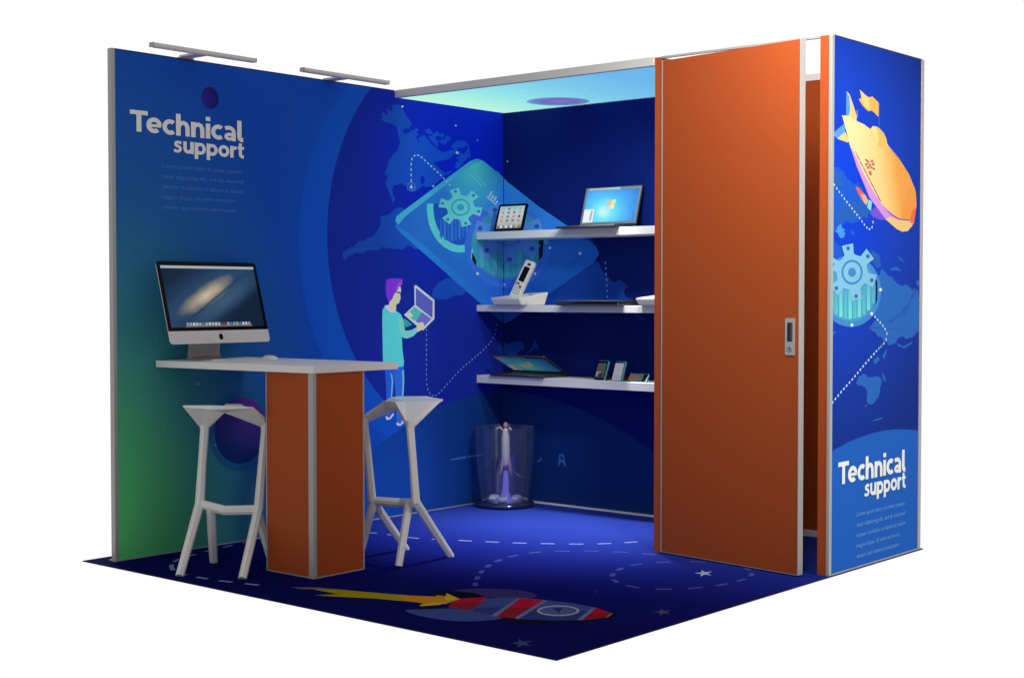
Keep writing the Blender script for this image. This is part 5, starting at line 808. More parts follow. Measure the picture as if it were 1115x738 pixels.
# ------------------------------------------------------------------ printed colours (ink), divided by the light each wall gets
KL, KB, KR, KF = .53, .60, .96, .98
def ink(c, k): return tuple(min(.95, v / k) for v in lin(c))
INK = {}
def warm(c): L = lin(c); k = min(1 / KR, .88 / max(L)); return tuple(v * k for v in L)
for n, c in dict(band=(18, 74, 172), disc=(19, 36, 130), hill=(17, 62, 146), halo=(28, 78, 122), sphA=(40, 32, 112), speck=(70, 135, 122), dot=(165, 212, 255),
        land=(28, 84, 180), land2=(24, 72, 188), landB=(18, 56, 136), cardside=(36, 106, 188), violet=(72, 92, 224), cardedge=(66, 158, 190), ring=(84, 240, 226),
        well=(30, 78, 172), wellstripe=(52, 116, 208), wellstripe2=(42, 100, 196), ring2=(48, 100, 200), well2=(50, 128, 156), well2b=(62, 148, 164), well2c=(54, 136, 158),
        wellhole=(8, 22, 44), gear=(98, 228, 208), gearring=(52, 150, 176), gearhole=(46, 112, 172), gear2=(74, 126, 200), gear2ring=(58, 108, 182), gear2hole=(36, 76, 150),
        chart=(160, 220, 250), caption=(96, 176, 214), caption2=(48, 96, 160), route=(150, 200, 255), routeB=(100, 130, 205),
        p_leg=(34, 84, 188), p_leg2=(44, 92, 204), p_legl=(92, 176, 228), p_shoe=(205, 215, 245), p_arm2=(48, 146, 140), p_skin=(226, 196, 152), p_skin2=(238, 212, 178),
        p_dark=(70, 50, 80), p_hair=(112, 50, 190), p_hair2=(138, 70, 205), p_shirt=(78, 190, 196), p_collar=(190, 232, 215), p_arm=(104, 214, 178),
        p_lapframe=(176, 200, 238), p_lapscreen=(78, 88, 162), p_lapkeyG=(72, 168, 158), p_lapkeyP=(98, 100, 176)).items():
    INK[n] = print_mat(n, ink(c, KL))
for n, c in dict(Rhill=(33, 100, 196), Rland=(44, 104, 188), Rland2=(36, 92, 180), Rland3=(26, 88, 200), Rland4=(66, 146, 222), Rring=(66, 136, 206), Rwell=(70, 160, 190),
        Rwella=(96, 208, 208), Rwellb=(84, 176, 198), Rgear=(126, 190, 222), Rgearring=(70, 134, 196), Rgearhole=(52, 104, 170), Rroute=(190, 220, 250),
        a_body=(248, 190, 104), a_bodylt=(248, 214, 138), a_cream=(248, 206, 130), a_finblue=(88, 152, 240), a_lilac=(110, 110, 220), a_stripe=(206, 146, 222), a_nose=(246, 160, 76),
        a_nose2=(238, 112, 56), a_line=(120, 70, 70), a_hump=(244, 190, 98), a_humplt=(250, 224, 150), a_flag=(246, 184, 84), a_flaglt=(244, 204, 130), a_pole=(52, 104, 205),
        a_gond=(112, 84, 206), a_prop=(226, 98, 84), a_prop2=(244, 178, 150), a_teal=(120, 210, 220), a_red=(176, 58, 82), a_purple=(132, 52, 130)).items():
    INK[n] = print_mat(n, warm(c) if n[:2] == 'a_' else ink(c, KR))
for n, c in dict(fdash=(165, 175, 235), fdash2=(84, 96, 190), k_dark=(4, 5, 26), k_fin=(62, 52, 118), k_fin2=(64, 80, 150), k_red=(196, 16, 48), k_red2=(150, 26, 34), k_body=(62, 84, 156),
        k_body2=(44, 62, 128), k_light=(112, 122, 176), k_tip=(150, 140, 40), k_win=(176, 172, 186), k_winin=(84, 96, 156), k_winglint=(40, 48, 110), k_flame=(176, 158, 8), k_flame2=(226, 150, 20),
        k_flame3=(226, 190, 40), k_grey=(120, 112, 96), star1=(180, 186, 220), star2=(78, 84, 120), star3=(62, 64, 122)).items():
    INK[n] = print_mat(n, tuple(v * (.56 if n[:5] == 'fdash' else .74) for v in ink(c, KF)))
il = lambda c: ink(c, KL)
INK['Lbase'] = grad_mat('Lbase', [(0, il((80, 176, 94))), (.15, il((66, 152, 96))), (.32, il((44, 106, 114))), (.48, il((28, 78, 134))), (.68, il((18, 62, 148))), (1, il((16, 66, 160)))], (.155, .05, -.10), radius=2.15, scale=(1, 1.0, .54))
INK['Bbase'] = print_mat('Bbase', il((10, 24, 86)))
INK['disc'] = grad_mat('disc', [(0, il((10, 34, 208))), (.35, il((12, 34, 178))), (1, il((19, 36, 130)))], (.155, 2.75, 2.22), radius=1.05)  # bright centre paints the canopy glow near the ceiling corner into the ink
INK['band'] = grad_mat('band', [(.845, il((17, 71, 166))), (.92, il((16, 67, 161))), (1, il((16, 66, 159)))], (.155, 2.563, 1.608), radius=1.47)
INK['hill'] = grad_mat('hill', [(0, il((16, 62, 142))), (.5, il((15, 52, 120))), (1, il((14, 42, 90)))], (.155, 1.6, .3), radius=1.6)  # darker end paints the back wall's dimmer light into the ink
INK['sphA'] = grad_mat('sphA', [(0, il((40, 34, 124))), (1, il((22, 26, 92)))], (.155, .62, 2.32), radius=.10)
INK['sphB'] = grad_mat('sphB', [(0, il((88, 42, 124))), (.4, il((60, 42, 118))), (1, il((18, 38, 98)))], (.155, .95, .80), radius=.34)
INK['cardside'] = grad_mat('cardside', [(0, il((40, 120, 190))), (1, il((26, 84, 168)))], (.155, 2.3, 1.7), radius=.9)
INK['cardface'] = grad_mat('cardface', [(0, il((80, 196, 182))), (.15, il((64, 160, 184))), (.34, il((44, 114, 190))), (1, il((28, 82, 170)))], (.155, 2.72, 2.14), radius=1.0)
INK['land'] = grad_mat('land', [(0, il((22, 70, 214))), (.5, il((24, 74, 178))), (1, il((22, 64, 150)))], (.155, 2.6, 2.0), radius=.8)
INK['Rbase'] = grad_mat('Rbase', [(0, ink((8, 62, 220), KR)), (.45, ink((20, 62, 184), KR)), (1, ink((19, 48, 136), KR))], (2.998, 2.1, 1.75), radius=1.25)
INK['a_body'] = grad_mat('a_body', [(0, warm((252, 228, 164))), (.5, warm((252, 218, 142))), (.8, warm((252, 196, 110))), (1, warm((248, 168, 80)))], (2.998, 2.42, 1.60), axis=(0, .36, .12))
for q_, a_, b_ in (('Rwella', (84, 150, 206), (120, 226, 214)), ('Rwellb', (72, 134, 196), (96, 196, 204))):
    INK[q_] = grad_mat(q_, [(0, ink(b_, KR)), (1, ink(a_, KR))], (2.998, 0, 1.20), axis=(0, 0, .26))
INK['Fbase'] = grad_mat('Fbase', [(0, ink((5, 7, 78), KF)), (.3, ink((10, 16, 102), KF)), (.6, ink((20, 32, 122), KF)), (1, ink((38, 56, 144), KF))], (1.7, 0.25, 0), axis=(-.3, 2.1, 0), spec=.02, rough=.8)
white_ink = print_mat('white_lettering', (.97, .97, .95))
faint_ink_l = print_mat('faint_lettering_left', il((62, 106, 182)))
faint_ink_r = print_mat('faint_lettering_right', ink((116, 172, 236), KR))

LAY = 1.6e-5
PLACE = {'L': lambda u, v, l: (.1552 + l * LAY, u, v), 'B': lambda u, v, l: (u, 2.996 - l * LAY, v),
         'R': lambda u, v, l: (2.998 + l * LAY, u, v), 'F': lambda u, v, l: (u, v, .006 + l * LAY)}
def coast(poly, rg):
    """ragged coastline: split long edges and push the midpoints in and out"""
    for amp in (.16, .16, .14):
        out = []
        for i, a in enumerate(poly):
            b = poly[(i + 1) % len(poly)]; out.append(a)
            d = math.hypot(b[0] - a[0], b[1] - a[1])
            if d > .022 and not (abs(a[0] - b[0]) < 1e-5 or abs(a[1] - b[1]) < 1e-5):
                k = rg.uniform(-amp, amp)
                out.append(((a[0] + b[0]) / 2 - (b[1] - a[1]) * k, (a[1] + b[1]) / 2 + (b[0] - a[0]) * k))
        poly = out
    return poly

def art(surface, part, parent, rect=None, base=None, label=None, also=()):
    """one printed motif of a wall as one mesh: flat ink areas, each overprint a fraction of a millimetre proud"""
    items = list(ART.get((surface, part), []))
    for q in also: items += ART.get((surface, q), [])
    rg = random.Random(part + surface)
    if rect:
        u0, u1, v0, v1 = rect
        items.insert(0, (base, 0, [(u0, v0), (u1, v0), (u1, v1), (u0, v1)]))
    names = []
    bm = bmesh.new()
    for m, l, poly in items:
        if 'land' in m.lower() and min(max(p[i] for p in poly) - min(p[i] for p in poly) for i in (0, 1)) > .06: poly = coast(poly, rg)
        if m not in names: names.append(m)
        f = bm.faces.new([bm.verts.new(PLACE[surface](u, v, l)) for u, v in poly])
        f.material_index = names.index(m)
    return obj(part, bm, [INK[n] for n in names], parent, label=label)

def lettering(name, lines, material, parent, place, bold=0.0):
    """lines: (text, u0, u1, baseline v, cap height); real letter shapes laid flat on the wall"""
    bm = bmesh.new()
    for text, u0, u1, v, cap in lines:
        cu = bpy.data.curves.new("lettering", 'FONT'); cu.body = text; cu.size = 1.0; cu.offset = bold; cu.resolution_u = 3
        to = bpy.data.objects.new("lettering", cu); COL.objects.link(to)
        dg = bpy.context.evaluated_depsgraph_get(); dg.update()
        me = bpy.data.meshes.new_from_object(to.evaluated_get(dg))
        x0 = min(p.co.x for p in me.vertices); x1 = max(p.co.x for p in me.vertices)
        t = bmesh.new(); t.from_mesh(me)
        su = (u1 - u0) / (x1 - x0)
        for q in t.verts:
            q.co = Vector(place(u0 + (q.co.x - x0) * su, v + q.co.y * cap / .73))
        merge(bm, t)
        bpy.data.objects.remove(to); bpy.data.curves.remove(cu); bpy.data.meshes.remove(me)
    return obj(name, bm, material, parent)

def arc(cx, cy, rx, ry, a0, a1, n=22):
    return [(cx + rx * math.cos(R(a0 + (a1 - a0) * k / n)), cy + ry * math.sin(R(a0 + (a1 - a0) * k / n))) for k in range(n + 1)]
W_ = .222
GLYPH = {   # heavy rounded-square sans: advance, strokes (centre line, width) in cap heights
    'T': (.69, [([(.0, .90), (.80, .90)], .20), ([(.40, .80), (.40, 0)], W_)]),
    'e': (.685, [(arc(.35, .37, .255, .27, 2, 312), .205), ([(.14, .355), (.665, .355)], .135)]),
    'c': (.575, [(arc(.35, .37, .255, .27, 50, 310), .205)]),
    'h': (.66, [([(.11, 1.05), (.11, 0)], W_), ([(.115, .36), (.15, .52), (.24, .615), (.36, .64), (.47, .59), (.53, .47), (.545, .30), (.545, 0)], .205)]),
    'n': (.66, [([(.11, .74), (.11, 0)], W_), ([(.115, .36), (.15, .52), (.24, .615), (.36, .64), (.47, .59), (.53, .47), (.545, .30), (.545, 0)], .205)]),
    'i': (.22, [([(.11, .74), (.11, 0)], W_), ([(.11, 1.06), (.11, .86)], W_)]),
    'a': (.62, [([(.06, .60), (.16, .635), (.29, .645), (.41, .60), (.48, .51), (.50, .40), (.50, 0)], .195), (arc(.285, .205, .185, .115, 0, 360), .165)]),
    'l': (.34, [([(.11, 1.05), (.11, .24), (.13, .15), (.19, .105), (.30, .10)], W_)]),
    's': (.54, [([(.48, .60), (.38, .645), (.26, .65), (.16, .61), (.125, .53), (.17, .45), (.28, .40), (.38, .355), (.435, .28), (.42, .19), (.34, .11), (.23, .09), (.12, .11), (.03, .165)], .175)]),
    'u': (.66, [([(.115, .74), (.115, .38), (.13, .22), (.20, .13), (.30, .10), (.42, .13), (.52, .24), (.545, .38)], .205), ([(.55, .74), (.55, 0)], W_)]),
    'p': (.70, [([(.11, .74), (.11, -.28)], W_), (arc(.35, .37, .25, .27, 0, 360), .205)]),
    'o': (.71, [(arc(.355, .37, .255, .27, 0, 360), .205)]),
    'r': (.44, [([(.11, .74), (.11, 0)], W_), ([(.115, .36), (.15, .51), (.24, .61), (.42, .64)], .20)]),
    't': (.44, [([(.18, .95), (.18, .26), (.20, .16), (.27, .11), (.41, .115)], .205), ([(.0, .65), (.42, .65)], .165)]),
}
def title(name, lines, material, parent, place):
    bm = bmesh.new(); lift = 0
    for text, u0, u1, v, cap in lines:
        adv = [GLYPH[c][0] + .05 for c in text]; tot = sum(adv) - .05; su = (u1 - u0) / tot
        x = 0
        for c, a in zip(text, adv):
            for pts, w in GLYPH[c][1]:
                closed = len(pts) > 4 and math.hypot(pts[0][0] - pts[-1][0], pts[0][1] - pts[-1][1]) < 1e-6
                P = pts[:-1] if closed else pts; n = len(P); L, Rr = [], []
                for i, p in enumerate(P):
                    q0 = P[i - 1] if (i > 0 or closed) else p; q1 = P[(i + 1) % n] if (i < n - 1 or closed) else p
                    dx, dy = q1[0] - q0[0], q1[1] - q0[1]; d = math.hypot(dx, dy)
                    nx, ny = -dy / d * w / 2, dx / d * w / 2
                    for S, sg in ((L, 1), (Rr, -1)):
                        S.append(bm.verts.new(place(u0 + (x + p[0] + sg * nx) * su, v + (p[1] + sg * ny) * cap, lift)))
                for i in range(n if closed else n - 1):
                    j = (i + 1) % n; bm.faces.new((L[i], L[j], Rr[j], Rr[i]))
                lift += 1
            x += a
    return obj(name, bm, material, parent)

# ------------------------------------------------------------------ floor
bm = bmesh.new(); box(bm, (0, 0, .0012), (3.005, 3.03, .0055))
floor = obj("floor", bm, mat("carpet_edge", (.004, .004, .02), .8)); floor["kind"] = "structure"; floor["label"] = "dark blue printed carpet of the booth with rocket, stars and dashed orbits"
art('F', 'carpet_print', floor, (.0005, 3.0045, .0005, 3.029), 'Fbase', also=('printed_route', 'printed_stars'))
art('F', 'printed_rocket', floor, label="red and blue rocket with yellow flame printed on the carpet")

# ------------------------------------------------------------------ left display wall
lw = thing("display_wall", "tall blue and green printed display wall behind the counter with title lettering at upper left", "wall", (.14, 1.5, 0))
bm = bmesh.new(); box(bm, (.126, .104, .006), (.1548, 3.03, 2.512)); obj("panel", bm, M_panel, lw)
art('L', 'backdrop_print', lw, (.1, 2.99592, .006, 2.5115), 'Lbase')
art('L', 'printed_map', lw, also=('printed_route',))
for n_ in ('printed_card', 'printed_gear'): art('L', n_, lw)
art('L', 'printed_figure', lw, label="printed person with purple hair and teal jumper holding a laptop")
pl = lambda u, v, l=0: (.1552 + (130 + l) * LAY, u, v)
title("title_lettering", [("Technical", .187, .897, 2.124, .105), ("support", .445, .899, 2.037, .083)], white_ink, lw, pl)
BODY = ["Lorem ipsum dolor sit amet, consec-", "tetur adipiscing elit, sed do eiusmod", "tempor incididunt ut labore et dolore", "magna aliqua. Ut enim ad minim", "veniam, quis nostrud exercitation"]
for i, (t, u1) in enumerate(zip(BODY, (.888, .892, .897, .836, .836))): lettering("body_lettering", [(t, .376, u1, 1.956 - .0515 * i, .022)], faint_ink_l, lw, pl)
bm = bmesh.new(); box(bm, (.1225, .084, .006), (.1565, .104, 2.518), .002); obj("end_profile", bm, M_alu, lw)
bm = bmesh.new(); box(bm, (.1225, .1042, 2.5122), (.1562, 2.02, 2.518)); obj("top_profile", bm, mat("navy_trim", (.012, .02, .07), .5), lw)
bm = bmesh.new(); box(bm, (.112, .080, .0058), (.162, .14, .016), .002); obj("foot", bm, M_alu, lw)
bm = bmesh.new(); box(bm, (.1556, .142, .0062), (.1575, 2.99, .0125)); obj("bottom_profile", bm, M_alu, lw)

# ------------------------------------------------------------------ back display wall
bw = thing("display_wall", "dark navy printed back wall carrying the three white shelves", "wall", (1.0, 3.01, 0))
bm = bmesh.new(); box(bm, (.157, 2.9964, .006), (2.0, 3.029, 2.4735)); obj("panel", bm, M_panel, bw)
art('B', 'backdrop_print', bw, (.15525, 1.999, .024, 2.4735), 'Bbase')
art('B', 'printed_map', bw, also=('printed_route',))
for n_ in ('printed_card', 'printed_gear'): art('B', n_, bw)
bm = bmesh.new(); box(bm, (.158, 2.988, .006), (1.999, 2.9958, .0175), .001); obj("skirting", bm, M_skirt, bw)

# ------------------------------------------------------------------ ceiling canopy (light box with a printed textile)
cn = thing("ceiling_canopy", "backlit turquoise ceiling panel with pale front beam over the shelf corner", "ceiling", (1.08, 2.5, 2.474))
bm = bmesh.new(); box(bm, (.157, 2.052, 2.478), (2.0, 3.029, 2.514)); obj("panel", bm, M_white, cn)
bm = bmesh.new(); box(bm, (.1572, 2.021, 2.4738), (2.0035, 2.0515, 2.517), .0015); obj("front_beam", bm, M_ltalu, cn)
glow = grad_mat('canopy', [(0, lin((196, 252, 222))), (.2, lin((170, 244, 230))), (.42, lin((146, 229, 238))), (.7, lin((124, 204, 240))), (1, lin((108, 186, 240)))], (.16, 2.3, 2.47), axis=(1.5, .15, 0), emission=.95)
bm = bmesh.new(); bm.faces.new([bm.verts.new(p) for p in ((.1575, 2.0518, 2.4765), (1.9995, 2.0518, 2.4765), (1.9995, 2.9955, 2.4765), (.1575, 2.9955, 2.4765))])
for x, y, r in ((.42, 2.42, .012), (.62, 2.62, .009), (.36, 2.8, .010), (.9, 2.3, .008), (.5, 2.2, .008), (1.2, 2.5, .008)):
    f = bm.faces.new([bm.verts.new((x + r * math.cos(k * .6283), y + r * math.sin(k * .6283), 2.4761)) for k in range(10)]); f.material_index = 1
ct = obj("printed_textile", bm, [glow, emit("canopy_star", lin((205, 250, 255)), .95)], cn)
sph = grad_mat('canopy_planet', [(0, lin((172, 120, 214))), (.5, lin((126, 118, 214))), (.8, lin((116, 150, 222))), (1, lin((128, 204, 238)))], (.78, 2.79, 2.476), radius=.2, emission=.75)
bm = bmesh.new(); bm.faces.new([bm.verts.new((.77 + .19 * math.cos(k * .1309), 2.79 + .19 * math.sin(k * .1309), 2.4762)) for k in range(48)])
obj("printed_planet", bm, sph, ct)

# ------------------------------------------------------------------ storage cabin: printed side, orange front, hinged door standing slightly open
cb = thing("storage_cabin", "orange storage cabin with a door ajar and a blue airship print on its side", "cabin", (2.5, 2.52, 0))
bm = bmesh.new(); box(bm, (2.966, 2.0455, .006), (2.9975, 2.976, 2.514)); obj("side_wall", bm, [M_orange], cb)
art('R', 'backdrop_print', cb, (2.0555, 2.972, .014, 2.5135), 'Rbase')
art('R', 'printed_map', cb, also=('printed_route',))
art('R', 'printed_gear', cb)
art('R', 'printed_airship', cb, label="yellow printed airship diving to the right with a flag on top")
pr = lambda u, v, l=0: (2.998 + (130 + l) * LAY, u, v)
title("title_lettering", [("Technical", 2.115, 2.829, .425, .106), ("support", 2.38, 2.829, .341, .083)], white_ink, cb, pr)
for i, (t, u1) in enumerate(zip(BODY, (2.82, 2.821, 2.832, 2.76, 2.761))): lettering("body_lettering", [(t, 2.302, u1, .256 - .0505 * i, .022)], faint_ink_r, cb, pr)
bm = bmesh.new(); box(bm, (2.9835, 2.030, .006), (2.9998, 2.0545, 2.518), .0015); obj("corner_profile", bm, M_alu, cb)
bm = bmesh.new(); box(bm, (2.966, 2.9765, .006), (2.9998, 3.008, 2.518), .0015); obj("corner_profile", bm, M_alu, cb)
bm = bmesh.new(); box(bm, (2.985, 2.0547, 2.5142), (2.9992, 2.9762, 2.5185)); obj("top_profile", bm, MATS["navy_trim"], cb)
bm = bmesh.new(); box(bm, (2.985, 2.0547, .0062), (2.9992, 2.9762, .0135)); obj("bottom_profile", bm, M_alu, cb)
bm = bmesh.new(); box(bm, (2.937, 2.033, .006), (2.9832, 2.045, 2.516), .001); obj("door_jamb", bm, M_orange, cb)
bm = bmesh.new(); box(bm, (2.006, 2.033, .006), (2.042, 2.045, 2.514), .001); obj("door_jamb", bm, M_orange, cb)
bm = bmesh.new(); box(bm, (2.0045, 2.0455, .006), (2.036, 2.995, 2.514)); obj("partition", bm, M_orange, cb)
bm = bmesh.new(); box(bm, (2.0425, 2.034, 2.507), (2.9365, 2.05, 2.5175), .001); obj("door_head", bm, M_alu, cb)
bm = bmesh.new(); box(bm, (2.0365, 2.985, .0415), (2.9655, 3.02, 2.4695)); obj("back_panel", bm, M_orange, cb)
bm = bmesh.new(); box(bm, (2.0365, 2.980, .006), (2.9655, 3.0205, .0412), .001); obj("skirting", bm, M_skirt, cb)
bm = bmesh.new(); box(bm, (2.0365, 2.980, 2.4698), (2.9655, 3.0205, 2.505), .001); obj("top_rail", bm, M_skirt, cb)
# door leaf: frame with U along the leaf, V up, N towards the viewer
ang = R(7.3)
DM = frame((2.045, 2.0325, .012), (math.cos(ang), -math.sin(ang), 0), (0, 0, 1))
DW, DH = .860, 2.484
bm = bmesh.new(); box(bm, (.010, .004, -.034), (DW - .005, DH - .003, 0), .001); door = obj("door", bm, M_orange, cb, DM)
def sub(name, bm, m, parent, M, smooth=False, label=None):
    """a piece of a part, in the part's own frame when the part has one"""
    me = bpy.data.meshes.new(name); bmesh.ops.recalc_face_normals(bm, faces=bm.faces); bm.to_mesh(me); bm.free()
    for q in (m if isinstance(m, (list, tuple)) else [m]): me.materials.append(q)
    if smooth:
        for p in me.polygons: p.use_smooth = True
    o = bpy.data.objects.new(name, me); COL.objects.link(o); o.parent = parent; o.matrix_local = M
    if label: o["label"] = label
    return o
I4 = Matrix.Identity(4)
bm = bmesh.new(); box(bm, (DW - .0048, .002, -.036), (DW, DH, .0015), .0008); sub("edge_profile", bm, M_alu, door, I4)
bm = bmesh.new(); box(bm, (.002, .002, -.036), (.0098, DH, .0015), .0008); sub("edge_profile", bm, M_alu, door, I4)
bm = bmesh.new(); box(bm, (.010, .0005, -.033), (DW - .005, .0038, .001)); sub("edge_profile", bm, M_alu, door, I4)
bm = bmesh.new()
hx, hz = .8085, 1.110
plate = rrect(.056, .172, .004)
prism(bm, [(hx + a, hz + b) for a, b in plate], 2, .0004, .0040, .0008)
hnd = sub("handle", bm, mat("brushed_steel", (.55, .55, .53), .35, .5), door, I4)
bm = bmesh.new(); prism(bm, [(hx + a, hz + .022 + b) for a, b in rrect(.030, .088, .004)], 2, .0041, .0047); sub("finger_recess", bm, mat("recess_black", (.02, .02, .022), .4, .2), hnd, I4)
bm = bmesh.new(); prism(bm, [(hx + .010 + a, hz + .022 + b) for a, b in rrect(.010, .080, .003)], 2, .0048, .0058); sub("finger_grip", bm, mat("recess_grey", (.12, .12, .125), .3, .6), hnd, I4)
bm = bmesh.new()
prism(bm, [(hx + .013 * math.cos(k * .3142), hz - .055 + .013 * math.sin(k * .3142)) for k in range(20)], 2, .0041, .0075, .0006); sub("lock", bm, mat("lock_steel", (.42, .43, .46), .28, .8), hnd, I4)
bm = bmesh.new(); prism(bm, [(hx + .003 + a, hz - .053 + b) for a, b in rrect(.004, .011, .0018)], 2, .0076, .0080); sub("keyhole", bm, M_black, hnd, I4)

# ------------------------------------------------------------------ lamps on arms over the left wall
def arm_lamp(y0, y1, ay, z, label):
    t = thing("arm_lamp", label, "lamp", (.14, (y0 + y1) / 2, 2.518), "slim arm lamps above the left wall")
    bm = bmesh.new(); prism(bm, [(.28 + a, z + b) for a, b in rrect(.036, .021, .005, 3)], 1, y0, y1); obj("bar", bm, M_ltalu, t)
    for yy in (y0 - .004, y1):
        bm = bmesh.new(); box(bm, (.261, yy + .0002, z - .0115), (.299, yy + .0042, z + .0115), .001); obj("end_cap", bm, M_alu, t)
    bm = bmesh.new(); box(bm, (.135, ay, z - .012), (.264, ay + .075, z - .002), .0015); obj("arm", bm, M_ltalu, t)
    bm = bmesh.new(); box(bm, (.128, ay - .005, 2.5186), (.152, ay + .08, z - .0122), .001); obj("clamp", bm, M_alu, t)
    bm = bmesh.new(); box(bm, (.268, y0 + .01, z - .0125), (.292, y1 - .01, z - .0107)); obj("diffuser", bm, mat("opal_diffuser", (.8, .8, .78), .5), t)
    return t
arm_lamp(.232, .868, .50, 2.538, "slim grey arm lamp above the title lettering near the free wall end")
arm_lamp(1.20, 1.836, 1.475, 2.530, "slim grey arm lamp beside the ceiling beam, above the band of the big circle")

# ------------------------------------------------------------------ shelves
def shelf(z0, z1, label):
    bm = bmesh.new(); box(bm, (.158, 2.738, z0), (2.003, 2.9865, z1), .0015)
    t = thing("wall_shelf", label, "shelf", (1.08, 2.99, z0), "white shelves across the back wall")
    obj("board", bm, M_white, t)
    bm = bmesh.new(); box(bm, (.158, 2.9868, z0 + .006), (2.003, 2.9950, z1 - .006)); obj("wall_rail", bm, M_alu, t)
shelf(1.663, 1.709, "top white shelf, carrying the tablet and the upright laptop")
shelf(1.214, 1.254, "middle white shelf, carrying the cordless phone and the closed laptop")
shelf(.767, .815, "lowest white shelf, carrying the half closed laptop and three smartphones")

# ------------------------------------------------------------------ counter
ct_ = thing("counter", "tall orange counter with a wide white top beside the left wall", "counter", (1.06, .585, .006))
bm = bmesh.new(); prism(bm, [(.172, .318), (1.237, .420), (1.237, .966), (.172, .90)], 2, .956, .989, .002); obj("tabletop", bm, M_white, ct_)
bm = bmesh.new(); box(bm, (.894, .427, .012), (1.2245, .745, .9555)); obj("pedestal", bm, M_orange, ct_)
for (xa, xb, ya, yb) in ((1.190, 1.2275, .424, .444), (.8915, .9225, .424, .444), (1.190, 1.2275, .727, .748), (.8915, .9225, .727, .748)):
    bm = bmesh.new()
    if xb > 1.1 and ya < .5: box(bm, (1.193, .4238, .0065), (1.2275, .4445, .9554), .0015)
    elif xb > 1.1: box(bm, (1.2155, .739, .0065), (1.2275, .748, .9554), .0015)
    elif ya < .5: box(bm, (.8915, .4238, .0065), (.8975, .434, .9554), .0012)
    else: box(bm, (.8915, .739, .0065), (.8975, .748, .9554), .0015)
    obj("corner_profile", bm, M_alu, ct_)
bm = bmesh.new(); box(bm, (.8978, .4262, .0062), (1.1928, .7462, .0118)); box(bm, (1.193, .4447, .0062), (1.2255, .7388, .0118)); obj("base_trim", bm, M_alu, ct_)

# ------------------------------------------------------------------ stools
st = thing("bar_stool", "white faceted bar stool standing at the right of the orange counter", "stool", (0, 0, 0), "white bar stools at the counter")
JA, JB, VA, VB = (.223, -.131, .306), (-.080, -.132, .288), (.203, -.147, .700), (-.107, -.157, .704)
def seat_bm():
    bm = bmesh.new()
    outline = [((.229, -.150, .706), .030), ((.226, .040, .795), .012), ((.210, .080, .800), .012), ((.05, .125, .806), .022), ((-.110, .080, .800), .012), ((-.128, .040, .795), .012),
               ((-.131, -.158, .712), .030), ((-.088, -.166, .714), .034), ((.004, -.138, .794), .034), ((.088, -.138, .794), .034), ((.182, -.160, .708), .034)]
    top = [bm.verts.new(p) for p, d in outline]; bot = [bm.verts.new((p[0], p[1] + (.006 if p[1] < -.1 else -.006), p[2] - d)) for p, d in outline]
    c = bm.verts.new((.048, -.03, .786)); cb_ = bm.verts.new((.048, -.03, .758)); n = len(top)
    for i in range(n):
        j = (i + 1) % n
        bm.faces.new((c, top[i], top[j])); bm.faces.new((cb_, bot[j], bot[i])); bm.faces.new((top[i], bot[i], bot[j], top[j]))
    bmesh.ops.recalc_face_normals(bm, faces=bm.faces)
    bmesh.ops.bevel(bm, geom=bm.edges[:], offset=.0045, segments=2, affect='EDGES', profile=.6)
    return bm
obj("seat", seat_bm(), M_stool, st)
for V_, J_ in ((VA, JA), (VB, JB)):
    m_ = tuple(V_[i] * .5 + J_[i] * .5 for i in range(3))
    bm = bmesh.new(); beam(bm, [(V_[0], V_[1], V_[2] + .004), (V_[0], V_[1], V_[2] - .04), m_, J_], [(.048, .040), (.041, .042), (.039, .040), (.046, .044)], (0, 1, 0)); obj("post", bm, M_stool, st)
BR = lambda t: tuple(JA[i] + (JB[i] - JA[i]) * t + (0, .05, -.010)[i] * min(1, 2 * min(t, 1 - t)) for i in range(3))
for J, F_ in ((JA, (.203, .140, .006)), (BR(.22), (.194, -.222, .006)), (JB, (-.108, .136, .006)), (BR(.97), (-.145, -.160, .006))):
    mid = tuple(J[i] * .45 + F_[i] * .55 for i in range(3))
    bm = bmesh.new(); beam(bm, [(J[0], J[1], J[2] + .006), mid, F_], [(.042, .044), (.040, .041), (.037, .038)], (1, 0, 0)); obj("leg", bm, M_stool, st)
bm = bmesh.new(); beam(bm, [JA, BR(.5), JB], [(.036, .044), (.034, .044), (.036, .044)], (0, 0, 1)); obj("footrest", bm, M_stool, st)
st.location = (1.10, 1.13, 0)
dup(st, (.808, .286, 0), R(208.1), "white faceted bar stool standing at the left of the orange counter, by the printed wall")

# ------------------------------------------------------------------ desktop computer on the counter
dc = thing("desktop_computer", "silver all-in-one computer with a galaxy wallpaper standing on the counter", "computer", (.30, .54, .989))
SM = frame((.42, .54, 1.0765), (0, 1, 0), (-.12, 0, .408))
SW, SH, CH = .620, .424, .066
bm = bmesh.new(); prism(bm, rrect(SW - .006, SH - .004, .018, 5, 0, SH / 2), 2, -.012, -.0022, .002); hs = obj("housing", bm, M_silver, dc, SM)
bm = bmesh.new(); prism(bm, [(-SW / 2, CH)] + [(SW / 2, CH)] + [(a, b) for a, b in rrect(SW, SH - CH, .018, 5, 0, CH + (SH - CH) / 2) if b > CH + .1], 2, -.0021, .0, 0); sub("glass_front", bm, M_black, hs, I4)
bm = bmesh.new(); prism(bm, [(SW / 2, CH - .0004), (-SW / 2, CH - .0004)] + [(a, b) for a, b in rrect(SW, .2, .018, 5, 0, .1) if b < CH - .01], 2, -.0021, .0002, 0); sub("chin", bm, M_silver, hs, I4)
gal = bpy.data.materials.new("galaxy_wallpaper"); gal.use_nodes = True
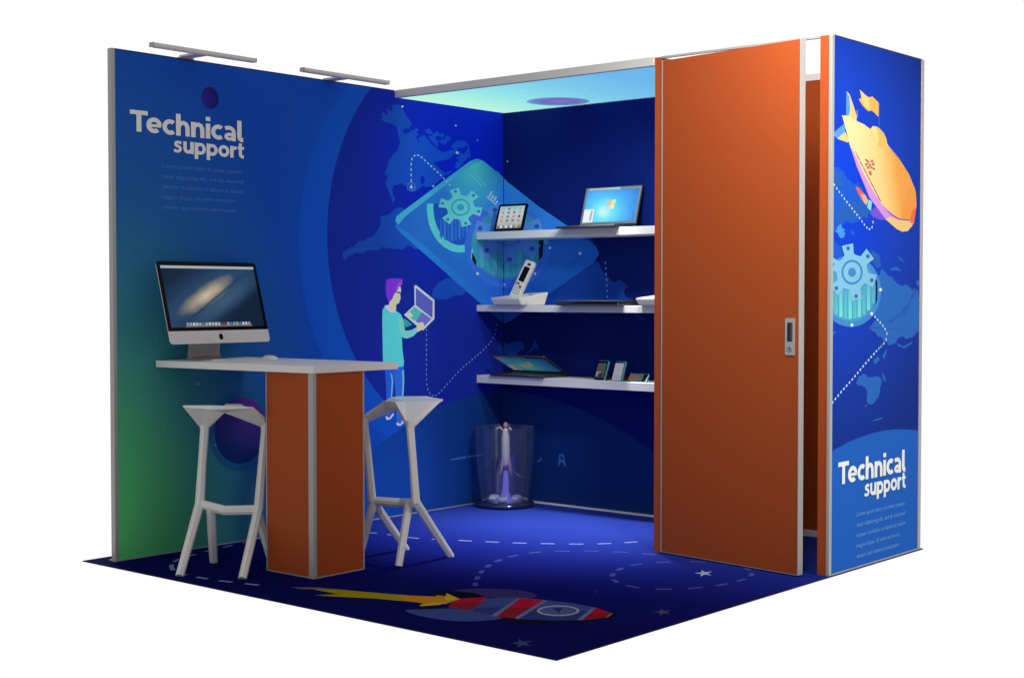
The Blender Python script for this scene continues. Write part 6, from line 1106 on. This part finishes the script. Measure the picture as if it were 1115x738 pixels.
nt = gal.node_tree; pb = nt.nodes["Principled BSDF"]; pb.inputs["Base Color"].default_value = (.004, .004, .006, 1); pb.inputs["Roughness"].default_value = .15; pb.inputs["Specular IOR Level"].default_value = .1
tc = nt.nodes.new("ShaderNodeTexCoord"); mp = nt.nodes.new("ShaderNodeMapping"); mp.vector_type = 'TEXTURE'
mp.inputs["Location"].default_value = (-.040, .250, 0); mp.inputs["Rotation"].default_value = (0, 0, R(27)); mp.inputs["Scale"].default_value = (.175, .042, 1)
ln = nt.nodes.new("ShaderNodeVectorMath"); ln.operation = 'LENGTH'
nt.links.new(tc.outputs["Object"], mp.inputs[0]); nt.links.new(mp.outputs[0], ln.inputs[0])
nz = nt.nodes.new("ShaderNodeTexNoise"); nz.inputs["Scale"].default_value = 14; nz.inputs["Detail"].default_value = 8
nt.links.new(tc.outputs["Object"], nz.inputs[0])
ad = nt.nodes.new("ShaderNodeMath"); ad.operation = 'MULTIPLY_ADD'; ad.inputs[1].default_value = .55; ad.inputs[2].default_value = -.27
nt.links.new(nz.outputs[0], ad.inputs[0])
sm = nt.nodes.new("ShaderNodeMath"); sm.operation = 'ADD'; nt.links.new(ln.outputs["Value"], sm.inputs[0]); nt.links.new(ad.outputs[0], sm.inputs[1])
sc5 = nt.nodes.new("ShaderNodeMath"); sc5.operation = 'MULTIPLY'; sc5.inputs[1].default_value = .25; nt.links.new(sm.outputs[0], sc5.inputs[0])
rp = ramp(nt, [(0, lin((225, 212, 190))), (.10, lin((196, 182, 160))), (.20, lin((140, 138, 136))), (.32, lin((46, 80, 116))), (.60, lin((30, 62, 98))), (1, lin((18, 40, 66)))])
nt.links.new(sc5.outputs[0], rp.inputs[0])
# dark dust lane running beside the core, then a faint outer arm
mp2 = nt.nodes.new("ShaderNodeMapping"); mp2.vector_type = 'TEXTURE'
mp2.inputs["Location"].default_value = (.02, .240, 0); mp2.inputs["Rotation"].default_value = (0, 0, R(31)); mp2.inputs["Scale"].default_value = (.26, .010, 1)
l2 = nt.nodes.new("ShaderNodeVectorMath"); l2.operation = 'LENGTH'; nt.links.new(tc.outputs["Object"], mp2.inputs[0]); nt.links.new(mp2.outputs[0], l2.inputs[0])
r2 = ramp(nt, [(0, (.25, .3, .36)), (.6, (.6, .64, .7)), (1, (1, 1, 1))]); nt.links.new(l2.outputs["Value"], r2.inputs[0])
mx = nt.nodes.new("ShaderNodeMixRGB"); mx.blend_type = 'MULTIPLY'; mx.inputs[0].default_value = 1; nt.links.new(rp.outputs[0], mx.inputs[1]); nt.links.new(r2.outputs[0], mx.inputs[2])
mp3 = nt.nodes.new("ShaderNodeMapping"); mp3.vector_type = 'TEXTURE'
mp3.inputs["Location"].default_value = (.08, .218, 0); mp3.inputs["Rotation"].default_value = (0, 0, R(30)); mp3.inputs["Scale"].default_value = (.34, .06, 1)
l3 = nt.nodes.new("ShaderNodeVectorMath"); l3.operation = 'LENGTH'; nt.links.new(tc.outputs["Object"], mp3.inputs[0]); nt.links.new(mp3.outputs[0], l3.inputs[0])
r3 = ramp(nt, [(0, (.05, .09, .12)), (1, (0, 0, 0))]); nt.links.new(l3.outputs["Value"], r3.inputs[0])
mx2 = nt.nodes.new("ShaderNodeMixRGB"); mx2.blend_type = 'ADD'; mx2.inputs[0].default_value = .8; nt.links.new(mx.outputs[0], mx2.inputs[1]); nt.links.new(r3.outputs[0], mx2.inputs[2])
nt.links.new(mx2.outputs[0], pb.inputs["Emission Color"]); pb.inputs["Emission Strength"].default_value = .72
bm = bmesh.new(); prism(bm, [(-.290, CH + .018), (.290, CH + .018), (.290, SH - .022), (-.290, SH - .022)], 2, .0002, .0006); dsp = sub("display", bm, gal, hs, I4)
icons = [emit("icon_%d" % i, lin(c), .7) for i, c in enumerate([(150, 165, 185), (190, 195, 205), (210, 215, 225), (120, 60, 50), (90, 130, 170), (170, 180, 190), (110, 120, 130)])]
rnd = random.Random(3)
bm = bmesh.new()
prism(bm, [(-.290, SH - .036), (.290, SH - .036), (.290, SH - .0225), (-.290, SH - .0225)], 2, .0007, .0009, 0, 1)
prism(bm, [(-.205, CH + .019), (.215, CH + .019), (.205, CH + .030), (-.195, CH + .030)], 2, .0007, .0009, 0, 6)
for i in range(21):
    x = -.190 + i * .0192; m_ = [0, 5, 2, 1, 0, 6, 5, 2, 1, 2, 1, 3, 3, 5, 4, 0, 5, 4, 2, 2, 0][i]
    prism(bm, [(x + a, CH + .034 + b) for a, b in rrect(.0145, .0155, .003, 2)], 2, .0010, .0012, 0, m_)
sub("icon_row", bm, icons, hs, I4)
# apple emblem on the chin: bitten fruit outline with a leaf
def fruit(s, cx, cy):
    out = []
    for k in range(40):
        a = 2 * math.pi * k / 40
        r = .5 * (1 - .10 * math.cos(2 * a) - .05 * abs(math.cos(a)) ** 3)
        x = r * math.cos(a) * .98; y = r * math.sin(a)
        if y > .36: y -= .10 * max(0, 1 - (x / .16) ** 2)
        if y < -.40: y += .05 * max(0, 1 - (x / .10) ** 2)
        d = math.hypot(x - .58, y - .10)
        if d < .24: x = .58 - math.sqrt(max(0, .24 ** 2 - (y - .10) ** 2))
        out.append((cx + x * s, cy + y * s))
    return out
bm = bmesh.new(); prism(bm, fruit(.030, .0, CH * .50), 2, .0003, .0006)
leaf = [(.0, .56), (.03, .68), (.10, .78), (.19, .82), (.18, .72), (.12, .61)]
prism(bm, [(a * .030 - .001, CH * .50 + b * .030) for a, b in leaf], 2, .0003, .0006); sub("emblem", bm, M_black, hs, I4)
# bent-sheet stand
bm = bmesh.new()
prof = [(.400, .9895), (.402, .996), (.300, .998), (.272, 1.006), (.264, 1.03), (.300, 1.27), (.316, 1.27), (.330, 1.262), (.292, 1.22), (.256, 1.03), (.250, 1.0), (.235, .9895)]
prof = [(.398, .9893), (.398, .9955), (.300, .9985), (.281, 1.008), (.277, 1.03), (.322, 1.270), (.312, 1.272), (.262, 1.032), (.258, 1.005), (.240, .9893)]
prism(bm, prof, 1, .445, .635, .0015); obj("stand", bm, mat("stand_aluminium", (.40, .40, .405), .35, .4), dc)
bm = bmesh.new(); prism(bm, [(.300, .54 + .012 * math.cos(0))] if False else [(.262 + .012 * math.cos(k * .5236), .54 + .012 * math.sin(k * .5236)) for k in range(12)], 2, 1.02, 1.0205); bm.free()

kb = thing("keyboard", "slim white keyboard lying in front of the silver computer", "keyboard", (.60, .53, .989))
bm = bmesh.new(); prism(bm, [(.535, .9895), (.655, .9895), (.655, .994), (.535, 1.003)], 1, .385, .655, .0015); kbase = obj("base", bm, M_silver, kb)
bm = bmesh.new()
for r_ in range(5):
    for c_ in range(14):
        x = .547 + r_ * .0205; y = .392 + c_ * .0186; z = 1.0022 - (x - .535) / .12 * .009
        prism(bm, [(x, z), (x + .016, z - .0013), (x + .016, z + .0017), (x, z + .003)], 1, y, y + .0155)
sub_k = obj("keys", bm, M_phonew, kb)
ms = thing("mouse", "smooth white mouse beside the keyboard on the counter", "mouse", (.60, .70, .989))
bm = bmesh.new(); bmesh.ops.create_uvsphere(bm, u_segments=24, v_segments=14, radius=1)
for v in bm.verts:
    z = v.co.z if v.co.z > -.2 else -.2
    v.co = Vector((.60 + v.co.x * .056, .695 + v.co.y * .031, .9945 + z * .021))
obj("shell", bm, mat("glossy_white", (.78, .78, .78), .15), ms, smooth=True)
bm = bmesh.new(); prism(bm, [(.638 + .005 * math.cos(k * .5236), .695 + .005 * math.sin(k * .5236)) for k in range(12)], 2, 1.005, 1.0105); obj("scroll_ball", bm, M_silver, ms)

# ------------------------------------------------------------------ tablet
tb = thing("tablet", "black framed tablet leaning on the top shelf in front of the gears", "tablet", (.36, 2.82, 1.709))
TM = frame((.363, 2.798, 1.7125), (1, 0, 0), (0, .056, .172))
bm = bmesh.new(); prism(bm, rrect(.236, .180, .010, 4, 0, .090), 2, -.010, 0, .002); tbody = obj("body", bm, M_black, tb, TM)
tscr = bpy.data.materials.new("tablet_screen"); tscr.use_nodes = True
nt = tscr.node_tree; pb = nt.nodes["Principled BSDF"]; pb.inputs["Base Color"].default_value = (.01, .01, .01, 1)
tc = nt.nodes.new("ShaderNodeTexCoord"); sx = nt.nodes.new("ShaderNodeSeparateXYZ"); mr = nt.nodes.new("ShaderNodeMapRange"); mr.inputs[1].default_value = .015; mr.inputs[2].default_value = .165
nt.links.new(tc.outputs["Object"], sx.inputs[0]); nt.links.new(sx.outputs[1], mr.inputs[0])
rp = ramp(nt, [(0, lin((90, 90, 95))), (.14, lin((140, 140, 142))), (.18, lin((186, 184, 182))), (.65, lin((205, 206, 206))), (1, lin((150, 205, 208)))]); nt.links.new(mr.outputs[0], rp.inputs[0])
nt.links.new(rp.outputs[0], pb.inputs["Emission Color"]); pb.inputs["Emission Strength"].default_value = .85
bm = bmesh.new(); prism(bm, [(-.1, .017), (.1, .017), (.1, .165), (-.1, .165)], 2, .0002, .0005, 0, 6)
tic = [emit("tab_icon_%d" % i, lin(c), .8) for i, c in enumerate([(120, 120, 122), (70, 75, 82), (185, 150, 150), (240, 240, 240), (215, 190, 110), (160, 190, 195)])]
lay = [[5, 0, 5, 5], [2, 0, 0, 5], [2, 0, 2, 1], [2, 0, 0, 2]]
for r_ in range(4):
    for c_ in range(4):
        prism(bm, [(-.070 + c_ * .0465 + a, .148 - r_ * .026 + b) for a, b in rrect(.019, .015, .004, 2)], 2, .0006, .0008, 0, lay[r_][c_])
for c_ in range(4): prism(bm, [(-.062 + c_ * .041 + a, .030 + b) for a, b in rrect(.020, .015, .004, 2)], 2, .0006, .0008, 0, [3, 3, 3, 4][c_])
sub("screen", bm, tic + [tscr], tbody, I4)
bm = bmesh.new(); prism(bm, [(2.826, 1.710), (2.905, 1.710), (2.852, 1.79), (2.842, 1.785)], 0, .32, .40); obj("rest", bm, M_dark, tb)

# ------------------------------------------------------------------ laptops
wall_mats = {}
def desk_screen(name, strength):
    m = bpy.data.materials.new(name); m.use_nodes = True
    nt = m.node_tree; pb = nt.nodes["Principled BSDF"]; pb.inputs["Base Color"].default_value = (.01, .01, .012, 1); pb.inputs["Roughness"].default_value = .2
    tc = nt.nodes.new("ShaderNodeTexCoord"); mp = nt.nodes.new("ShaderNodeMapping"); mp.vector_type = 'TEXTURE'
    mp.inputs["Location"].default_value = (-.05, .085, 0); mp.inputs["Scale"].default_value = (.34, .24, 1)
    ln = nt.nodes.new("ShaderNodeVectorMath"); ln.operation = 'LENGTH'
    nt.links.new(tc.outputs["Object"], mp.inputs[0]); nt.links.new(mp.outputs[0], ln.inputs[0])
    nz = nt.nodes.new("ShaderNodeTexNoise"); nz.inputs["Scale"].default_value = 7; nt.links.new(tc.outputs["Object"], nz.inputs[0])
    ad = nt.nodes.new("ShaderNodeMath"); ad.operation = 'MULTIPLY_ADD'; ad.inputs[1].default_value = .25; nt.links.new(nz.outputs[0], ad.inputs[0]); nt.links.new(ln.outputs["Value"], ad.inputs[2])
    rp = ramp(nt, [(.10, lin((225, 255, 250))), (.30, lin((120, 240, 255))), (.55, lin((80, 195, 252))), (.80, lin((60, 150, 245))), (1, lin((50, 115, 205)))])
    nt.links.new(ad.outputs[0], rp.inputs[0]); nt.links.new(rp.outputs[0], pb.inputs["Emission Color"]); pb.inputs["Emission Strength"].default_value = strength
    return m
def laptop(label, x0, x1, yf, yh, z, lid_deg, lit, shell, closed=False):
    t = thing("laptop", label, "laptop", ((x0 + x1) / 2, (yf + yh) / 2, z), "laptops on the shelves")
    w = x1 - x0
    bm = bmesh.new(); prism(bm, [(yf, z + .0005), (yh, z + .0005), (yh, z + .020), (yf + .004, z + .014), (yf, z + .010)], 0, x0, x1, .002); base = obj("base", bm, shell, t)
    if not closed:
        bm = bmesh.new()
        for r_ in range(5):
            for c_ in range(15):
                xx = x0 + .03 + c_ * (w - .06) / 15; yy = yh - .035 - r_ * .021
                zz = z + .014 + (yy - yf) / (yh - yf) * .006
                prism(bm, [(yy - .017, zz - .0005), (yy, zz), (yy, zz + .0022), (yy - .017, zz + .0018)], 0, xx, xx + (w - .06) / 15 - .003)
        obj("keys", bm, M_key, t)
        bm = bmesh.new(); cx = (x0 + x1) / 2 - .02; za = z + .0166
        prism(bm, [(yf + .02, z + .0146), (yf + .075, z + .0160), (yf + .075, z + .0168), (yf + .02, z + .0154)], 0, cx - .045, cx + .045); obj("touchpad", bm, M_dark, t)
    a = R(lid_deg); L = yh - yf if closed else .245
    LM = frame(((x0 + x1) / 2, yh - .002, z + .0215), (1, 0, 0), (0, -math.cos(a), math.sin(a)))
    bm = bmesh.new(); prism(bm, rrect(w, L, .010, 4, 0, L / 2), 2, -.0085, 0, .0015)
    lid = obj("lid", bm, shell, t, LM)
    bm = bmesh.new()
    for s in (-1, 1): lathe(bm, [(.0055, 0), (.0055, .05)], (0, 0, 0), 10)
    bm.free()
    bm = bmesh.new(); prism(bm, [(yh - .006 + .006 * math.cos(k * .6283), z + .0195 + .006 * math.sin(k * .6283)) for k in range(10)], 0, x0 + .05, x1 - .05); obj("hinge", bm, M_dark, t)
    if not closed:
        bm = bmesh.new(); prism(bm, [(-w / 2 + .006, .008), (w / 2 - .006, .008), (w / 2 - .006, L - .006), (-w / 2 + .006, L - .006)], 2, .0002, .0009); sub("bezel", bm, mat("bezel_grey", (.30, .32, .34), .3, .3) if lit > .5 else M_dark, lid, I4)
        bm = bmesh.new(); prism(bm, [(-w / 2 + .020, .022), (w / 2 - .020, .022), (w / 2 - .020, L - .022), (-w / 2 + .020, L - .022)], 2, .0010, .0014); sub("screen", bm, desk_screen("desktop_glow_%d" % int(lit * 100), lit), lid, I4)
        # four-pane waving flag emblem
        fl = [emit("flag_%s_%d" % (n, int(lit * 100)), lin(c), min(1, lit)) for n, c in (("red", (255, 186, 130)), ("green", (222, 244, 160)), ("blue", (176, 236, 250)), ("yellow", (255, 244, 160)))]
        bm = bmesh.new(); cx, cy, s = .0, .128, .030
        for k, (i, j) in enumerate(((-1, 1), (1, 1), (-1, -1), (1, -1))):
            ax, bx = (i * .06, i * 1.0); ay, by = (j * .06, j * .95)
            wv = lambda u, v: (cx + s * (u + .14 * v), cy + s * (v + .16 * math.sin(u * 2.4)))
            pts = [wv(ax, ay), wv((ax + bx) / 2, ay), wv(bx, ay), wv(bx, by), wv((ax + bx) / 2, by), wv(ax, by)]
            prism(bm, pts, 2, .0015, .0018, 0, k)
        sub("emblem", bm, fl, lid, I4)
        bm = bmesh.new()
        prism(bm, [(-w / 2 + .0205, .0225), (-w / 2 + .095, .0225), (-w / 2 + .095, .105), (-w / 2 + .0205, .105)], 2, .0015, .0017, 0, 0)
        prism(bm, [(-w / 2 + .068, .032), (-w / 2 + .083, .032), (-w / 2 + .086, .098), (-w / 2 + .072, .098)], 2, .0018, .0020, 0, 1)
        prism(bm, [(-w / 2 + .0205, L - .020), (w / 2 - .16, L - .020), (w / 2 - .16, L - .008), (-w / 2 + .035, L - .008)], 2, .0011, .0013, 0, 2)
        sub("open_window", bm, [emit("window_white_%d" % int(lit * 100), lin((240, 246, 250)), lit), emit("window_grey_%d" % int(lit * 100), lin((150, 190, 200)), lit), M_silver], lid, I4)
    else:
        bm = bmesh.new(); prism(bm, rrect(w - .008, L - .008, .008, 4, 0, L / 2), 2, -.0100, -.0087); sub("lid_cover", bm, mat("lid_steel", (.20, .25, .29), .3, .5), lid, I4)
    return t
laptop("open silver laptop with a bright blue desktop on the top shelf", .842, 1.266, 2.676, 2.906, 1.709, 106, .95, M_graph)
laptop("closed dark laptop lying flat on the middle shelf", .842, 1.30, 2.68, 2.925, 1.254, 0, 0, M_graph, True)
laptop("half closed black laptop with a dim blue desktop on the lowest shelf", .281, .709, 2.722, 2.955, .815, 25, .16, M_dark)

# ------------------------------------------------------------------ cordless phones
def cordless(dx, label):
    t = thing("cordless_phone", label, "phone", (.45 + dx, 2.78, 1.254), "white cordless phones on the middle shelf")
    bm = bmesh.new()
    lo = [(.328, 2.708), (.560, 2.702), (.62, 2.85), (.38, 2.85)]; hi = [(.300, 2.700, 1.298), (.548, 2.690, 1.296), (.640, 2.865, 1.336), (.40, 2.87, 1.326)]
    A = [bm.verts.new((a + dx, b, 1.2545)) for a, b in lo]; B = [bm.verts.new((a + dx, b, c)) for a, b, c in hi]
    bm.faces.new(A); bm.faces.new(B)
    for i in range(4): bm.faces.new((A[i], A[(i + 1) % 4], B[(i + 1) % 4], B[i]))
    bmesh.ops.recalc_face_normals(bm, faces=bm.faces)
    bmesh.ops.bevel(bm, geom=bm.edges[:], offset=.005, segments=2, affect='EDGES'); obj("cradle", bm, M_phonew, t)
    HM = frame((.435 + dx, 2.765, 1.298), (1, 0, -.30), (.072, .080, .215))
    bm = bmesh.new(); prism(bm, rrect(.074, .256, .010, 4, 0, .128), 2, -.028, 0, .005); h = obj("handset", bm, M_phonew, t, HM)
    bm = bmesh.new(); prism(bm, rrect(.046, .098, .004, 3, 0, .163), 2, .0003, .0008); sub("screen", bm, M_black, h, I4)
    bm = bmesh.new(); prism(bm, rrect(.026, .016, .006, 3, .004, .230), 2, .0003, .0010); sub("earpiece", bm, M_key, h, I4)
    bm = bmesh.new()
    for i in range(3):
        for j in range(4): prism(bm, rrect(.014, .009, .003, 2, -.02 + i * .02, .034 + j * .017), 2, .0003, .0022)
    sub("keypad", bm, mat("key_grey", (.45, .45, .43), .4), h, I4)
    bm = bmesh.new(); prism(bm, rrect(.030, .008, .003, 2, -.014, .098), 2, .0003, .0026); prism(bm, rrect(.016, .010, .004, 2, .014, .080), 2, .0003, .0026); sub("call_key", bm, M_key, h, I4)
    bm = bmesh.new(); prism(bm, [(.555 + dx + .018 * math.cos(k * .3927), 2.80 + .018 * math.sin(k * .3927)) for k in range(16)], 2, 1.3000, 1.3215, .001); obj("base_key", bm, M_key, t)
cordless(0, "white cordless phone in its cradle below the tablet")
cordless(1.100, "white cordless phone base partly hidden by the orange cabin")

# ------------------------------------------------------------------ smartphones on little rests
def smartphone(label, x, w, h, y, dy, paint, wide=False):
    t = thing("smartphone", label, "smartphone", (x, y, .815), "smartphones on the lowest shelf")
    PM = frame((x, y, .8165), (1, 0, 0), (0, dy, math.sqrt(max(1e-6, h * h - dy * dy))))
    bm = bmesh.new(); prism(bm, rrect(w, h, .007, 4, 0, h / 2), 2, -.011, 0, .002); b = obj("body", bm, M_teal, t, PM)
    bm = bmesh.new(); prism(bm, rrect(w - .008, h - .006, .005, 3, -.003, h / 2), 2, .0002, .0008); sub("glass", bm, M_black, b, I4)
    bm = bmesh.new(); mats_ = []
    for (a0, b0, a1, b1, c) in paint:
        mats_.append(emit("app_%d_%d_%d" % c, lin(c), .55))
        prism(bm, [(-w / 2 + a0 * w, b0 * h), (-w / 2 + a1 * w, b0 * h), (-w / 2 + a1 * w, b1 * h), (-w / 2 + a0 * w, b1 * h)], 2, .0009, .0011 + len(mats_) * .0002, 0, len(mats_) - 1)
    sub("screen", bm, mats_, b, I4)
    bm = bmesh.new(); prism(bm, [(y + .022, .8155), (y + dy + .055, .8155), (y + dy * .6 + .020, .815 + h * .45), (y + dy * .6 + .014, .815 + h * .45)], 0, x - .02, x + .02); obj("rest", bm, M_dark, t)
smartphone("teal smartphone with a dark photo on screen, leftmost of three on the lowest shelf", 1.092, .082, .124, 2.775, .050, [(.08, .12, .82, .86, (96, 84, 84)), (.12, .2, .5, .42, (170, 160, 170)), (.3, .15, .7, .35, (60, 40, 50)), (.62, .5, .82, .86, (40, 110, 70))])
smartphone("teal smartphone with a pale grey screen, standing between the other two", 1.222, .078, .122, 2.772, .046, [(.05, .03, .86, .9, (186, 192, 206)), (.3, .5, .55, .8, (196, 186, 170)), (.2, .1, .7, .3, (176, 180, 198))])
smartphone("small teal smartphone lying sideways with a brown picture, next to the orange cabin", 1.362, .140, .062, 2.768, .040, [(.06, .1, .46, .9, (128, 104, 70)), (.46, .1, .64, .9, (120, 84, 100)), (.64, .1, .76, .9, (80, 96, 92))])

# ------------------------------------------------------------------ glass hologram vessel with a rocket in the corner
gl = bpy.data.materials.new("clear_acrylic"); gl.use_nodes = True
nt = gl.node_tree; nt.nodes.remove(nt.nodes["Principled BSDF"])
tr = nt.nodes.new("ShaderNodeBsdfTransparent"); tr.inputs[0].default_value = (.97, .975, .985, 1)
gs = nt.nodes.new("ShaderNodeBsdfGlossy"); gs.inputs["Roughness"].default_value = .04; gs.inputs[0].default_value = (.9, .93, 1, 1)
lw_ = nt.nodes.new("ShaderNodeLayerWeight"); lw_.inputs[0].default_value = .22
mr = nt.nodes.new("ShaderNodeMapRange"); mr.inputs[3].default_value = .07; mr.inputs[4].default_value = .55
hz = nt.nodes.new("ShaderNodeBsdfDiffuse"); hz.inputs[0].default_value = (.8, .84, .92, 1)
mh = nt.nodes.new("ShaderNodeMixShader"); mh.inputs[0].default_value = .018; nt.links.new(tr.outputs[0], mh.inputs[1]); nt.links.new(hz.outputs[0], mh.inputs[2])
mxs = nt.nodes.new("ShaderNodeMixShader"); nt.links.new(lw_.outputs["Fresnel"], mr.inputs[0]); nt.links.new(mr.outputs[0], mxs.inputs[0])
nt.links.new(mh.outputs[0], mxs.inputs[1]); nt.links.new(gs.outputs[0], mxs.inputs[2]); nt.links.new(mxs.outputs[0], nt.nodes["Material Output"].inputs[0])
vc = (.358, 2.775)
vs = thing("glass_vessel", "clear glass display vessel on a dark round base in the far corner", "vessel", (vc[0], vc[1], .006))
bm = bmesh.new(); lathe(bm, [(.10, .006), (.178, .006), (.188, .014), (.186, .028), (.170, .036), (.10, .038)], (vc[0], vc[1], 0), 48); obj("base", bm, mat("blue_chrome", (.06, .08, .20), .12, .8), vs)
bm = bmesh.new(); lathe(bm, [(.150, .0385), (.158, .10), (.172, .20), (.184, .34), (.190, .50), (.186, .50), (.180, .34), (.168, .20), (.154, .10), (.146, .046)], (vc[0], vc[1], 0), 12, cap=True, smooth=False); obj("glass", bm, gl, vs)
bm = bmesh.new(); lathe(bm, [(.10, .0385), (.13, .040), (.125, .052), (.06, .058)], (vc[0], vc[1], 0), 24); obj("splash", bm, mat("frosted_mist", (.62, .64, .78), .4), vs) if False else bm.free()
rk = thing("toy_rocket", "white and red model rocket on a violet plume inside the glass vessel", "rocket", (vc[0], vc[1], .04))
rc = (vc[0] + .008, vc[1], 0)
bm = bmesh.new(); lathe(bm, [(.012, .25), (.024, .27), (.027, .34), (.026, .43), (.020, .47), (.010, .490)], rc, 20); obj("hull", bm, mat("rocket_white", (.78, .76, .76), .35), rk, smooth=False)
bm = bmesh.new(); lathe(bm, [(.0101, .4902), (.016, .500), (.013, .520), (.003, .528)], rc, 16); obj("nose", bm, mat("rocket_red", (.60, .30, .32), .35), rk)
for k in range(3):
    a = R(20 + 120 * k); c_, s_ = math.cos(a), math.sin(a)
    bm = bmesh.new()
    vs_ = []
    for r_, z_ in ((.021, .34), (.021, .258), (.040, .205), (.038, .262)):
        for d_ in (-.004, .004): vs_.append(bm.verts.new((rc[0] + c_ * r_ - s_ * d_, rc[1] + s_ * r_ + c_ * d_, z_)))
    bmesh.ops.convex_hull(bm, input=vs_); obj("fin", bm, MATS["rocket_red"], rk)
for s_ in (-1, 1):
    bm = bmesh.new(); beam(bm, [(rc[0] + s_ * .014, rc[1], .470), (rc[0] + s_ * .040, rc[1] - .01, .496), (rc[0] + s_ * .062, rc[1] - .014, .484)], (.010, .008), (0, 1, 0)); obj("canard", bm, MATS["rocket_white"], rk)
bm = bmesh.new(); lathe(bm, [(.012, .2498), (.017, .235), (.018, .228), (.010, .229)], rc, 16); obj("nozzle", bm, M_dark, rk)
bm = bmesh.new(); lathe(bm, [(.010, .226), (.016, .16), (.020, .10), (.034, .056), (.075, .0388)], rc, 20, cap=True); obj("plume", bm, emit("violet_glow", (.14, .13, .62), .75), rk)
random.seed(5)
for k in range(6):
    a = k * 1.05; bm = bmesh.new(); bmesh.ops.create_icosphere(bm, subdivisions=2, radius=.018 + .006 * (k % 2))
    for v in bm.verts: v.co = Vector((vc[0] + .082 * math.cos(a) + v.co.x * 1.5, vc[1] + .082 * math.sin(a) + v.co.y * 1.5, .054 + v.co.z * .75))
    obj("smoke_puff", bm, mat("smoke_white", (.55, .55, .68), .8), rk, smooth=True)
